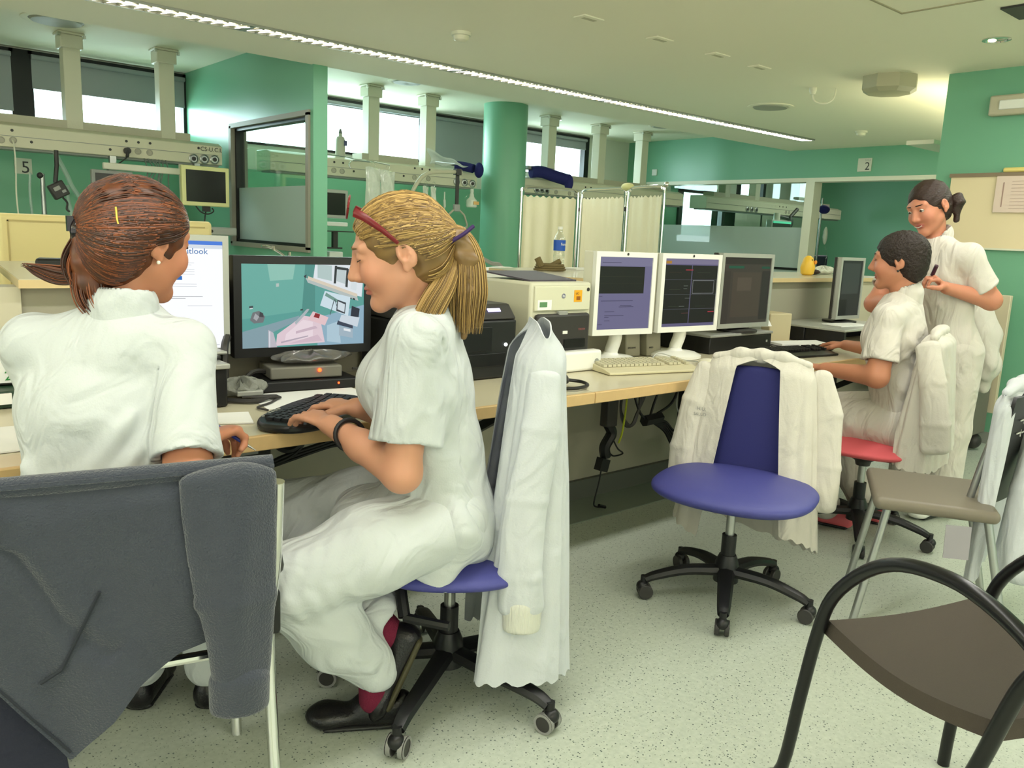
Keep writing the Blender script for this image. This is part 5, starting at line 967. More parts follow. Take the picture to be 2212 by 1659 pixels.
def skin_col(G, R, c, s, base=(204, 148, 120), lip=(178, 100, 90), cheek=(206, 128, 106)):
    b, l_, ck = A_(lin(base)), A_(lin(lip)), A_(lin(cheek)); lc = A_(G(0, .094, -.0635))
    def g(v):
        o = np.tile(b, (len(v), 1)); q = (v-lc)@R/s; t = np.clip(1.35-np.sqrt((q[:, 0]/.024)**2+(q[:, 1]/.016)**2+(q[:, 2]/.0105)**2), 0, .35)/.35; o = o*(1-t[:, None])+l_*t[:, None]
        for sg in (-1, 1):
            cc = A_(G(sg*.042, .07, -.03)); d = np.exp(-((v-cc)**2).sum(1)/(2*(.022*s)**2))*.5; o = o*(1-d[:, None])+ck*d[:, None]
        return o
    return g
# ---------------------------------------------------------------- chairs
M_blue = mat('blue vinyl', (66, 68, 138), .5, bump=.06, bscale=400); M_blue2 = mat('dark blue fabric', (40, 42, 104), .8, bump=.15, bscale=500)
def star(t, c, R, a0, curved, ring, hz=.115):
    c = Vector((*c, 0)); MB().lathe(c+V(0, 0, .075), [(0, .032), (.0, .045), (.07, .042), (.10, .03)], 24).obj('hub', M_black, t)
    for k in range(5):
        a = math.radians(a0+72*k); d = V(math.cos(a), math.sin(a), 0); w = V(-d.y, d.x, 0)
        pts = [c+d*.02+V(0, 0, .115), c+d*R*.5+V(0, 0, .112 if curved else .10), c+d*R*.85+V(0, 0, .088), c+d*(R-.005)+V(0, 0, .072)]
        MB().tube(bez(pts, 12), [(.031-.012*i/12, .021-.007*i/12) for i in range(len(bez(pts, 12)))], 8, flat=w).obj('base_arm', M_black, t)
        e = c+d*R; cs = MB().cyl(e+V(0, 0, .045), e+V(0, 0, .085), .012).ell(e+d*.004+V(0, 0, .046), (.022, .022, .020)).obj('castor', M_black, t)
        for q in (-1, 1):
            o = e+V(0, 0, .028)-d*.006+w*(q*.016); MB().cyl(o-w*.008, o+w*.008, .027, seg=20).obj('wheel', M_dark, cs, bevel=.003)
            if ring: MB().lathe(o+w*(q*.0085), [(0, .0275), (.001, .0275), (.001, .021), (0, .021)], 24, ax=w*q, caps=False).cyl(o-w*.006, o+w*.006, .0278, seg=24).obj('rubber_tread', M_rubber, cs)
def task_chair(name, lab, c, face, R, a0, curved, ring, zs, mseat, mback, seatw=(.25, .24), thick=.04, backw=(.20, .17), backz=(.52, .92), boff=.20, lean=.06):
    t = thing(name, lab, 'chair', (*c, 0)); star(t, c, R, a0, curved, ring); f = V(math.cos(math.radians(face)), math.sin(math.radians(face)), 0); s = V(f.y, -f.x, 0); c3 = Vector((*c, 0))
    MB().cyl(c3+V(0, 0, .10), c3+V(0, 0, .25), .026, seg=24).obj('column_cover', M_black, t); MB().cyl(c3+V(0, 0, .25), c3+V(0, 0, zs-.09), .016, seg=20).obj('gas_column', M_satin, t)
    MB().lathe(c3+V(0, 0, zs-.13), [(0, .03), (.02, .035), (.06, .10), (.07, .11), (.075, .10)], 24).obj('mechanism', M_dark, t)
    S = SD(); Rm = np.stack([A_(s), A_(f), A_([0, 0, 1])], 1); S.el(c3+V(0, 0, zs-thick*.62), (seatw[0], seatw[1], thick), Rm, .01)
    S.l.clear(); S.sq(c3+V(0, 0, zs-thick*.9), (seatw[0], seatw[1], thick), Rm); S.mesh('seat', mseat, t, .007)
    MB().tube([c3+s*.04+V(0, 0, zs-.08), c3+s*.20+f*.05+V(0, 0, zs-.10), c3+s*.25+f*.06+V(0, 0, zs-.095)], .006, 8).obj('height_lever', M_black, t)
    bc = c3-f*boff; b = SD(); lo = bc+V(0, 0, backz[0]); hi = bc-f*lean+V(0, 0, backz[1]-backw[1]*.35)
    b.ec(A_(lo), A_(hi), backw[0], .022, backw[1], .020, A_(s), .02); b.mesh('backrest', mback, t, .007)
    MB().tube(bez([c3-f*.08+V(0, 0, zs-.09), bc+f*.0-f*.03+V(0, 0, zs-.08), bc-f*.04+V(0, 0, zs+.02), (lo+hi)/2-f*.03]), [(.025, .008)]*1 and .012, 8).obj('back_support', M_black, t)
    return t, f, s, bc
ch2, f2, s2v, b2c = task_chair('task_chair', 'blue office chair under the blond person with black star base and grey ringed castors', (1.30, 1.735), 146, .345, 213, False, True, .445, M_blue, M_blue, (.24, .23), .045, (.13, .10), (.55, .98), .19, .03)
MB().tube([(1.12, 1.72, .38), (1.10, 1.66, .30)], .016, 8).tube([(1.10, 1.66, .30), (1.17, 1.56, .295)], .013, 8).obj('tilt_lever', M_black, ch2)
chb, fb, sb, bbc = task_chair('task_chair', 'empty blue swivel chair with a white coat over its backrest', (2.463, 1.618), 200, .30, 142, True, False, .47, M_blue, M_blue2, (.285, .255), .055, (.205, .125), (.40, .86), .20, .04)
ch3, f3, s3v, b3c = task_chair('task_chair', 'red seated swivel chair under the short haired person', (3.55, 1.68), 105, .31, 282, True, False, .46, mat('coral red fabric', (222, 96, 104), .7), M_black, (.24, .24), .04, (.17, .14), (.56, .93), .20, .03)
# grey seated chair with a coat, right
def tb(t, name, pts, r, m, n=24, seg=12): return MB().tube(bez(pts, n), r, seg).obj(name, m, t)
gc = thing('visitor_chair', 'brown grey seated chair with satin legs and a black slotted backrest under a white coat', 'chair', (2.95, 1.12, 0))
bgs = V(.9976, .07, 0); bgf = V(-.07, .9976, 0); bo = V(3.16, .99, 0)
gf = V(-.5, .866, 0); gs = V(.866, .5, 0); go = V(2.98, 1.10, 0)
S = SD(); S.bx(go+V(0, 0, .445)+gf*.06, (.215, .19, .022), np.stack([A_(gs), A_(gf), A_([0, 0, 1])], 1), .02); S.mesh('seat', mat('brown grey vinyl', (118, 110, 96), .45), gc, .006)
for q in (-1, 1):
    MB().cyl(go+gf*.20+gs*.17*q+V(0, 0, .43), go+gf*.27+gs*.19*q, .0135, seg=14).obj('leg', M_satin, gc); MB().cyl(go-gf*.10+gs*.17*q+V(0, 0, .43), go-gf*.20+gs*.20*q, .0135, seg=14).obj('leg', M_satin, gc)
    tb(gc, 'back_tube', [bo+bgs*.19*q+bgf*.05+V(0, 0, .43), bo+bgs*.19*q+bgf*.02+V(0, 0, .60), bo+bgs*.19*q-bgf*.02+V(0, 0, .78)], .012, M_satin)
def gback(u, v): return bo-bgf*(.05*v+.02*math.sin(math.pi*u))+bgs*(.21*(2*u-1))+V(0, 0, .45+.38*v)
gb = MB().sheet(gback, 16, 10).obj('backrest', M_black, gc, solid=.012)
sl_ = MB()
for r_ in range(2):
    for k in range(5):
        p = gback(.22+.10*k, .78-.12*r_)-bgf*.008; sl_.box(p, (.05, .003, .004), rz=math.atan2(bgs.y, bgs.x)); sl_.box(p+bgs*.02, (.004, .003, .03), rz=math.atan2(bgs.y, bgs.x))
sl_.obj('backrest_slots', mat('light through slots', (200, 200, 196), .6), gc)
# black armchair in front
ac = thing('conference_armchair', 'black armchair with curved tube arms in the bottom right corner', 'chair', (1.8, .57, 0))
arcA = [(1.70, .945, 0), (1.682, .90, .06), (1.669, .868, .265), (1.658, .84, .43), (1.644, .807, .535), (1.612, .728, .630), (1.576, .643, .682), (1.535, .543, .700), (1.504, .468, .692), (1.474, .396, .667), (1.44, .31, .62), (1.41, .245, .62), (1.395, .21, .70), (1.385, .18, .84)]
dB = Vector((.445, -.185, 0))
def mk(name, pts, m=M_blackm, r=.0145): return tb(ac, name, pts, r, m, 60, 14)
mk('arm_tube', arcA); mk('arm_tube', [Vector(p)+dB for p in [(1.66, .88, 0), (1.655, .875, .10)] + arcA[2:]])
mk('rear_leg', [(1.54, .555, 0), (1.52, .505, .18), (1.492, .439, .396), (1.469, .383, .588), (1.445, .33, .66)]); mk('rear_leg', [Vector(p)+dB for p in [(1.54, .555, 0), (1.52, .505, .18), (1.492, .439, .396), (1.469, .383, .588), (1.445, .33, .66)]])
sa, sbk, sn = Vector((1.665, .825, 0)), Vector((2.085, .675, 0)), Vector((1.50, .42, 0))
def seatf(u, v):
    p = sa+(sbk-sa)*u+(sn-sa)*v; return (p.x, p.y, .452-.035*math.sin(math.pi*v)*.9-.012*math.sin(math.pi*u)+.02*v)
MB().sheet(seatf, 16, 16).obj('seat', mat('dark brown grey fabric', (74, 66, 58), .85, bump=.25, bscale=500), ac, solid=.034)
def backf(u, v): p = sn+(sbk-sa)*u-Vector((.38, .92, 0))*(.20+.05*v); return (p.x, p.y, .60+.26*v)
MB().sheet(backf, 16, 8).obj('backrest', M_blackm, ac, solid=.03)
# chair of the brown haired person
vc = thing('visitor_chair', 'chrome legged chair under the grey fleece and the brown haired person', 'chair', (.45, 1.68, 0))
vd = Vector((.97, -.24, 0)).normalized(); vf = V(-vd.y, vd.x, 0); v0 = Vector((.455, 1.60, 0))
MB().sheet(lambda u, v: v0+vd*(.44*(u-.5))-vf*(-.02+.05*v)+V(0, 0, .46+.31*v), 12, 8).obj('backrest', M_dark, vc, solid=.02)
MB().sheet(lambda u, v: v0+vd*(.44*(u-.5))+vf*(.03+.40*v)+V(0, 0, .44+.01*math.sin(math.pi*v)), 12, 8).obj('seat', mat('dark brown seat', (52, 44, 34), .7), vc, solid=.035)
for q in (-1, 1):
    o = v0+vd*(.245*q); tb(vc, 'rear_leg', [o-vf*.06+V(0, 0, .78), o-vf*.02+V(0, 0, .60), o+vf*.06+V(0, 0, .40), o+vf*.02+V(0, 0, .15), o-vf*.03], .013, M_chrome)
    o2 = v0+vd*(.21*q); tb(vc, 'front_leg', [o2+vf*.40+V(0, 0, .42), o2+vf*.37+V(0, 0, .2), o2+vf*.33], .013, M_chrome)
MB().tube([v0-vd*.22-vf*.0+V(0, 0, .405), v0+vd*.24-vf*.0+V(0, 0, .405)], .011, 10).obj('cross_bar', M_chrome, vc)
MB().box(v0+vd*.25+vf*.05+V(0, 0, .46), (.03, .05, .10), rz=math.atan2(vd.y, vd.x)).obj('leg_clamp', M_black, vc, bevel=.008)
MB().prism([v0+vd*.20+V(0, 0, .52), v0+vd*.275+vf*.02+V(0, 0, .555), v0+vd*.26+V(0, 0, .63), v0+vd*.20+V(0, 0, .66)], vf*.05).obj('corner_cap', M_dark, vc, bevel=.012)
# ---------------------------------------------------------------- coats
def coat(name, lab, bc, f, s, ztop, zhem, wtop, whem, ftop, fhem, Tt, Tb, m, seed=0, fold=.012, hemdip=0, fshift=0, sleeves=(), logo=False, cat='lab coat', group='white lab coats on chair backs', leanv=(0, 0), sdir=None, collar=True):
    t = thing(name, lab, cat, (bc[0], bc[1], ztop), group=group); bc = Vector((bc[0], bc[1], 0)); rs = random.Random(seed); ph = [rs.random()*6.28 for _ in range(6)]
    def P(u, v):
        e = min(1, v/.10); sm = e*e*(3-2*e); af = ftop*.25+(ftop-ftop*.25)*sm+(fhem-ftop)*max(0, v-.1)/.9; as_ = wtop*(.93+.07*sm)+(whem-wtop)*max(0, v-.05)/.95
        T = math.radians(180+(Tt-180)*min(1, max(0, v-.03)/.04)+(Tb-Tt)*max(0, v-.07)/.93); th = T*(2*u-1); c_, s_ = math.cos(th), math.sin(th)
        rr = 1+fold/.12*(.5*math.sin(7*th+ph[0]+2*v)+.35*math.sin(13*th+ph[1]-1.5*v)+.3*math.sin(21*th+ph[2]))*min(1, v*2.2)
        ex = .75; ff = -math.copysign(abs(c_)**ex, c_)*af*rr; ss = math.copysign(abs(s_)**ex, s_)*as_*(1+.25*(rr-1))
        z = ztop-(ztop-zhem)*v - .035*abs(s_)**3*(1-sm*.0)*(1-min(1, v*3)) + hemdip*v*v*math.sin(th*1.5+ph[3]) + .006*math.sin(25*th)*v
        return bc+f*(ff+fshift*v+leanv[0]*v)+s*(ss+leanv[1]*v)+V(0, 0, z)
    MB().sheet(P, 110, 70).obj('coat_body', m, t, smooth=80, solid=.0035)
    # neck fold over the top
    for a, b in (((1, .16), (.93, .03)),): pass
    if collar: S = SD(); S.ch([A_(bc+s*x*wtop+f*.0+V(0, 0, ztop-.008-.03*abs(x)**3)) for x in (-.85, -.4, 0, .4, .85)], [.016, .021, .023, .021, .016], .03); S.mesh('collar_fold', m, t, .006, folds(A_(s), 60, .003, seed))
    for k, (pts, r0, r1, cuff) in enumerate(sleeves):
        S = SD(); nn = len(pts)-1; rr_ = [r0+(r1-r0)*i/nn for i in range(nn+1)]
        for i in range(nn): S.ec(A_(pts[i]), A_(pts[i+1]), rr_[i]*1.15, rr_[i]*.62, rr_[i+1]*1.15, rr_[i+1]*.66, A_(sdir if sdir is not None else f), .006)
        sl = S.mesh('sleeve', m, t, .0055, folds([0, 0, 1], 48, .005, seed+k+3))
        if cuff:
            a, b = A_(pts[-1]), A_(pts[-1])+A_([0, 0, -.055]); S = SD(); S.ec(a+A_([0, 0, .005]), b, r1*1.0, r1*.70, r1*.95, r1*.66, A_(f), .01); S.rc(b, b-A_([0, 0, .04]), r1*.50, op='s', k=.004); S.cut(b+A_([0, 0, -.012]), [0, 0, 1]); S.mesh('knit_cuff', mat('knit cuff', (208, 208, 198), .9, bump=.6, bscale=160, stretch=(1, 1, .1)), sl, .005)
    return t, P
M_coat = mat('white coat cotton', (196, 200, 204), .85, bump=.12, bscale=200, sheen=.1, crease=.35); M_coat2 = mat('warm white coat cotton', (206, 201, 190), .85, bump=.12, bscale=200, sheen=.1, crease=.35)
B2 = (1.485, 1.62)
coat('lab_coat', 'long white lab coat with knitted cuffs hanging over the chair of the blond person', B2, f2, s2v, 1.062, .10, .15, .21, .072, .160, 155, 130, M_coat, 3, .013, .02, .045,
     [([(1.405, 1.505, .93), (1.378, 1.490, .80), (1.352, 1.484, .62), (1.338, 1.480, .42), (1.342, 1.478, .335)], .038, .052, True), ([(1.58, 1.78, .96), (1.66, 1.80, .80), (1.70, 1.80, .60), (1.705, 1.80, .46)],   .04, .046, True)], collar=False)
ctb, PB = coat('lab_coat', 'white lab coat with small chest print over the empty blue chair', (2.69, 1.70), fb, sb, .885, .20, .20, .27, .05, .12, 163, 152, M_coat2, 5, .010, .05, .04,
     [([(2.62, 1.87, .80), (2.57, 1.90, .68), (2.54, 1.91, .50), (2.53, 1.90, .36)], .045, .050, False), ([(2.79, 1.52, .81), (2.79, 1.47, .68), (2.77, 1.45, .50), (2.75, 1.45, .36)], .045, .050, False)], sdir=sb)
lg_ = PB(.915, .34); text('H.U.', .020, lg_+fb*.014+sb*.03, (math.pi/2, 0, math.atan2(-sb.y, -sb.x)), M_grey, ctb); text('SALUD', .016, lg_+fb*.014+sb*.04+V(0, 0, -.02), (math.pi/2, 0, math.atan2(-sb.y, -sb.x)), M_grey, ctb)
coat('lab_coat', 'white lab coat over the chair behind the short haired person', (3.64, 1.46), f3, s3v, .965, .42, .17, .22, .06, .12, 150, 120, M_coat2, 7, .013, .04, .02,
     [([(3.46, 1.43, .90), (3.44, 1.38, .76), (3.43, 1.35, .60), (3.44, 1.34, .50)], .045, .046, False)])
coat('lab_coat', 'white lab coat over the black slotted backrest at the right edge', bo-bgf*.02, -bgf, bgs, .865, .20, .225, .25,   .045, .06, 128, 96, M_coat, 9, .008, .05, .0,
     [([V(3.22, .88, .82), V(3.17, .865, .70), V(3.11, .86, .50), V(3.07, .86, .24)], .070, .088, False)], sdir=V(.757, -.653, 0))
tag(MB().sheet(lambda u, v: (2.765+.05*u+.01*v, 1.01-.06*u, .41-.115*v), 6, 6).obj('hanging_card', mat('lilac grey card', (158, 154, 160), .7), solid=.003), 'lilac grey card hanging under the brown grey chair seat', 'card')
# fleece jacket
M_fl = mat('grey fleece', (58, 63, 74), .95, bump=.5, bscale=260, sheen=.35, var=.10, vscale=30)
fj = thing('fleece_jacket', 'dark grey fleece jacket hung over the chair back in the lower left corner', 'jacket', (.42, 1.55, .80))
bot = [(-.05, .50), (.0, .55), (.20, .415), (.37, .265), (.50, .34), (.58, .405), (.70, .455), (.82, .478), (1, .52)]
def botz(u):
    for (a, b), (c, d) in zip(bot, bot[1:]):
        if u <= c: return b+(d-b)*(u-a)/(c-a)
    return .52
T0, T1 = Vector((.10, 1.672, 0)), Vector((.675, 1.502, 0))
def fle(u, v):
    p = T0+(T1-T0)*u; zt = .803+.010*u; zb = botz(u); z = zt+(zb-zt)*v
    out = .028*min(1, v*8)**.5 - .0; n = Vector((.28, .96, 0))
    w = .010*math.sin(9*u+3*v)*v+.006*math.sin(23*u-5*v+1)*v+.014*math.exp(-((u-.62-.25*v)/.05)**2)*v-.010*math.exp(-((u-.35-.55*(v-.45))/.03)**2)*(.25 < v < .75)
    return p-n*(out+w)+n*(.05*(1-min(1, v*10))**2)*0+V(0, 0, z)
MB().sheet(fle, 90, 60).obj('jacket_body', M_fl, fj, smooth=80, solid=.008)
MB().sheet(lambda u, v: T0+(T1-T0)*u+Vector((.28, .96, 0))*(.008+.05*v-.036)+V(0, 0, .808+.008*u-.20*v*v-.0), 40, 20).obj('inner_side', M_fl, fj, smooth=80, solid=.008)
MB().tube([T0-Vector((.27, .93, 0))*.005+V(0, 0, .800), (T0+T1)/2-Vector((.27, .93, 0))*.005+V(0, 0, .806), T1-Vector((.27, .93, 0))*.003+V(0, 0, .812)], .020, 12).obj('rolled_edge', M_fl, fj)
S = SD(); sx = A_([.955, -.295, 0]); S.ec([.583, 1.490, .800], [.583, 1.470, .56], .084, .030, .072, .034, sx, .006); S.ec([.583, 1.470, .56], [.585, 1.462, .35], .072, .034, .052, .032, sx, .006); S.mesh('sleeve', M_fl, fj, .006, folds([0, 0, 1], 45, .005, 4))
S = SD(); S.ec([.585, 1.462, .395], [.584, 1.462, .345], .058, .040, .057, .040, sx, .01); S.cut([.585, 1.46, .332], [0, 0, 1]); S.mesh('turned_cuff', M_fl, fj, .005)
pk_ = [fle(.30, .78), fle(.36, .66), fle(.42, .54), fle(.475, .43)]; MB().tube([p-Vector((.28, .96, 0))*.008 for p in pk_], .0035, 6).obj('pocket_seam', mat('fleece seam', (40, 44, 52), .9), fj)
hs = [fle(u, .965)-Vector((.28, .96, 0))*.006 for u in [x*.37/12 for x in range(13)]]; MB().tube(hs, .0025, 6).obj('hem_seam', mat('fleece seam', (40, 44, 52), .9), fj)
def under(u, v): return (.04+.24*u+.05*v, 1.685-.05*u-.02*v, .60-.10*u-.50*v*(1-.10*u)+.02*math.sin(8*u+4*v))
MB().sheet(under, 30, 30).obj('dark_lining_sleeve', mat('navy lining', (30, 32, 50), .8, bump=.4, bscale=80), fj, smooth=80, solid=.015)
# white laundry on a trolley behind, right
tr = thing('laundry_trolley', 'grey trolley with beige upright board behind the standing person', 'trolley', (5.6, 2.0, 0))
MB().bx(5.92, 5.96, 1.97, 2.5, .25, 1.03).obj('beige_board', mat('beige board', (206, 194, 166), .5), tr, bevel=.004); MB().bx(5.45, 5.90, 2.0, 2.45, .12, .72).obj('grey_body', mat('trolley grey', (110, 106, 96), .6), tr, bevel=.01)
for x in (5.5, 5.85):
    for y in (2.05, 2.40): MB().ell((x, y, .06), .055).obj('wheel', M_dark, tr)
S = SD(); S.ch([A_(p) for p in ((5.55, 2.12, .86), (5.5, 2.02, .90), (5.48, 1.94, .80), (5.46, 1.90, .62), (5.48, 1.92, .50))], [.08, .10, .085, .07, .05], .06); S.ch([A_(p) for p in ((5.6, 2.3, .80), (5.5, 2.15, .82), (5.43, 2.1, .62), (5.43, 2.05, .55))], [.09, .08, .05, .04], .06)
tag(S.mesh('white_laundry', M_coat2, None, .010, folds([.2, .3, 1], 40, .018, 6)), 'crumpled white garments heaped on the grey trolley', 'laundry')
# ---------------------------------------------------------------- people
M_tun = mat('tunic cotton', (194, 199, 200), .85, bump=.10, bscale=220, sheen=.1, crease=.6); M_tun2 = mat('warm tunic cotton', (206, 200, 190), .85, bump=.10, bscale=220, sheen=.1, crease=.6)
M_shoe = mat('black leather', (22, 20, 22), .28, bump=.15, bscale=200); M_sock = mat('maroon sock', (110, 22, 52), .9, bump=.4, bscale=300)
def wrinkle(lines, base=None):
    """raised or sunk soft crease lines on cloth: (points, radius, height)"""
    segs = []
    for pts, r, hgt in lines:
        pts = [A_(p) for p in pts]
        for a, b in zip(pts, pts[1:]): segs.append((a, b, r, hgt))
    def f(P):
        o = np.zeros(len(P)) if base is None else base(P)
        for a, b, r, hgt in segs:
            ba = b-a; q = P-a; h = np.clip((q@ba)/(ba@ba), 0, 1); d2 = ((q-h[:, None]*ba)**2).sum(1); o = o-1.5*hgt*np.exp(-d2/(r*r))*np.sin(np.pi*np.clip(h*.8+.1, 0, 1))
        return o
    return f
def person(label, loc): return thing('person', label, 'person', loc)
def shoe(name, t, heel, toe, up, m=M_shoe, L=1.0, sole=None):
    """heel/toe are ground line points of the sole, up is the instep direction"""
    h, e, u = A_(heel), A_(toe), nrm(up); f = nrm(e-h); u = nrm(u-f*(u@f)); w = np.cross(f, u); S = SD()
    S.ec(h+u*.030+f*.02, e+u*.026-f*.045, .034, .030, .044, .026, w, .02); S.ec(h+u*.05+f*.02, h+u*.055+f*.11, .032, .04, .034, .032, w, .03); S.el(e-f*.045+u*.028, (.044, .05, .027), np.stack([w, f, u], 1), .02)
    S.cut(h+u*.004, u); S.rc(h+u*.10+f*.045, h+u*.05+f*.045, .030, .02, op='s', k=.006)
    o = S.mesh(name, m, t, .005); S = SD(); S.ec(h+u*.006+f*.015, e+u*.006-f*.05, .037, .012, .046, .012, w, .02); S.mesh('sole', sole or M_black, o, .005)
    MB().tube(bez([h+f*.13+w*.046+u*.03, h+f*.125+w*.03+u*.066, h+f*.125-w*.03+u*.066, h+f*.13-w*.046+u*.03]), [(.012, .004)]*25, 8, flat=f).obj('strap', m, o) if False else None
    return o
# ---- blond person typing
p2 = person('person with blond ponytail and red glasses on the head typing in a white tunic', (1.22, 1.72, 0))
fd = A_([-.829, .559, 0]); ld = A_([-.559, -.829, 0]); UP = A_([0, 0, 1])
R2 = frame(149, -19, 4); hc2 = A_([1.094, 1.713, 1.230]); s2_h = 1.10
sh_l, sh_r = A_([1.068, 1.585, 1.035]), A_([1.268, 1.862, 1.015]); el_l, wr_l = A_([1.035, 1.585, .715]), A_([.985, 1.835, .785]); el_r, wr_r = A_([1.30, 1.93, .73]), A_([1.112, 1.93, .80])
neck2 = A_([1.180, 1.712, 1.085]); ch2_ = A_([1.165, 1.722, .90]); pel2 = A_([1.255, 1.712, .56])
S = SD(); S.ec(pel2, ch2_, .14, .10, .15, .105, ld, .05); S.ec(ch2_, neck2-UP*.06, .15, .10, .12, .07, ld, .05); S.rc(sh_l, sh_r, .050, .050, .05); S.rc(neck2-UP*.03, hc2+R2@A_([0, -.022, -.055]), .056, .050, .03)
S.ch([sh_l, el_l], [.052, .044], .03); S.ch([el_l, el_l*.45+wr_l*.55, wr_l], [.046, .038, .027], .02); S.ch([sh_r, el_r], [.052, .044], .03); S.ch([el_r, wr_r], [.044, .027], .02)
G2 = head_prims(S, hc2, R2, s2_h)
hand(S, wr_l, [-.22, .95, .16], [0, .15, -1], [.5, .3, 0], curls=[(.35, .55, .35), (.45, .6, .4), (.5, .6, .4), (.35, .45, .3)], thumb=(.6, .55, .35), spread=.10)
hand(S, wr_r, [-.55, .83, .05], [0, .1, -1], [-.6, -.5, 0], curls=[(.35, .5, .35), (.5, .6, .4), (.5, .6, .4), (.45, .5, .3)], thumb=(.7, .6, .3), spread=.10)
hipL, hipR = A_([1.20, 1.635, .545]), A_([1.31, 1.79, .545]); knL, knR = A_([.775, 1.665, .475]), A_([.985, 2.16, .46]); anL, anR = A_([1.025, 1.685, .155]), A_([1.075, 1.715, .255])
S.ch([hipL, knL, anL], [.085, .055, .036], .03); S.ch([hipR, knR, anR], [.085, .055, .036], .03)
lids(S, hc2, R2, s2_h); b2_o = S.mesh('body', M_skin, p2, .0036, col=skin_col(G2, R2, hc2, s2_h)); eyes(G2, R2, s2_h, b2_o); brows(G2, b2_o, mat('blond brow', (128, 96, 60), .8))
MB().tube([Vector(wr_l+A_([.012, -.070, -.012])+x) for x in [A_([math.cos(a)*.040, math.sin(a)*.012, math.sin(a)*.036]) for a in [k*math.pi/12 for k in range(25)]]], (.006), 8, caps=False).obj('bracelet', mat('black band', (24, 20, 22), .5), b2_o)
# tunic
S = SD(); S.ec(pel2+UP*-.02-fd*.0, pel2*.5+ch2_*.5, .185, .135, .150, .118, ld, .05); S.ec(pel2*.5+ch2_*.5, ch2_, .150, .118, .168, .125, ld, .05); S.ec(ch2_, neck2-UP*.055, .168, .122, .135, .085, ld, .06)
S.rc(sh_l-UP*.006, sh_r-UP*.006, .064, .064, .05); S.ec(neck2-UP*.075, neck2-UP*.005-fd*.012, .085, .075, .068, .064, ld, .03); S.el(ch2_+fd*.07+UP*.0, (.07, .12, .08), np.stack([fd, ld, UP], 1), .05)
cuf = sh_l*.24+el_l*.76; cufR = sh_r*.3+el_r*.7
S.ec(pel2+fd*.05+UP*-.0-ld*.01, pel2+fd*.24-UP*.035+ld*.01, .17, .085, .155, .060, ld, .06)      # front over the lap
S.ec(pel2+ld*.13-UP*.02, pel2+ld*.165+fd*.07-UP*.115, .055, .035, .085, .020, fd, .05)     # side vent flap
S.ec(pel2-fd*.06-UP*.02, pel2-fd*.085-UP*.10+ld*.06, .13, .05, .14, .032, ld, .05)
ax_l = nrm(cuf-sh_l); S.ec(neck2-UP*.03-fd*.01, neck2+UP*.06-fd*.0, .062, .058, .066, .062, ld, op='s', k=.006); S.ec(sh_l-UP*.0, cuf, .062, .056, .080, .066, fd, .022, 'f'); S.ec(sh_r, cufR, .06, .056, .072, .062, fd, .022, 'f')
wl = wrinkle([([pel2+ld*.16+fd*.02+UP*.06, pel2+ld*.12+fd*.14+UP*.05, pel2+fd*.2+ld*.1], .014, .010), ([pel2+ld*.16+UP*.10-fd*.03, pel2+ld*.15+fd*.08+UP*.12, ch2_*.5+pel2*.5+fd*.12+ld*.1], .014, .008), ([pel2+ld*.16-fd*.02+UP*.05, pel2+ld*.15-fd*.09+UP*.02], .014, -.009), ([pel2+ld*.165+fd*.0+UP*.02, pel2+ld*.15+fd*.1-UP*.03], .014, -.009),
 ([sh_l-fd*.03+UP*.05+ld*.02, sh_l-fd*.08-UP*.06+ld*.03, sh_l-fd*.095-UP*.2], .008, -.006), ([ch2_-fd*.12+ld*.10+UP*.03, ch2_-fd*.11+ld*.11-UP*.18, pel2-fd*.1+ld*.13+UP*.05], .006, -.005),
 ([ch2_+fd*.1+ld*.11, ch2_+fd*.06+ld*.14-UP*.1, pel2+UP*.12+ld*.15], .016, .008), ([pel2+fd*.08+ld*.15+UP*.09, pel2+fd*.16+ld*.1+UP*.10], .012, .012)], folds([.1, .1, 1], 30, .008, 2))
S.mesh('tunic', M_tun, p2, .005, wl)
S = SD(); S.ec(neck2-UP*.02-fd*.025, neck2+UP*.022-fd*.03, .070, .062, .066, .058, ld, .01); S.ec(neck2-UP*.05-fd*.02, neck2+UP*.06-fd*.02, .062, .054, .060, .053, ld, op='s', k=.003); S.cut(neck2+fd*.035, -fd); S.mesh('collar', M_tun, p2, .004)
S = SD(); S.ch([hipL-ld*.0, (hipL+knL)/2-UP*.0, knL], [.115, .105, .084], .05); S.ch([knL, (knL+anL)/2, anL+UP*.02], [.082, .078, .062], .04); S.ch([hipR, (hipR+knR)/2, knR], [.11, .10, .082], .05); S.ch([knR, (knR+anR)/2, anR+A_([-.01, .03, .04])], [.082, .08, .068], .04); S.ec(pel2-UP*.045, pel2+UP*.02, .16, .12, .16, .11, ld, .04)
S.rc(anL+UP*.0, anL-UP*.08+fd*.0, .050, .050, op='s', k=.006); S.rc(anR+A_([.02, -.01, .01]), anR+A_([.05, -.05, -.07]), .054, .060, op='s', k=.006)
tl_ = nrm(knL-hipL); wp = wrinkle([([hipL*(1-a)+knL*a+UP*.085+ld*.05, hipL*(1-a-.06)+knL*(a+.06)+ld*.10-UP*.0, hipL*(1-a+.04)+knL*(a-.04)+ld*.09-UP*.08], .011, .009) for a in (.35, .46, .58, .70, .80, .90)] + [([knL*(1-a)+anL*a+ld*.08+UP*.02, knL*(1-a-.1)+anL*(a+.1)+ld*.06-fd*.05], .010, .007) for a in (.2, .4, .6, .8)], folds(tl_, 34, .006, 8))
S.mesh('trousers', M_tun, p2, .0055, wp)
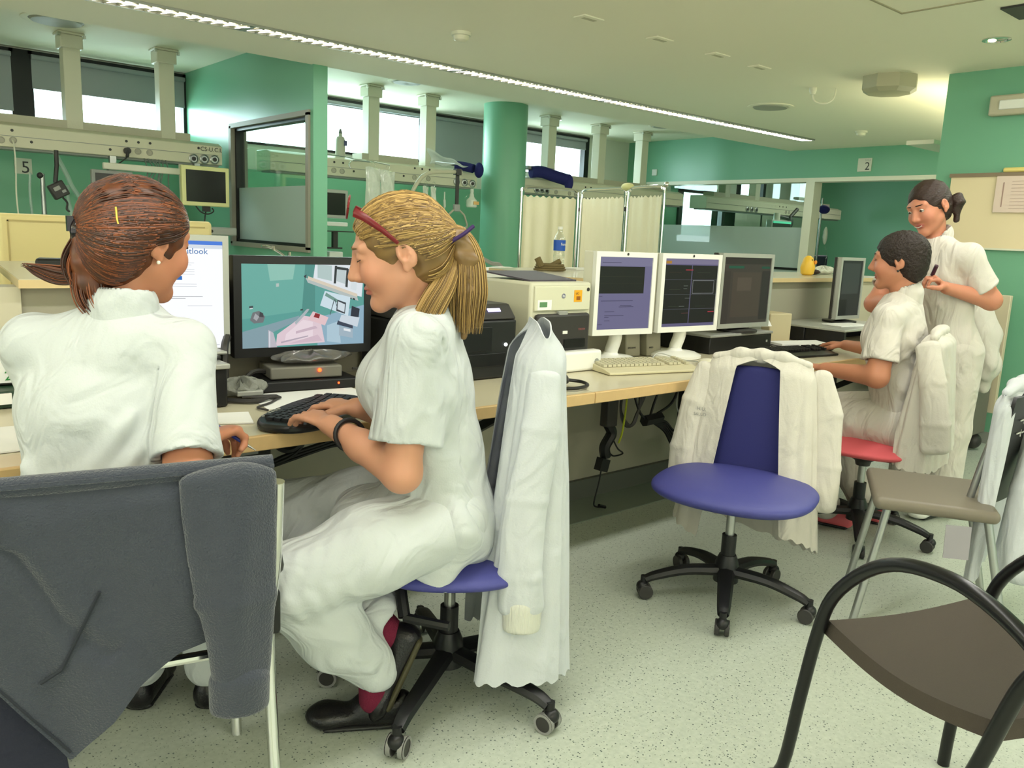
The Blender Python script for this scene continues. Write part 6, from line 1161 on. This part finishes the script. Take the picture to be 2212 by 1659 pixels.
S = SD(); S.ch([anR+A_([-.02, .05, .04]), anR+A_([.0, 0, -.01]), anR+A_([.008, -.012, -.06])], [.040, .042, .036], .02); S.mesh('sock', M_sock, p2, .005); S = SD(); S.ch([anL+UP*.04, anL-UP*.07], [.040, .036], .02); S.mesh('sock', M_sock, p2, .005)
shoe('shoe', p2, [1.115, 1.655, .004], [.895, 1.795, .004], [0, 0, 1]); shoe('shoe', p2, [1.155, 1.655, .235], [1.045, 1.672, .015], [-.55, .45, .35], sole=mat('olive edge', (70, 66, 44), .6))
# hair: swept back to a purple tie, long ponytail, loose strands
BL = [(146, 114, 62), (162, 130, 74), (122, 94, 52), (188, 154, 94), (104, 78, 44)]
S = SD(); G = G2; rd = A_([.083, .106, .093])*s2_h; hcap = hc2+R2@(A_([0, -.018, .030])*s2_h); S.el(hcap, rd, R2, .01); S.el(hc2+R2@(A_([0, -.06, -.035])*s2_h), A_([.060, .050, .065])*s2_h, R2, .05)
S.el(G(0, .100, -.050), A_([.085, .075, .120])*s2_h, R2, op='s', k=.02); S.el(G(.085, -.005, -.045), A_([.032, .034, .046])*s2_h, R2, op='s', k=.01); S.el(G(-.085, -.005, -.045), A_([.032, .034, .046])*s2_h, R2, op='s', k=.01)
tie = hc2+R2@(A_([0, -.112, .006])*s2_h); S.rc(hc2+R2@(A_([0, -.07, .02])*s2_h), tie, .058, .020, .05)
def rib(c, R, f, a): return lambda P: a*np.sin(f*((P-c)@R)[:, 2]+5*np.sin(18*((P-c)@R)[:, 1]))*np.sin(f*.6*((P-c)@R)[:, 0]+2)
HS2 = S; hair2 = S.mesh('hair', M_hair, p2, .005, rib(hc2, R2, 190, .0016), streak((112, 86, 50), (146, 114, 66), hc2, R2, 60))
st = [((x, .86, z), (x*1.1, .80, z+.25)) for x, z in ((.0, .45), (.35, .42), (-.35, .42), (.6, .25), (-.6, .25))]+[((sg*.98, .55, .0), (sg*.98, .25, .3)) for sg in (1, -1)]+[((sg*.98, -.05, -.05), (sg*.85, -.3, -.5)) for sg in (1, -1)]+[((0, -.4, -.9), (.5, -.3, -.8)), ((0, -.4, -.9), (-.5, -.3, -.8)), ((.8, -.1, -.5), (.55, -.35, -1.0)), ((.97, .1, .0), (.9, -.1, -.3))]
strands('hair_strands', hair2, project(cap_paths(hcap, R2, rd*1.012, (0, -1.12, -.22), st, 1100, .005, 5, 18), HS2, hcap), BL, .0015, 2)
def lock(pts, n, w0, w1, seed, wave=.006):
    rs = random.Random(seed); c = bez(pts, 26); out = []
    for i in range(n):
        a = rs.random()*6.28; q = rs.random()**.5; ux, uy = math.cos(a)*q, math.sin(a)*q; l = .72+.28*rs.random(); k = int(len(c)*l); p = []
        for j in range(max(5, k)):
            t = j/(len(c)-1); w = w0+(w1-w0)*min(1, t*1.6); tg = (c[min(j+1, len(c)-1)]-c[max(j-1, 0)]).normalized(); s_ = tg.cross(Vector((.56, .83, 0))).normalized(); v = tg.cross(s_); p.append(c[j]+s_*ux*w+v*uy*w*.75+s_*wave*math.sin(t*5+a)*t)
        out.append(p)
    return out
tv = Vector(tie); e2 = Vector((.757, -.653, 0))
pony = [tv, tv+e2*.030+V(0, 0, -.012), tv+e2*.052+V(0, 0, -.06), tv+e2*.058+V(0, 0, -.13), tv+e2*.056+V(0, 0, -.19), tv+e2*.052+V(0, 0, -.25)]
flk = [tv+e2*.012, tv+e2*.02-V(0, 0, .05), tv-V(0, 0, .11)-e2*.005+V(-.01, -.03, 0), tv-V(0, 0, .17)-e2*.045+V(-.02, -.06, 0), tv-V(0, 0, .24)-e2*.085+V(-.02, -.07, 0), tv-V(0, 0, .32)-e2*.125+V(-.01, -.06, 0)]
S = SD(); S.ch([A_(p) for p in pony], [.018, .024, .028, .026, .020, .008], .03); pn = S.mesh('ponytail', M_hair, p2, .005, rib(hc2, R2, 150, .002), streak((112, 86, 50), (146, 114, 66), hc2, R2, 60))
strands('ponytail_strands', pn, lock(pony, 1000, .022, .050, 7)+lock(flk, 650, .014, .034, 8), BL, .0012, 3)
MB().tube(bez([tv+V(0, 0, .03)+e2*-.005, tv+e2*.0+V(-.02, -.025, .0), tv+V(0, 0, -.03)+e2*.005, tv+V(.02, .03, 0), tv+V(0, 0, .03)+e2*.005]), .006, 8).tube(bez([tv+V(-.02, -.03, -.02)+e2*.01, tv+V(-.01, -.035, .0)+e2*.03, tv+V(0, -.02, .02)+e2*.055]), .005, 8).obj('hair_tie', mat('purple band', (52, 30, 84), .7), hair2)
gl = thing('glasses', 'dark red glasses pushed up into the blond hair', 'glasses', G2(0, .05, .12))
M_red = mat('dark red acetate', (110, 20, 26), .3)
for q in (1, -1):
    MB().tube([Vector(G2(q*.066, .062, .108)), Vector(G2(q*.082, .046, .094)), Vector(G2(q*.097, .018, .058)), Vector(G2(q*.091, -.004, .024))], [(.0032, .011), (.003, .009), (.003, .006), (.002, .004)], 8, flat=R2@A_([1, 0, 0])).obj('temple', M_red, gl)
    MB().tube(bez([Vector(G2(q*(.036+.030*math.cos(a)), .072-.010*math.sin(a), .120+.020*math.sin(a))) for a in [x*math.pi/5 for x in range(10)]]+[Vector(G2(q*.066, .072, .120))], 30), .0028, 6).obj('rim', M_red, gl)
MB().tube([Vector(G2(-.008, .072, .122)), Vector(G2(.008, .072, .122))], .003, 6).obj('bridge', M_red, gl)
# ---- brown haired person seen from behind
p1 = person('person with reddish brown pinned hair in a white tunic writing, seen from behind', (.47, 1.75, 0))
f1 = A_([.574, .819, 0]); l1 = A_([-.819, .574, 0]); R1 = frame(20, -12, -3); hc1 = A_([.540, 1.838, 1.235]); s1h = 1.0
C1 = A_([.462, 1.828, 1.02]); sL1, sR1 = C1+l1*.138, C1-l1*.150; n1 = A_([.50, 1.825, 1.09]); c1 = A_([.445, 1.828, .88]); pl1 = A_([.435, 1.77, .52])
eR, wR = A_([.548, 1.612, .775]), A_([.640, 1.775, .805]); eL, wL = A_([.41, 2.02, .80]), A_([.615, 2.05, .945])
S = SD(); S.ec(pl1, c1, .13, .10, .145, .10, l1, .05); S.ec(c1, n1-UP*.07, .145, .10, .11, .07, l1, .05); S.rc(sL1, sR1, .05, .05, .05); S.rc(n1-UP*.03, hc1+R1@A_([0, -.022, -.055]), .054, .048, .03)
S.ch([sR1, eR], [.050, .046], .03); S.ch([eR, wR], [.046, .027], .02); S.ch([sL1, eL], [.048, .042], .03); S.ch([eL, wL], [.042, .026], .02)
G1 = head_prims(S, hc1, R1, s1h); hand(S, wR, [.78, .55, .02], [.1, -.2, -1], [-.5, .6, 0], curls=[(.6, .7, .4), (.8, .9, .5), (.95, 1.0, .6), (1.05, 1.0, .6)], thumb=(.8, .5, .4), spread=.08, L=1.08); hand(S, wL, [.85, -.2, .0], [0, 0, -1], [.3, .9, 0], curl=(.3, .4, .3), L=.95)
for q in (-1, 1):
    hp = pl1-l1*.09*q; S.ch([hp, hp+f1*.38-UP*.04, hp+f1*.40-UP*.42], [.08, .055, .04], .03)
lids(S, hc1, R1, s1h); b1_o = S.mesh('body', M_skin, p1, .0038, col=skin_col(G1, R1, hc1, s1h, base=(190, 128, 98))); eyes(G1, R1, s1h, b1_o)
MB().ell(G1(.082, -.010, -.040), .004).obj('earring', mat('pearl', (240, 236, 220), .2), b1_o)
S = SD(); S.ec(pl1-UP*.03, pl1*.45+c1*.55, .160, .130, .142, .114, l1, .05); S.ec(pl1*.45+c1*.55, c1, .142, .114, .152, .118, l1, .05); S.ec(c1, n1-UP*.065, .152, .112, .122, .08, l1, .06); S.rc(sL1-UP*.005, sR1-UP*.005, .065, .065, .05); S.ec(n1-UP*.085-f1*.02, n1-UP*.02-f1*.01, .095, .08, .070, .064, l1, .03)
cR = sR1*.15+eR*.85; cL = sL1*.35+eL*.65; aR = nrm(cR-sR1); S.ec(n1-UP*.03, n1+UP*.08, .060, .056, .064, .06, l1, op='s', k=.006); S.ec(sR1, cR, .058, .056, .076, .068, f1, .022, 'f'); S.ec(sL1, cL, .060, .056, .076, .068, f1, .022, 'f')
w1 = wrinkle([([c1-f1*.11-l1*.12+UP*.04, c1-f1*.12-l1*.03-UP*.08, c1-f1*.12+l1*.08-UP*.20], .016, .010), ([c1-f1*.1-l1*.13-UP*.02, c1-f1*.12-l1*.06-UP*.13, c1-f1*.11+l1*.02-UP*.26], .014, .010), ([c1-f1*.12+l1*.13-UP*.05, c1-f1*.12+l1*.04-UP*.20, c1-f1*.11-l1*.02-UP*.32], .016, .011), ([n1-f1*.08-UP*.10, n1-f1*.10+l1*.08-UP*.13, sL1-f1*.07-UP*.08], .016, .008),
 ([sR1+UP*.055+l1*.01, sR1-f1*.055+l1*.02, sR1-f1*.08-UP*.10+l1*.03, sR1-f1*.08-UP*.18+l1*.03], .006, -.006), ([cR-aR*.035-f1*.08-l1*.03, cR-aR*.035-l1*.08, cR-aR*.035+f1*.05-l1*.06], .004, -.003)], folds([.5, -.3, 1], 26, .008, 12))
S.mesh('tunic', M_tun, p1, .005, w1)
S = SD(); S.ec(n1-UP*.045-f1*.015, n1+UP*.012-f1*.015, .078, .070, .072, .066, l1, .01); S.ec(n1-UP*.08-f1*.01, n1+UP*.06-f1*.01, .064, .056, .060, .054, l1, op='s', k=.003); S.mesh('collar', M_tun, p1, .004)
S = SD()
for q in (-1, 1):
    hp = pl1-l1*.09*q; S.ch([hp, hp+f1*.36-UP*.03, hp+f1*.40-UP*.40], [.10, .08, .065], .04)
S.mesh('trousers', M_tun, p1, .008)
for q in (-1, 1): hp = pl1-l1*.09*q+f1*.36; shoe('shoe', p1, [hp[0], hp[1], .004], [hp[0]+f1[0]*.22, hp[1]+f1[1]*.22, .004], [0, 0, 1])
BR = [(84, 44, 26), (100, 52, 28), (68, 36, 22), (128, 68, 34), (58, 32, 22)]
S = SD(); hcp1 = hc1+R1@A_([0, -.022, .030]); rd1 = A_([.094, .112, .098]); S.el(hcp1, rd1, R1, .01); S.el(hc1+R1@A_([0, -.065, -.045]), (.070, .055, .070), R1, .05); S.el(G1(0, .105, -.050), (.090, .078, .115), R1, op='s', k=.02)
for q in (-1, 1): S.el(G1(q*.092, .005, -.045), (.034, .036, .048), R1, op='s', k=.01)
HS1 = S; hair1 = S.mesh('hair', M_hair, p1, .005, rib(hc1, R1, 150, .002), streak((70, 38, 22), (128, 66, 32), hc1, R1, 55))
clip = hc1+R1@A_([-.018, -.104, -.020]); stt1 = [((x, .8, z), (x*1.1, .7, z+.3)) for x, z in ((0, .45), (.4, .4), (-.4, .4), (.65, .25), (-.65, .25))]+[((.98, .5, .1), (.98, .2, .3)), ((.99, .1, .2), (.9, -.1, .5)), ((.95, -.1, -.1), (.85, -.3, -.5)), ((.6, -.4, -.85), (.2, -.5, -.9)), ((.9, -.1, -.3), (.6, -.3, -1.0)), ((.8, -.2, -.6), (.5, -.4, -1.2)), ((-.6, -.4, -.8), (-.2, -.5, -.9)), ((-.98, .3, 0), (-.9, -.1, .3))]
strands('hair_strands', hair1, project(cap_paths(hcp1, R1, rd1*1.015, (-.38, -1.0, -.38), stt1, 1200, .008, 9, 18), HS1, hcp1), BR, .0018, 5)
cv = Vector(clip); dl1 = Vector((-.757, .653, 0))
S = SD(); tl1 = [cv, cv+V(0, 0, -.05)+dl1*.0, cv+V(0, 0, -.10)-dl1*.005, cv+V(0, 0, -.135)-dl1*.02]; S.ch([A_(p) for p in tl1], [.030, .027, .020, .010], .03); tail1 = S.mesh('pinned_tail', M_hair, p1, .005, rib(hc1, R1, 140, .002), streak((70, 38, 22), (128, 66, 32), hc1, R1, 55))
strands('tail_strands', tail1, lock(tl1+[tl1[-1]+V(0, 0, -.03)-dl1*.02], 170, .030, .040, 3, .01)+lock([cv+V(0, 0, -.06), cv+V(0, 0, -.075)+dl1*.05, cv+V(0, 0, -.07)+dl1*.10, cv+V(0, 0, -.055)+dl1*.14], 70, .022, .014, 4, .01)+lock([cv+V(0, 0, .0), cv+V(0, 0, -.05)+dl1*.02, cv+V(0, 0, -.11)+dl1*.012], 80, .03, .03, 6, .01), BR, .0017, 6)
MB().ell(cv-Vector(R1@A_([0, .012, 0]))+V(0, 0, .01), (.022, .018, .030)).box(cv-Vector(R1@A_([.01, .030, 0]))+V(0, 0, .02), (.012, .01, .03)).obj('hair_clip', mat('dark shiny clip', (30, 22, 26), .12), hair1)
hpn = [Vector(hcp1+R1@(nrm(d)*rd1*1.045)) for d in ((.62, -.74, .16), (.68, -.72, -.06), (.74, -.66, -.30))]; MB().tube(hpn, .0022, 6).obj('bobby_pin', mat('gold pin', (220, 190, 90), .3, metal=.7), hair1)
pn_ = thing('pen', 'blue and silver pen in the writing hand of the brown haired person', 'pen', (.75, 1.78, .77)); pa_, pb_2 = Vector((.665, 1.85, .84)), Vector((.762, 1.785, .762))
MB().cyl(pa_, pb_2+(pa_-pb_2)*.2, .0045).obj('barrel', mat('pen blue', (50, 60, 150), .3), pn_); MB().cyl(pb_2+(pa_-pb_2)*.2, pb_2, .004, .001).obj('tip', M_satin, pn_)

# ---- short haired person at the far desk
p3 = person('person with short dark hair in a white tunic using the far mouse', (3.6, 1.65, 0))
def clothes(t, m, C, nk, pel, sL, sR, cuL, cuR, f, l, seed, h=.006, waist=.14, hem=None):
    S = SD(); md = pel*.5+C*.5-UP*.03; S.ec(pel-UP*.03, md, .18, .13, waist+.012, .115, l, .05); S.ec(md, C-UP*.10, waist+.012, .115, .162, .122, l, .05); S.ec(C-UP*.10, nk-UP*.06, .162, .118, .125, .08, l, .06); S.rc(sL-UP*.003, sR-UP*.003, .066, .066, .05)
    S.ec(nk-UP*.08, nk-UP*.02, .09, .08, .070, .064, l, .03); S.ec(nk-UP*.03+f*.012, nk+UP*.08+f*.02, .058, .056, .062, .058, l, op='s', k=.006)
    if hem is not None: S.ec(pel-UP*.02, hem, .18, .13, .19, .14, l, .04)
    S.ec(sL, cuL, .060, .056, .078, .068, f, .022, 'f'); S.ec(sR, cuR, .060, .056, .078, .068, f, .022, 'f')
    rs = np.random.RandomState(seed); ls = []
    for q in (1, -1):
        for k in range(4): z = rs.rand()*.3; ls.append(([C+l*q*.14-UP*(.06+z)-f*.05, C+l*q*.10-UP*(.10+z)-f*.10, C+l*q*.02-UP*(.17+z)-f*.12], .014, .008)); ls.append(([C+l*q*.15-UP*(.08+z), C+l*q*.11-UP*(.16+z)+f*.09], .014, .008))
    o = S.mesh('tunic', m, t, h, wrinkle(ls, folds([.1, .2, 1], 28, .008, seed))); S = SD(); S.ec(nk-UP*.04-f*.01, nk+UP*.014-f*.015, .078, .070, .072, .066, l, .01); S.ec(nk-UP*.08, nk+UP*.06-f*.0, .063, .056, .061, .054, l, op='s', k=.003); S.cut(nk+f*.045, -f); S.mesh('collar', m, t, .005); return o
f3p, l3p = A_([-.259, .966, 0]), A_([-.966, -.259, 0]); C3 = A_([3.60, 1.635, 1.005]); sL3, sR3 = C3+l3p*.16, C3-l3p*.16; n3 = A_([3.605, 1.62, 1.09]); pl3 = A_([3.66, 1.58, .54]); R3 = frame(108, -6, 2); hc3 = A_([3.575, 1.645, 1.243])
eL3, wL3, eR3, wR3 = A_([3.36, 1.575, .765]), A_([3.41, 1.83, .755]), A_([3.93, 1.80, .80]), A_([4.09, 2.10, .79])
S = SD(); S.ec(pl3, C3-UP*.12, .13, .10, .14, .10, l3p, .05); S.ec(C3-UP*.12, n3-UP*.07, .14, .10, .11, .07, l3p, .05); S.rc(sL3, sR3, .05, .05, .05); S.rc(n3-UP*.03, hc3+R3@A_([0, -.022, -.055]), .054, .048, .03)
S.ch([sL3, eL3], [.050, .046], .03); S.ch([eL3, wL3], [.046, .028], .02); S.ch([sR3, eR3], [.048, .042], .03); S.ch([eR3, wR3], [.042, .026], .02); G3 = head_prims(S, hc3, R3, 1.0); lids(S, hc3, R3, 1.0, .3)
hand(S, wR3, [.15, .98, -.02], [0, 0, -1], [-1, 0, 0], curl=(.35, .45, .35), spread=.16); hand(S, wL3, [.2, .97, 0], [0, 0, -1], [1, 0, 0], curl=(.3, .4, .3))
b3 = S.mesh('body', M_skin, p3, .0045, col=skin_col(G3, R3, hc3, 1.0, base=(190, 128, 98))); eyes(G3, R3, 1.0, b3); brows(G3, b3, mat('dark brow', (40, 28, 22), .8))
MB().ell(G3(-.082, -.008, -.042), .005).obj('earring', M_dark, b3)
clothes(p3, M_tun2, C3, n3, pl3, sL3, sR3, sL3*.25+eL3*.75, sR3*.3+eR3*.7, f3p, l3p, 21)
hL3, kL3, aL3 = A_([3.58, 1.57, .54]), A_([3.50, 2.0, .49]), A_([3.55, 1.83, .10]); hR3, kR3, aR3 = A_([3.76, 1.62, .54]), A_([3.74, 2.03, .50]), A_([3.77, 1.76, .10])
S = SD()
for a, b, c in ((hL3, kL3, aL3), (hR3, kR3, aR3)): S.ch([a, b], [.115, .085], .05); S.ch([b, c], [.083, .066], .04)
S.ec(pl3-UP*.05, pl3+UP*.02, .17, .13, .16, .11, l3p, .04); S.mesh('trousers', M_tun2, p3, .007, wrinkle([([hL3*(1-a)+kL3*a+UP*.09+l3p*.04, hL3*(1-a)+kL3*a+l3p*.11, hL3*(1-a-.05)+kL3*(a+.05)-UP*.07+l3p*.08], .013, .009) for a in (.2, .4, .6, .8)], folds(f3p, 36, .003, 3)))
M_pink = mat('coral clogs', (226, 104, 112), .5); shoe('shoe', p3, [3.60, 1.73, .004], [3.53, 1.97, .004], [0, 0, 1], M_pink); shoe('shoe', p3, [3.80, 1.67, .004], [3.76, 1.91, .004], [0, 0, 1], M_pink)
S = SD(); rd3 = A_([.088, .108, .094]); S.el(hc3+R3@A_([0, -.018, .032]), rd3, R3, .01); S.el(hc3+R3@A_([0, -.06, -.040]), (.064, .050, .060), R3, .05); S.el(G3(0, .108, -.046), (.088, .078, .108), R3, op='s', k=.012)
for q in (-1, 1): S.el(G3(q*.090, .010, -.050), (.032, .034, .040), R3, op='s', k=.01)
hr3 = S.mesh('hair', mat('black brown hair', (38, 26, 20), .6, bump=.8, bscale=120, vcol=False), p3, .005, lambda P: .0022*np.sin(170*P[:, 0]+3*np.sin(60*P[:, 2]))*np.sin(150*P[:, 2]+3*np.sin(70*P[:, 1])))
# ---- standing person
p4 = person('smiling person with dark hair in a bun standing in a white tunic', (4.2, 1.68, 0))
f4, l4 = A_([-.966, .259, 0]), A_([-.259, -.966, 0]); C4 = A_([4.15, 1.735, 1.27]); sL4, sR4 = C4+l4*.165, C4-l4*.165; n4 = A_([4.13, 1.74, 1.355]); pl4 = A_([4.20, 1.67, .86]); R4 = frame(166, -22, -10); hc4 = A_([4.075, 1.765, 1.492])
eL4, wL4, eR4, wR4 = A_([4.19, 1.475, 1.075]), A_([3.985, 1.60, 1.125]), A_([4.05, 1.96, 1.02]), A_([3.93, 1.78, 1.06])
S = SD(); S.ec(pl4-UP*.05, C4-UP*.14, .14, .10, .135, .10, l4, .05); S.ec(C4-UP*.14, n4-UP*.07, .14, .10, .11, .07, l4, .05); S.rc(sL4, sR4, .05, .05, .05); S.rc(n4-UP*.03, hc4+R4@A_([0, -.022, -.055]), .053, .046, .03)
S.ch([sL4, eL4], [.050, .044], .03); S.ch([eL4, wL4], [.044, .027], .02); S.ch([sR4, eR4], [.048, .042], .03); S.ch([eR4, wR4], [.042, .026], .02); G4 = head_prims(S, hc4, R4, 1.0); lids(S, hc4, R4, 1.0, .35)
hand(S, wL4, [-.6, .45, .55], [-.5, .6, -.5], [-.3, 0, 1], curls=[(1.0, .9, .5)]*4, thumb=(.5, .5, .5), spread=.02, L=.95); hand(S, wR4, [-.4, -.85, .1], [-.2, .1, -1], [-1, 0, 0], curl=(.5, .6, .4), L=.95)
for q in (-1, 1): S.rc(pl4-l4*.09*q-UP*.05, pl4-l4*.09*q-UP*.78, .07, .045, .03)
b4 = S.mesh('body', M_skin, p4, .0045, col=skin_col(G4, R4, hc4, 1.0, base=(198, 132, 104))); eyes(G4, R4, 1.0, b4, True); brows(G4, b4, mat('dark brow', (40, 28, 22), .8))
MB().tube([Vector(G4(x, .0995-.3*x*x*20, -.066+14*x*x)) for x in (-.02, -.01, 0, .01, .02)], [(.0012, .0022)]*5, 6).obj('smile', mat('teeth', (226, 214, 204), .3), b4)
clothes(p4, M_tun2, C4, n4, pl4, sL4, sR4, sL4*.28+eL4*.72, sR4*.3+eR4*.7, f4, l4, 31, hem=pl4-UP*.10)
S = SD()
for q in (-1, 1): S.ch([pl4-l4*.09*q-UP*.04, pl4-l4*.10*q-UP*.42, pl4-l4*.10*q-UP*.76], [.112, .092, .085], .03)
S.mesh('trousers', M_tun2, p4, .008, folds([0, 0, 1], 34, .004, 5))
for q in (-1, 1): o = pl4-l4*.10*q; shoe('shoe', p4, [o[0]+.06, o[1], .004], [o[0]-.18, o[1]+.05, .004], [0, 0, 1], M_whitep)
S = SD(); S.el(hc4+R4@A_([0, -.020, .034]), (.084, .104, .092), R4, .01); S.el(hc4+R4@A_([0, -.06, -.035]), (.060, .050, .060), R4, .05); S.el(G4(0, .105, -.050), (.086, .078, .116), R4, op='s', k=.015)
for q in (-1, 1): S.el(G4(q*.090, .0, -.050), (.034, .034, .046), R4, op='s', k=.01)
dkh = mat('dark brown hair', (48, 30, 22), .45, bump=.5, bscale=90, stretch=(1, 1, 4)); h4 = S.mesh('hair', dkh, p4, .005, rib(hc4, R4, 150, .0018))
S = SD(); bn = hc4+R4@A_([-.062, -.112, -.022]); S.el(bn, (.036, .034, .042), None, .02); S.rc(bn+UP*-.03, bn-UP*.085+A_([.0, -.01, 0]), .022, .012, .02); S.mesh('hair_bun', dkh, p4, .005, rib(hc4, R4, 120, .004))
mk_ = tag(MB().cyl(Vector(wL4)+V(-.045, .05, .055), Vector(wL4)+V(-.06, .03, .10), .009).obj('marker_pen', mat('marker dark', (60, 24, 44), .4)), 'dark pen held in the raised hand of the standing person', 'pen')
tag(MB().ell(Vector(wR4)+V(-.04, -.07, -.01), (.022, .03, .02)).obj('red_rubber_stamp', mat('coral red plastic', (222, 74, 84), .4)), 'small red object held at waist height by the standing person', 'stamp')
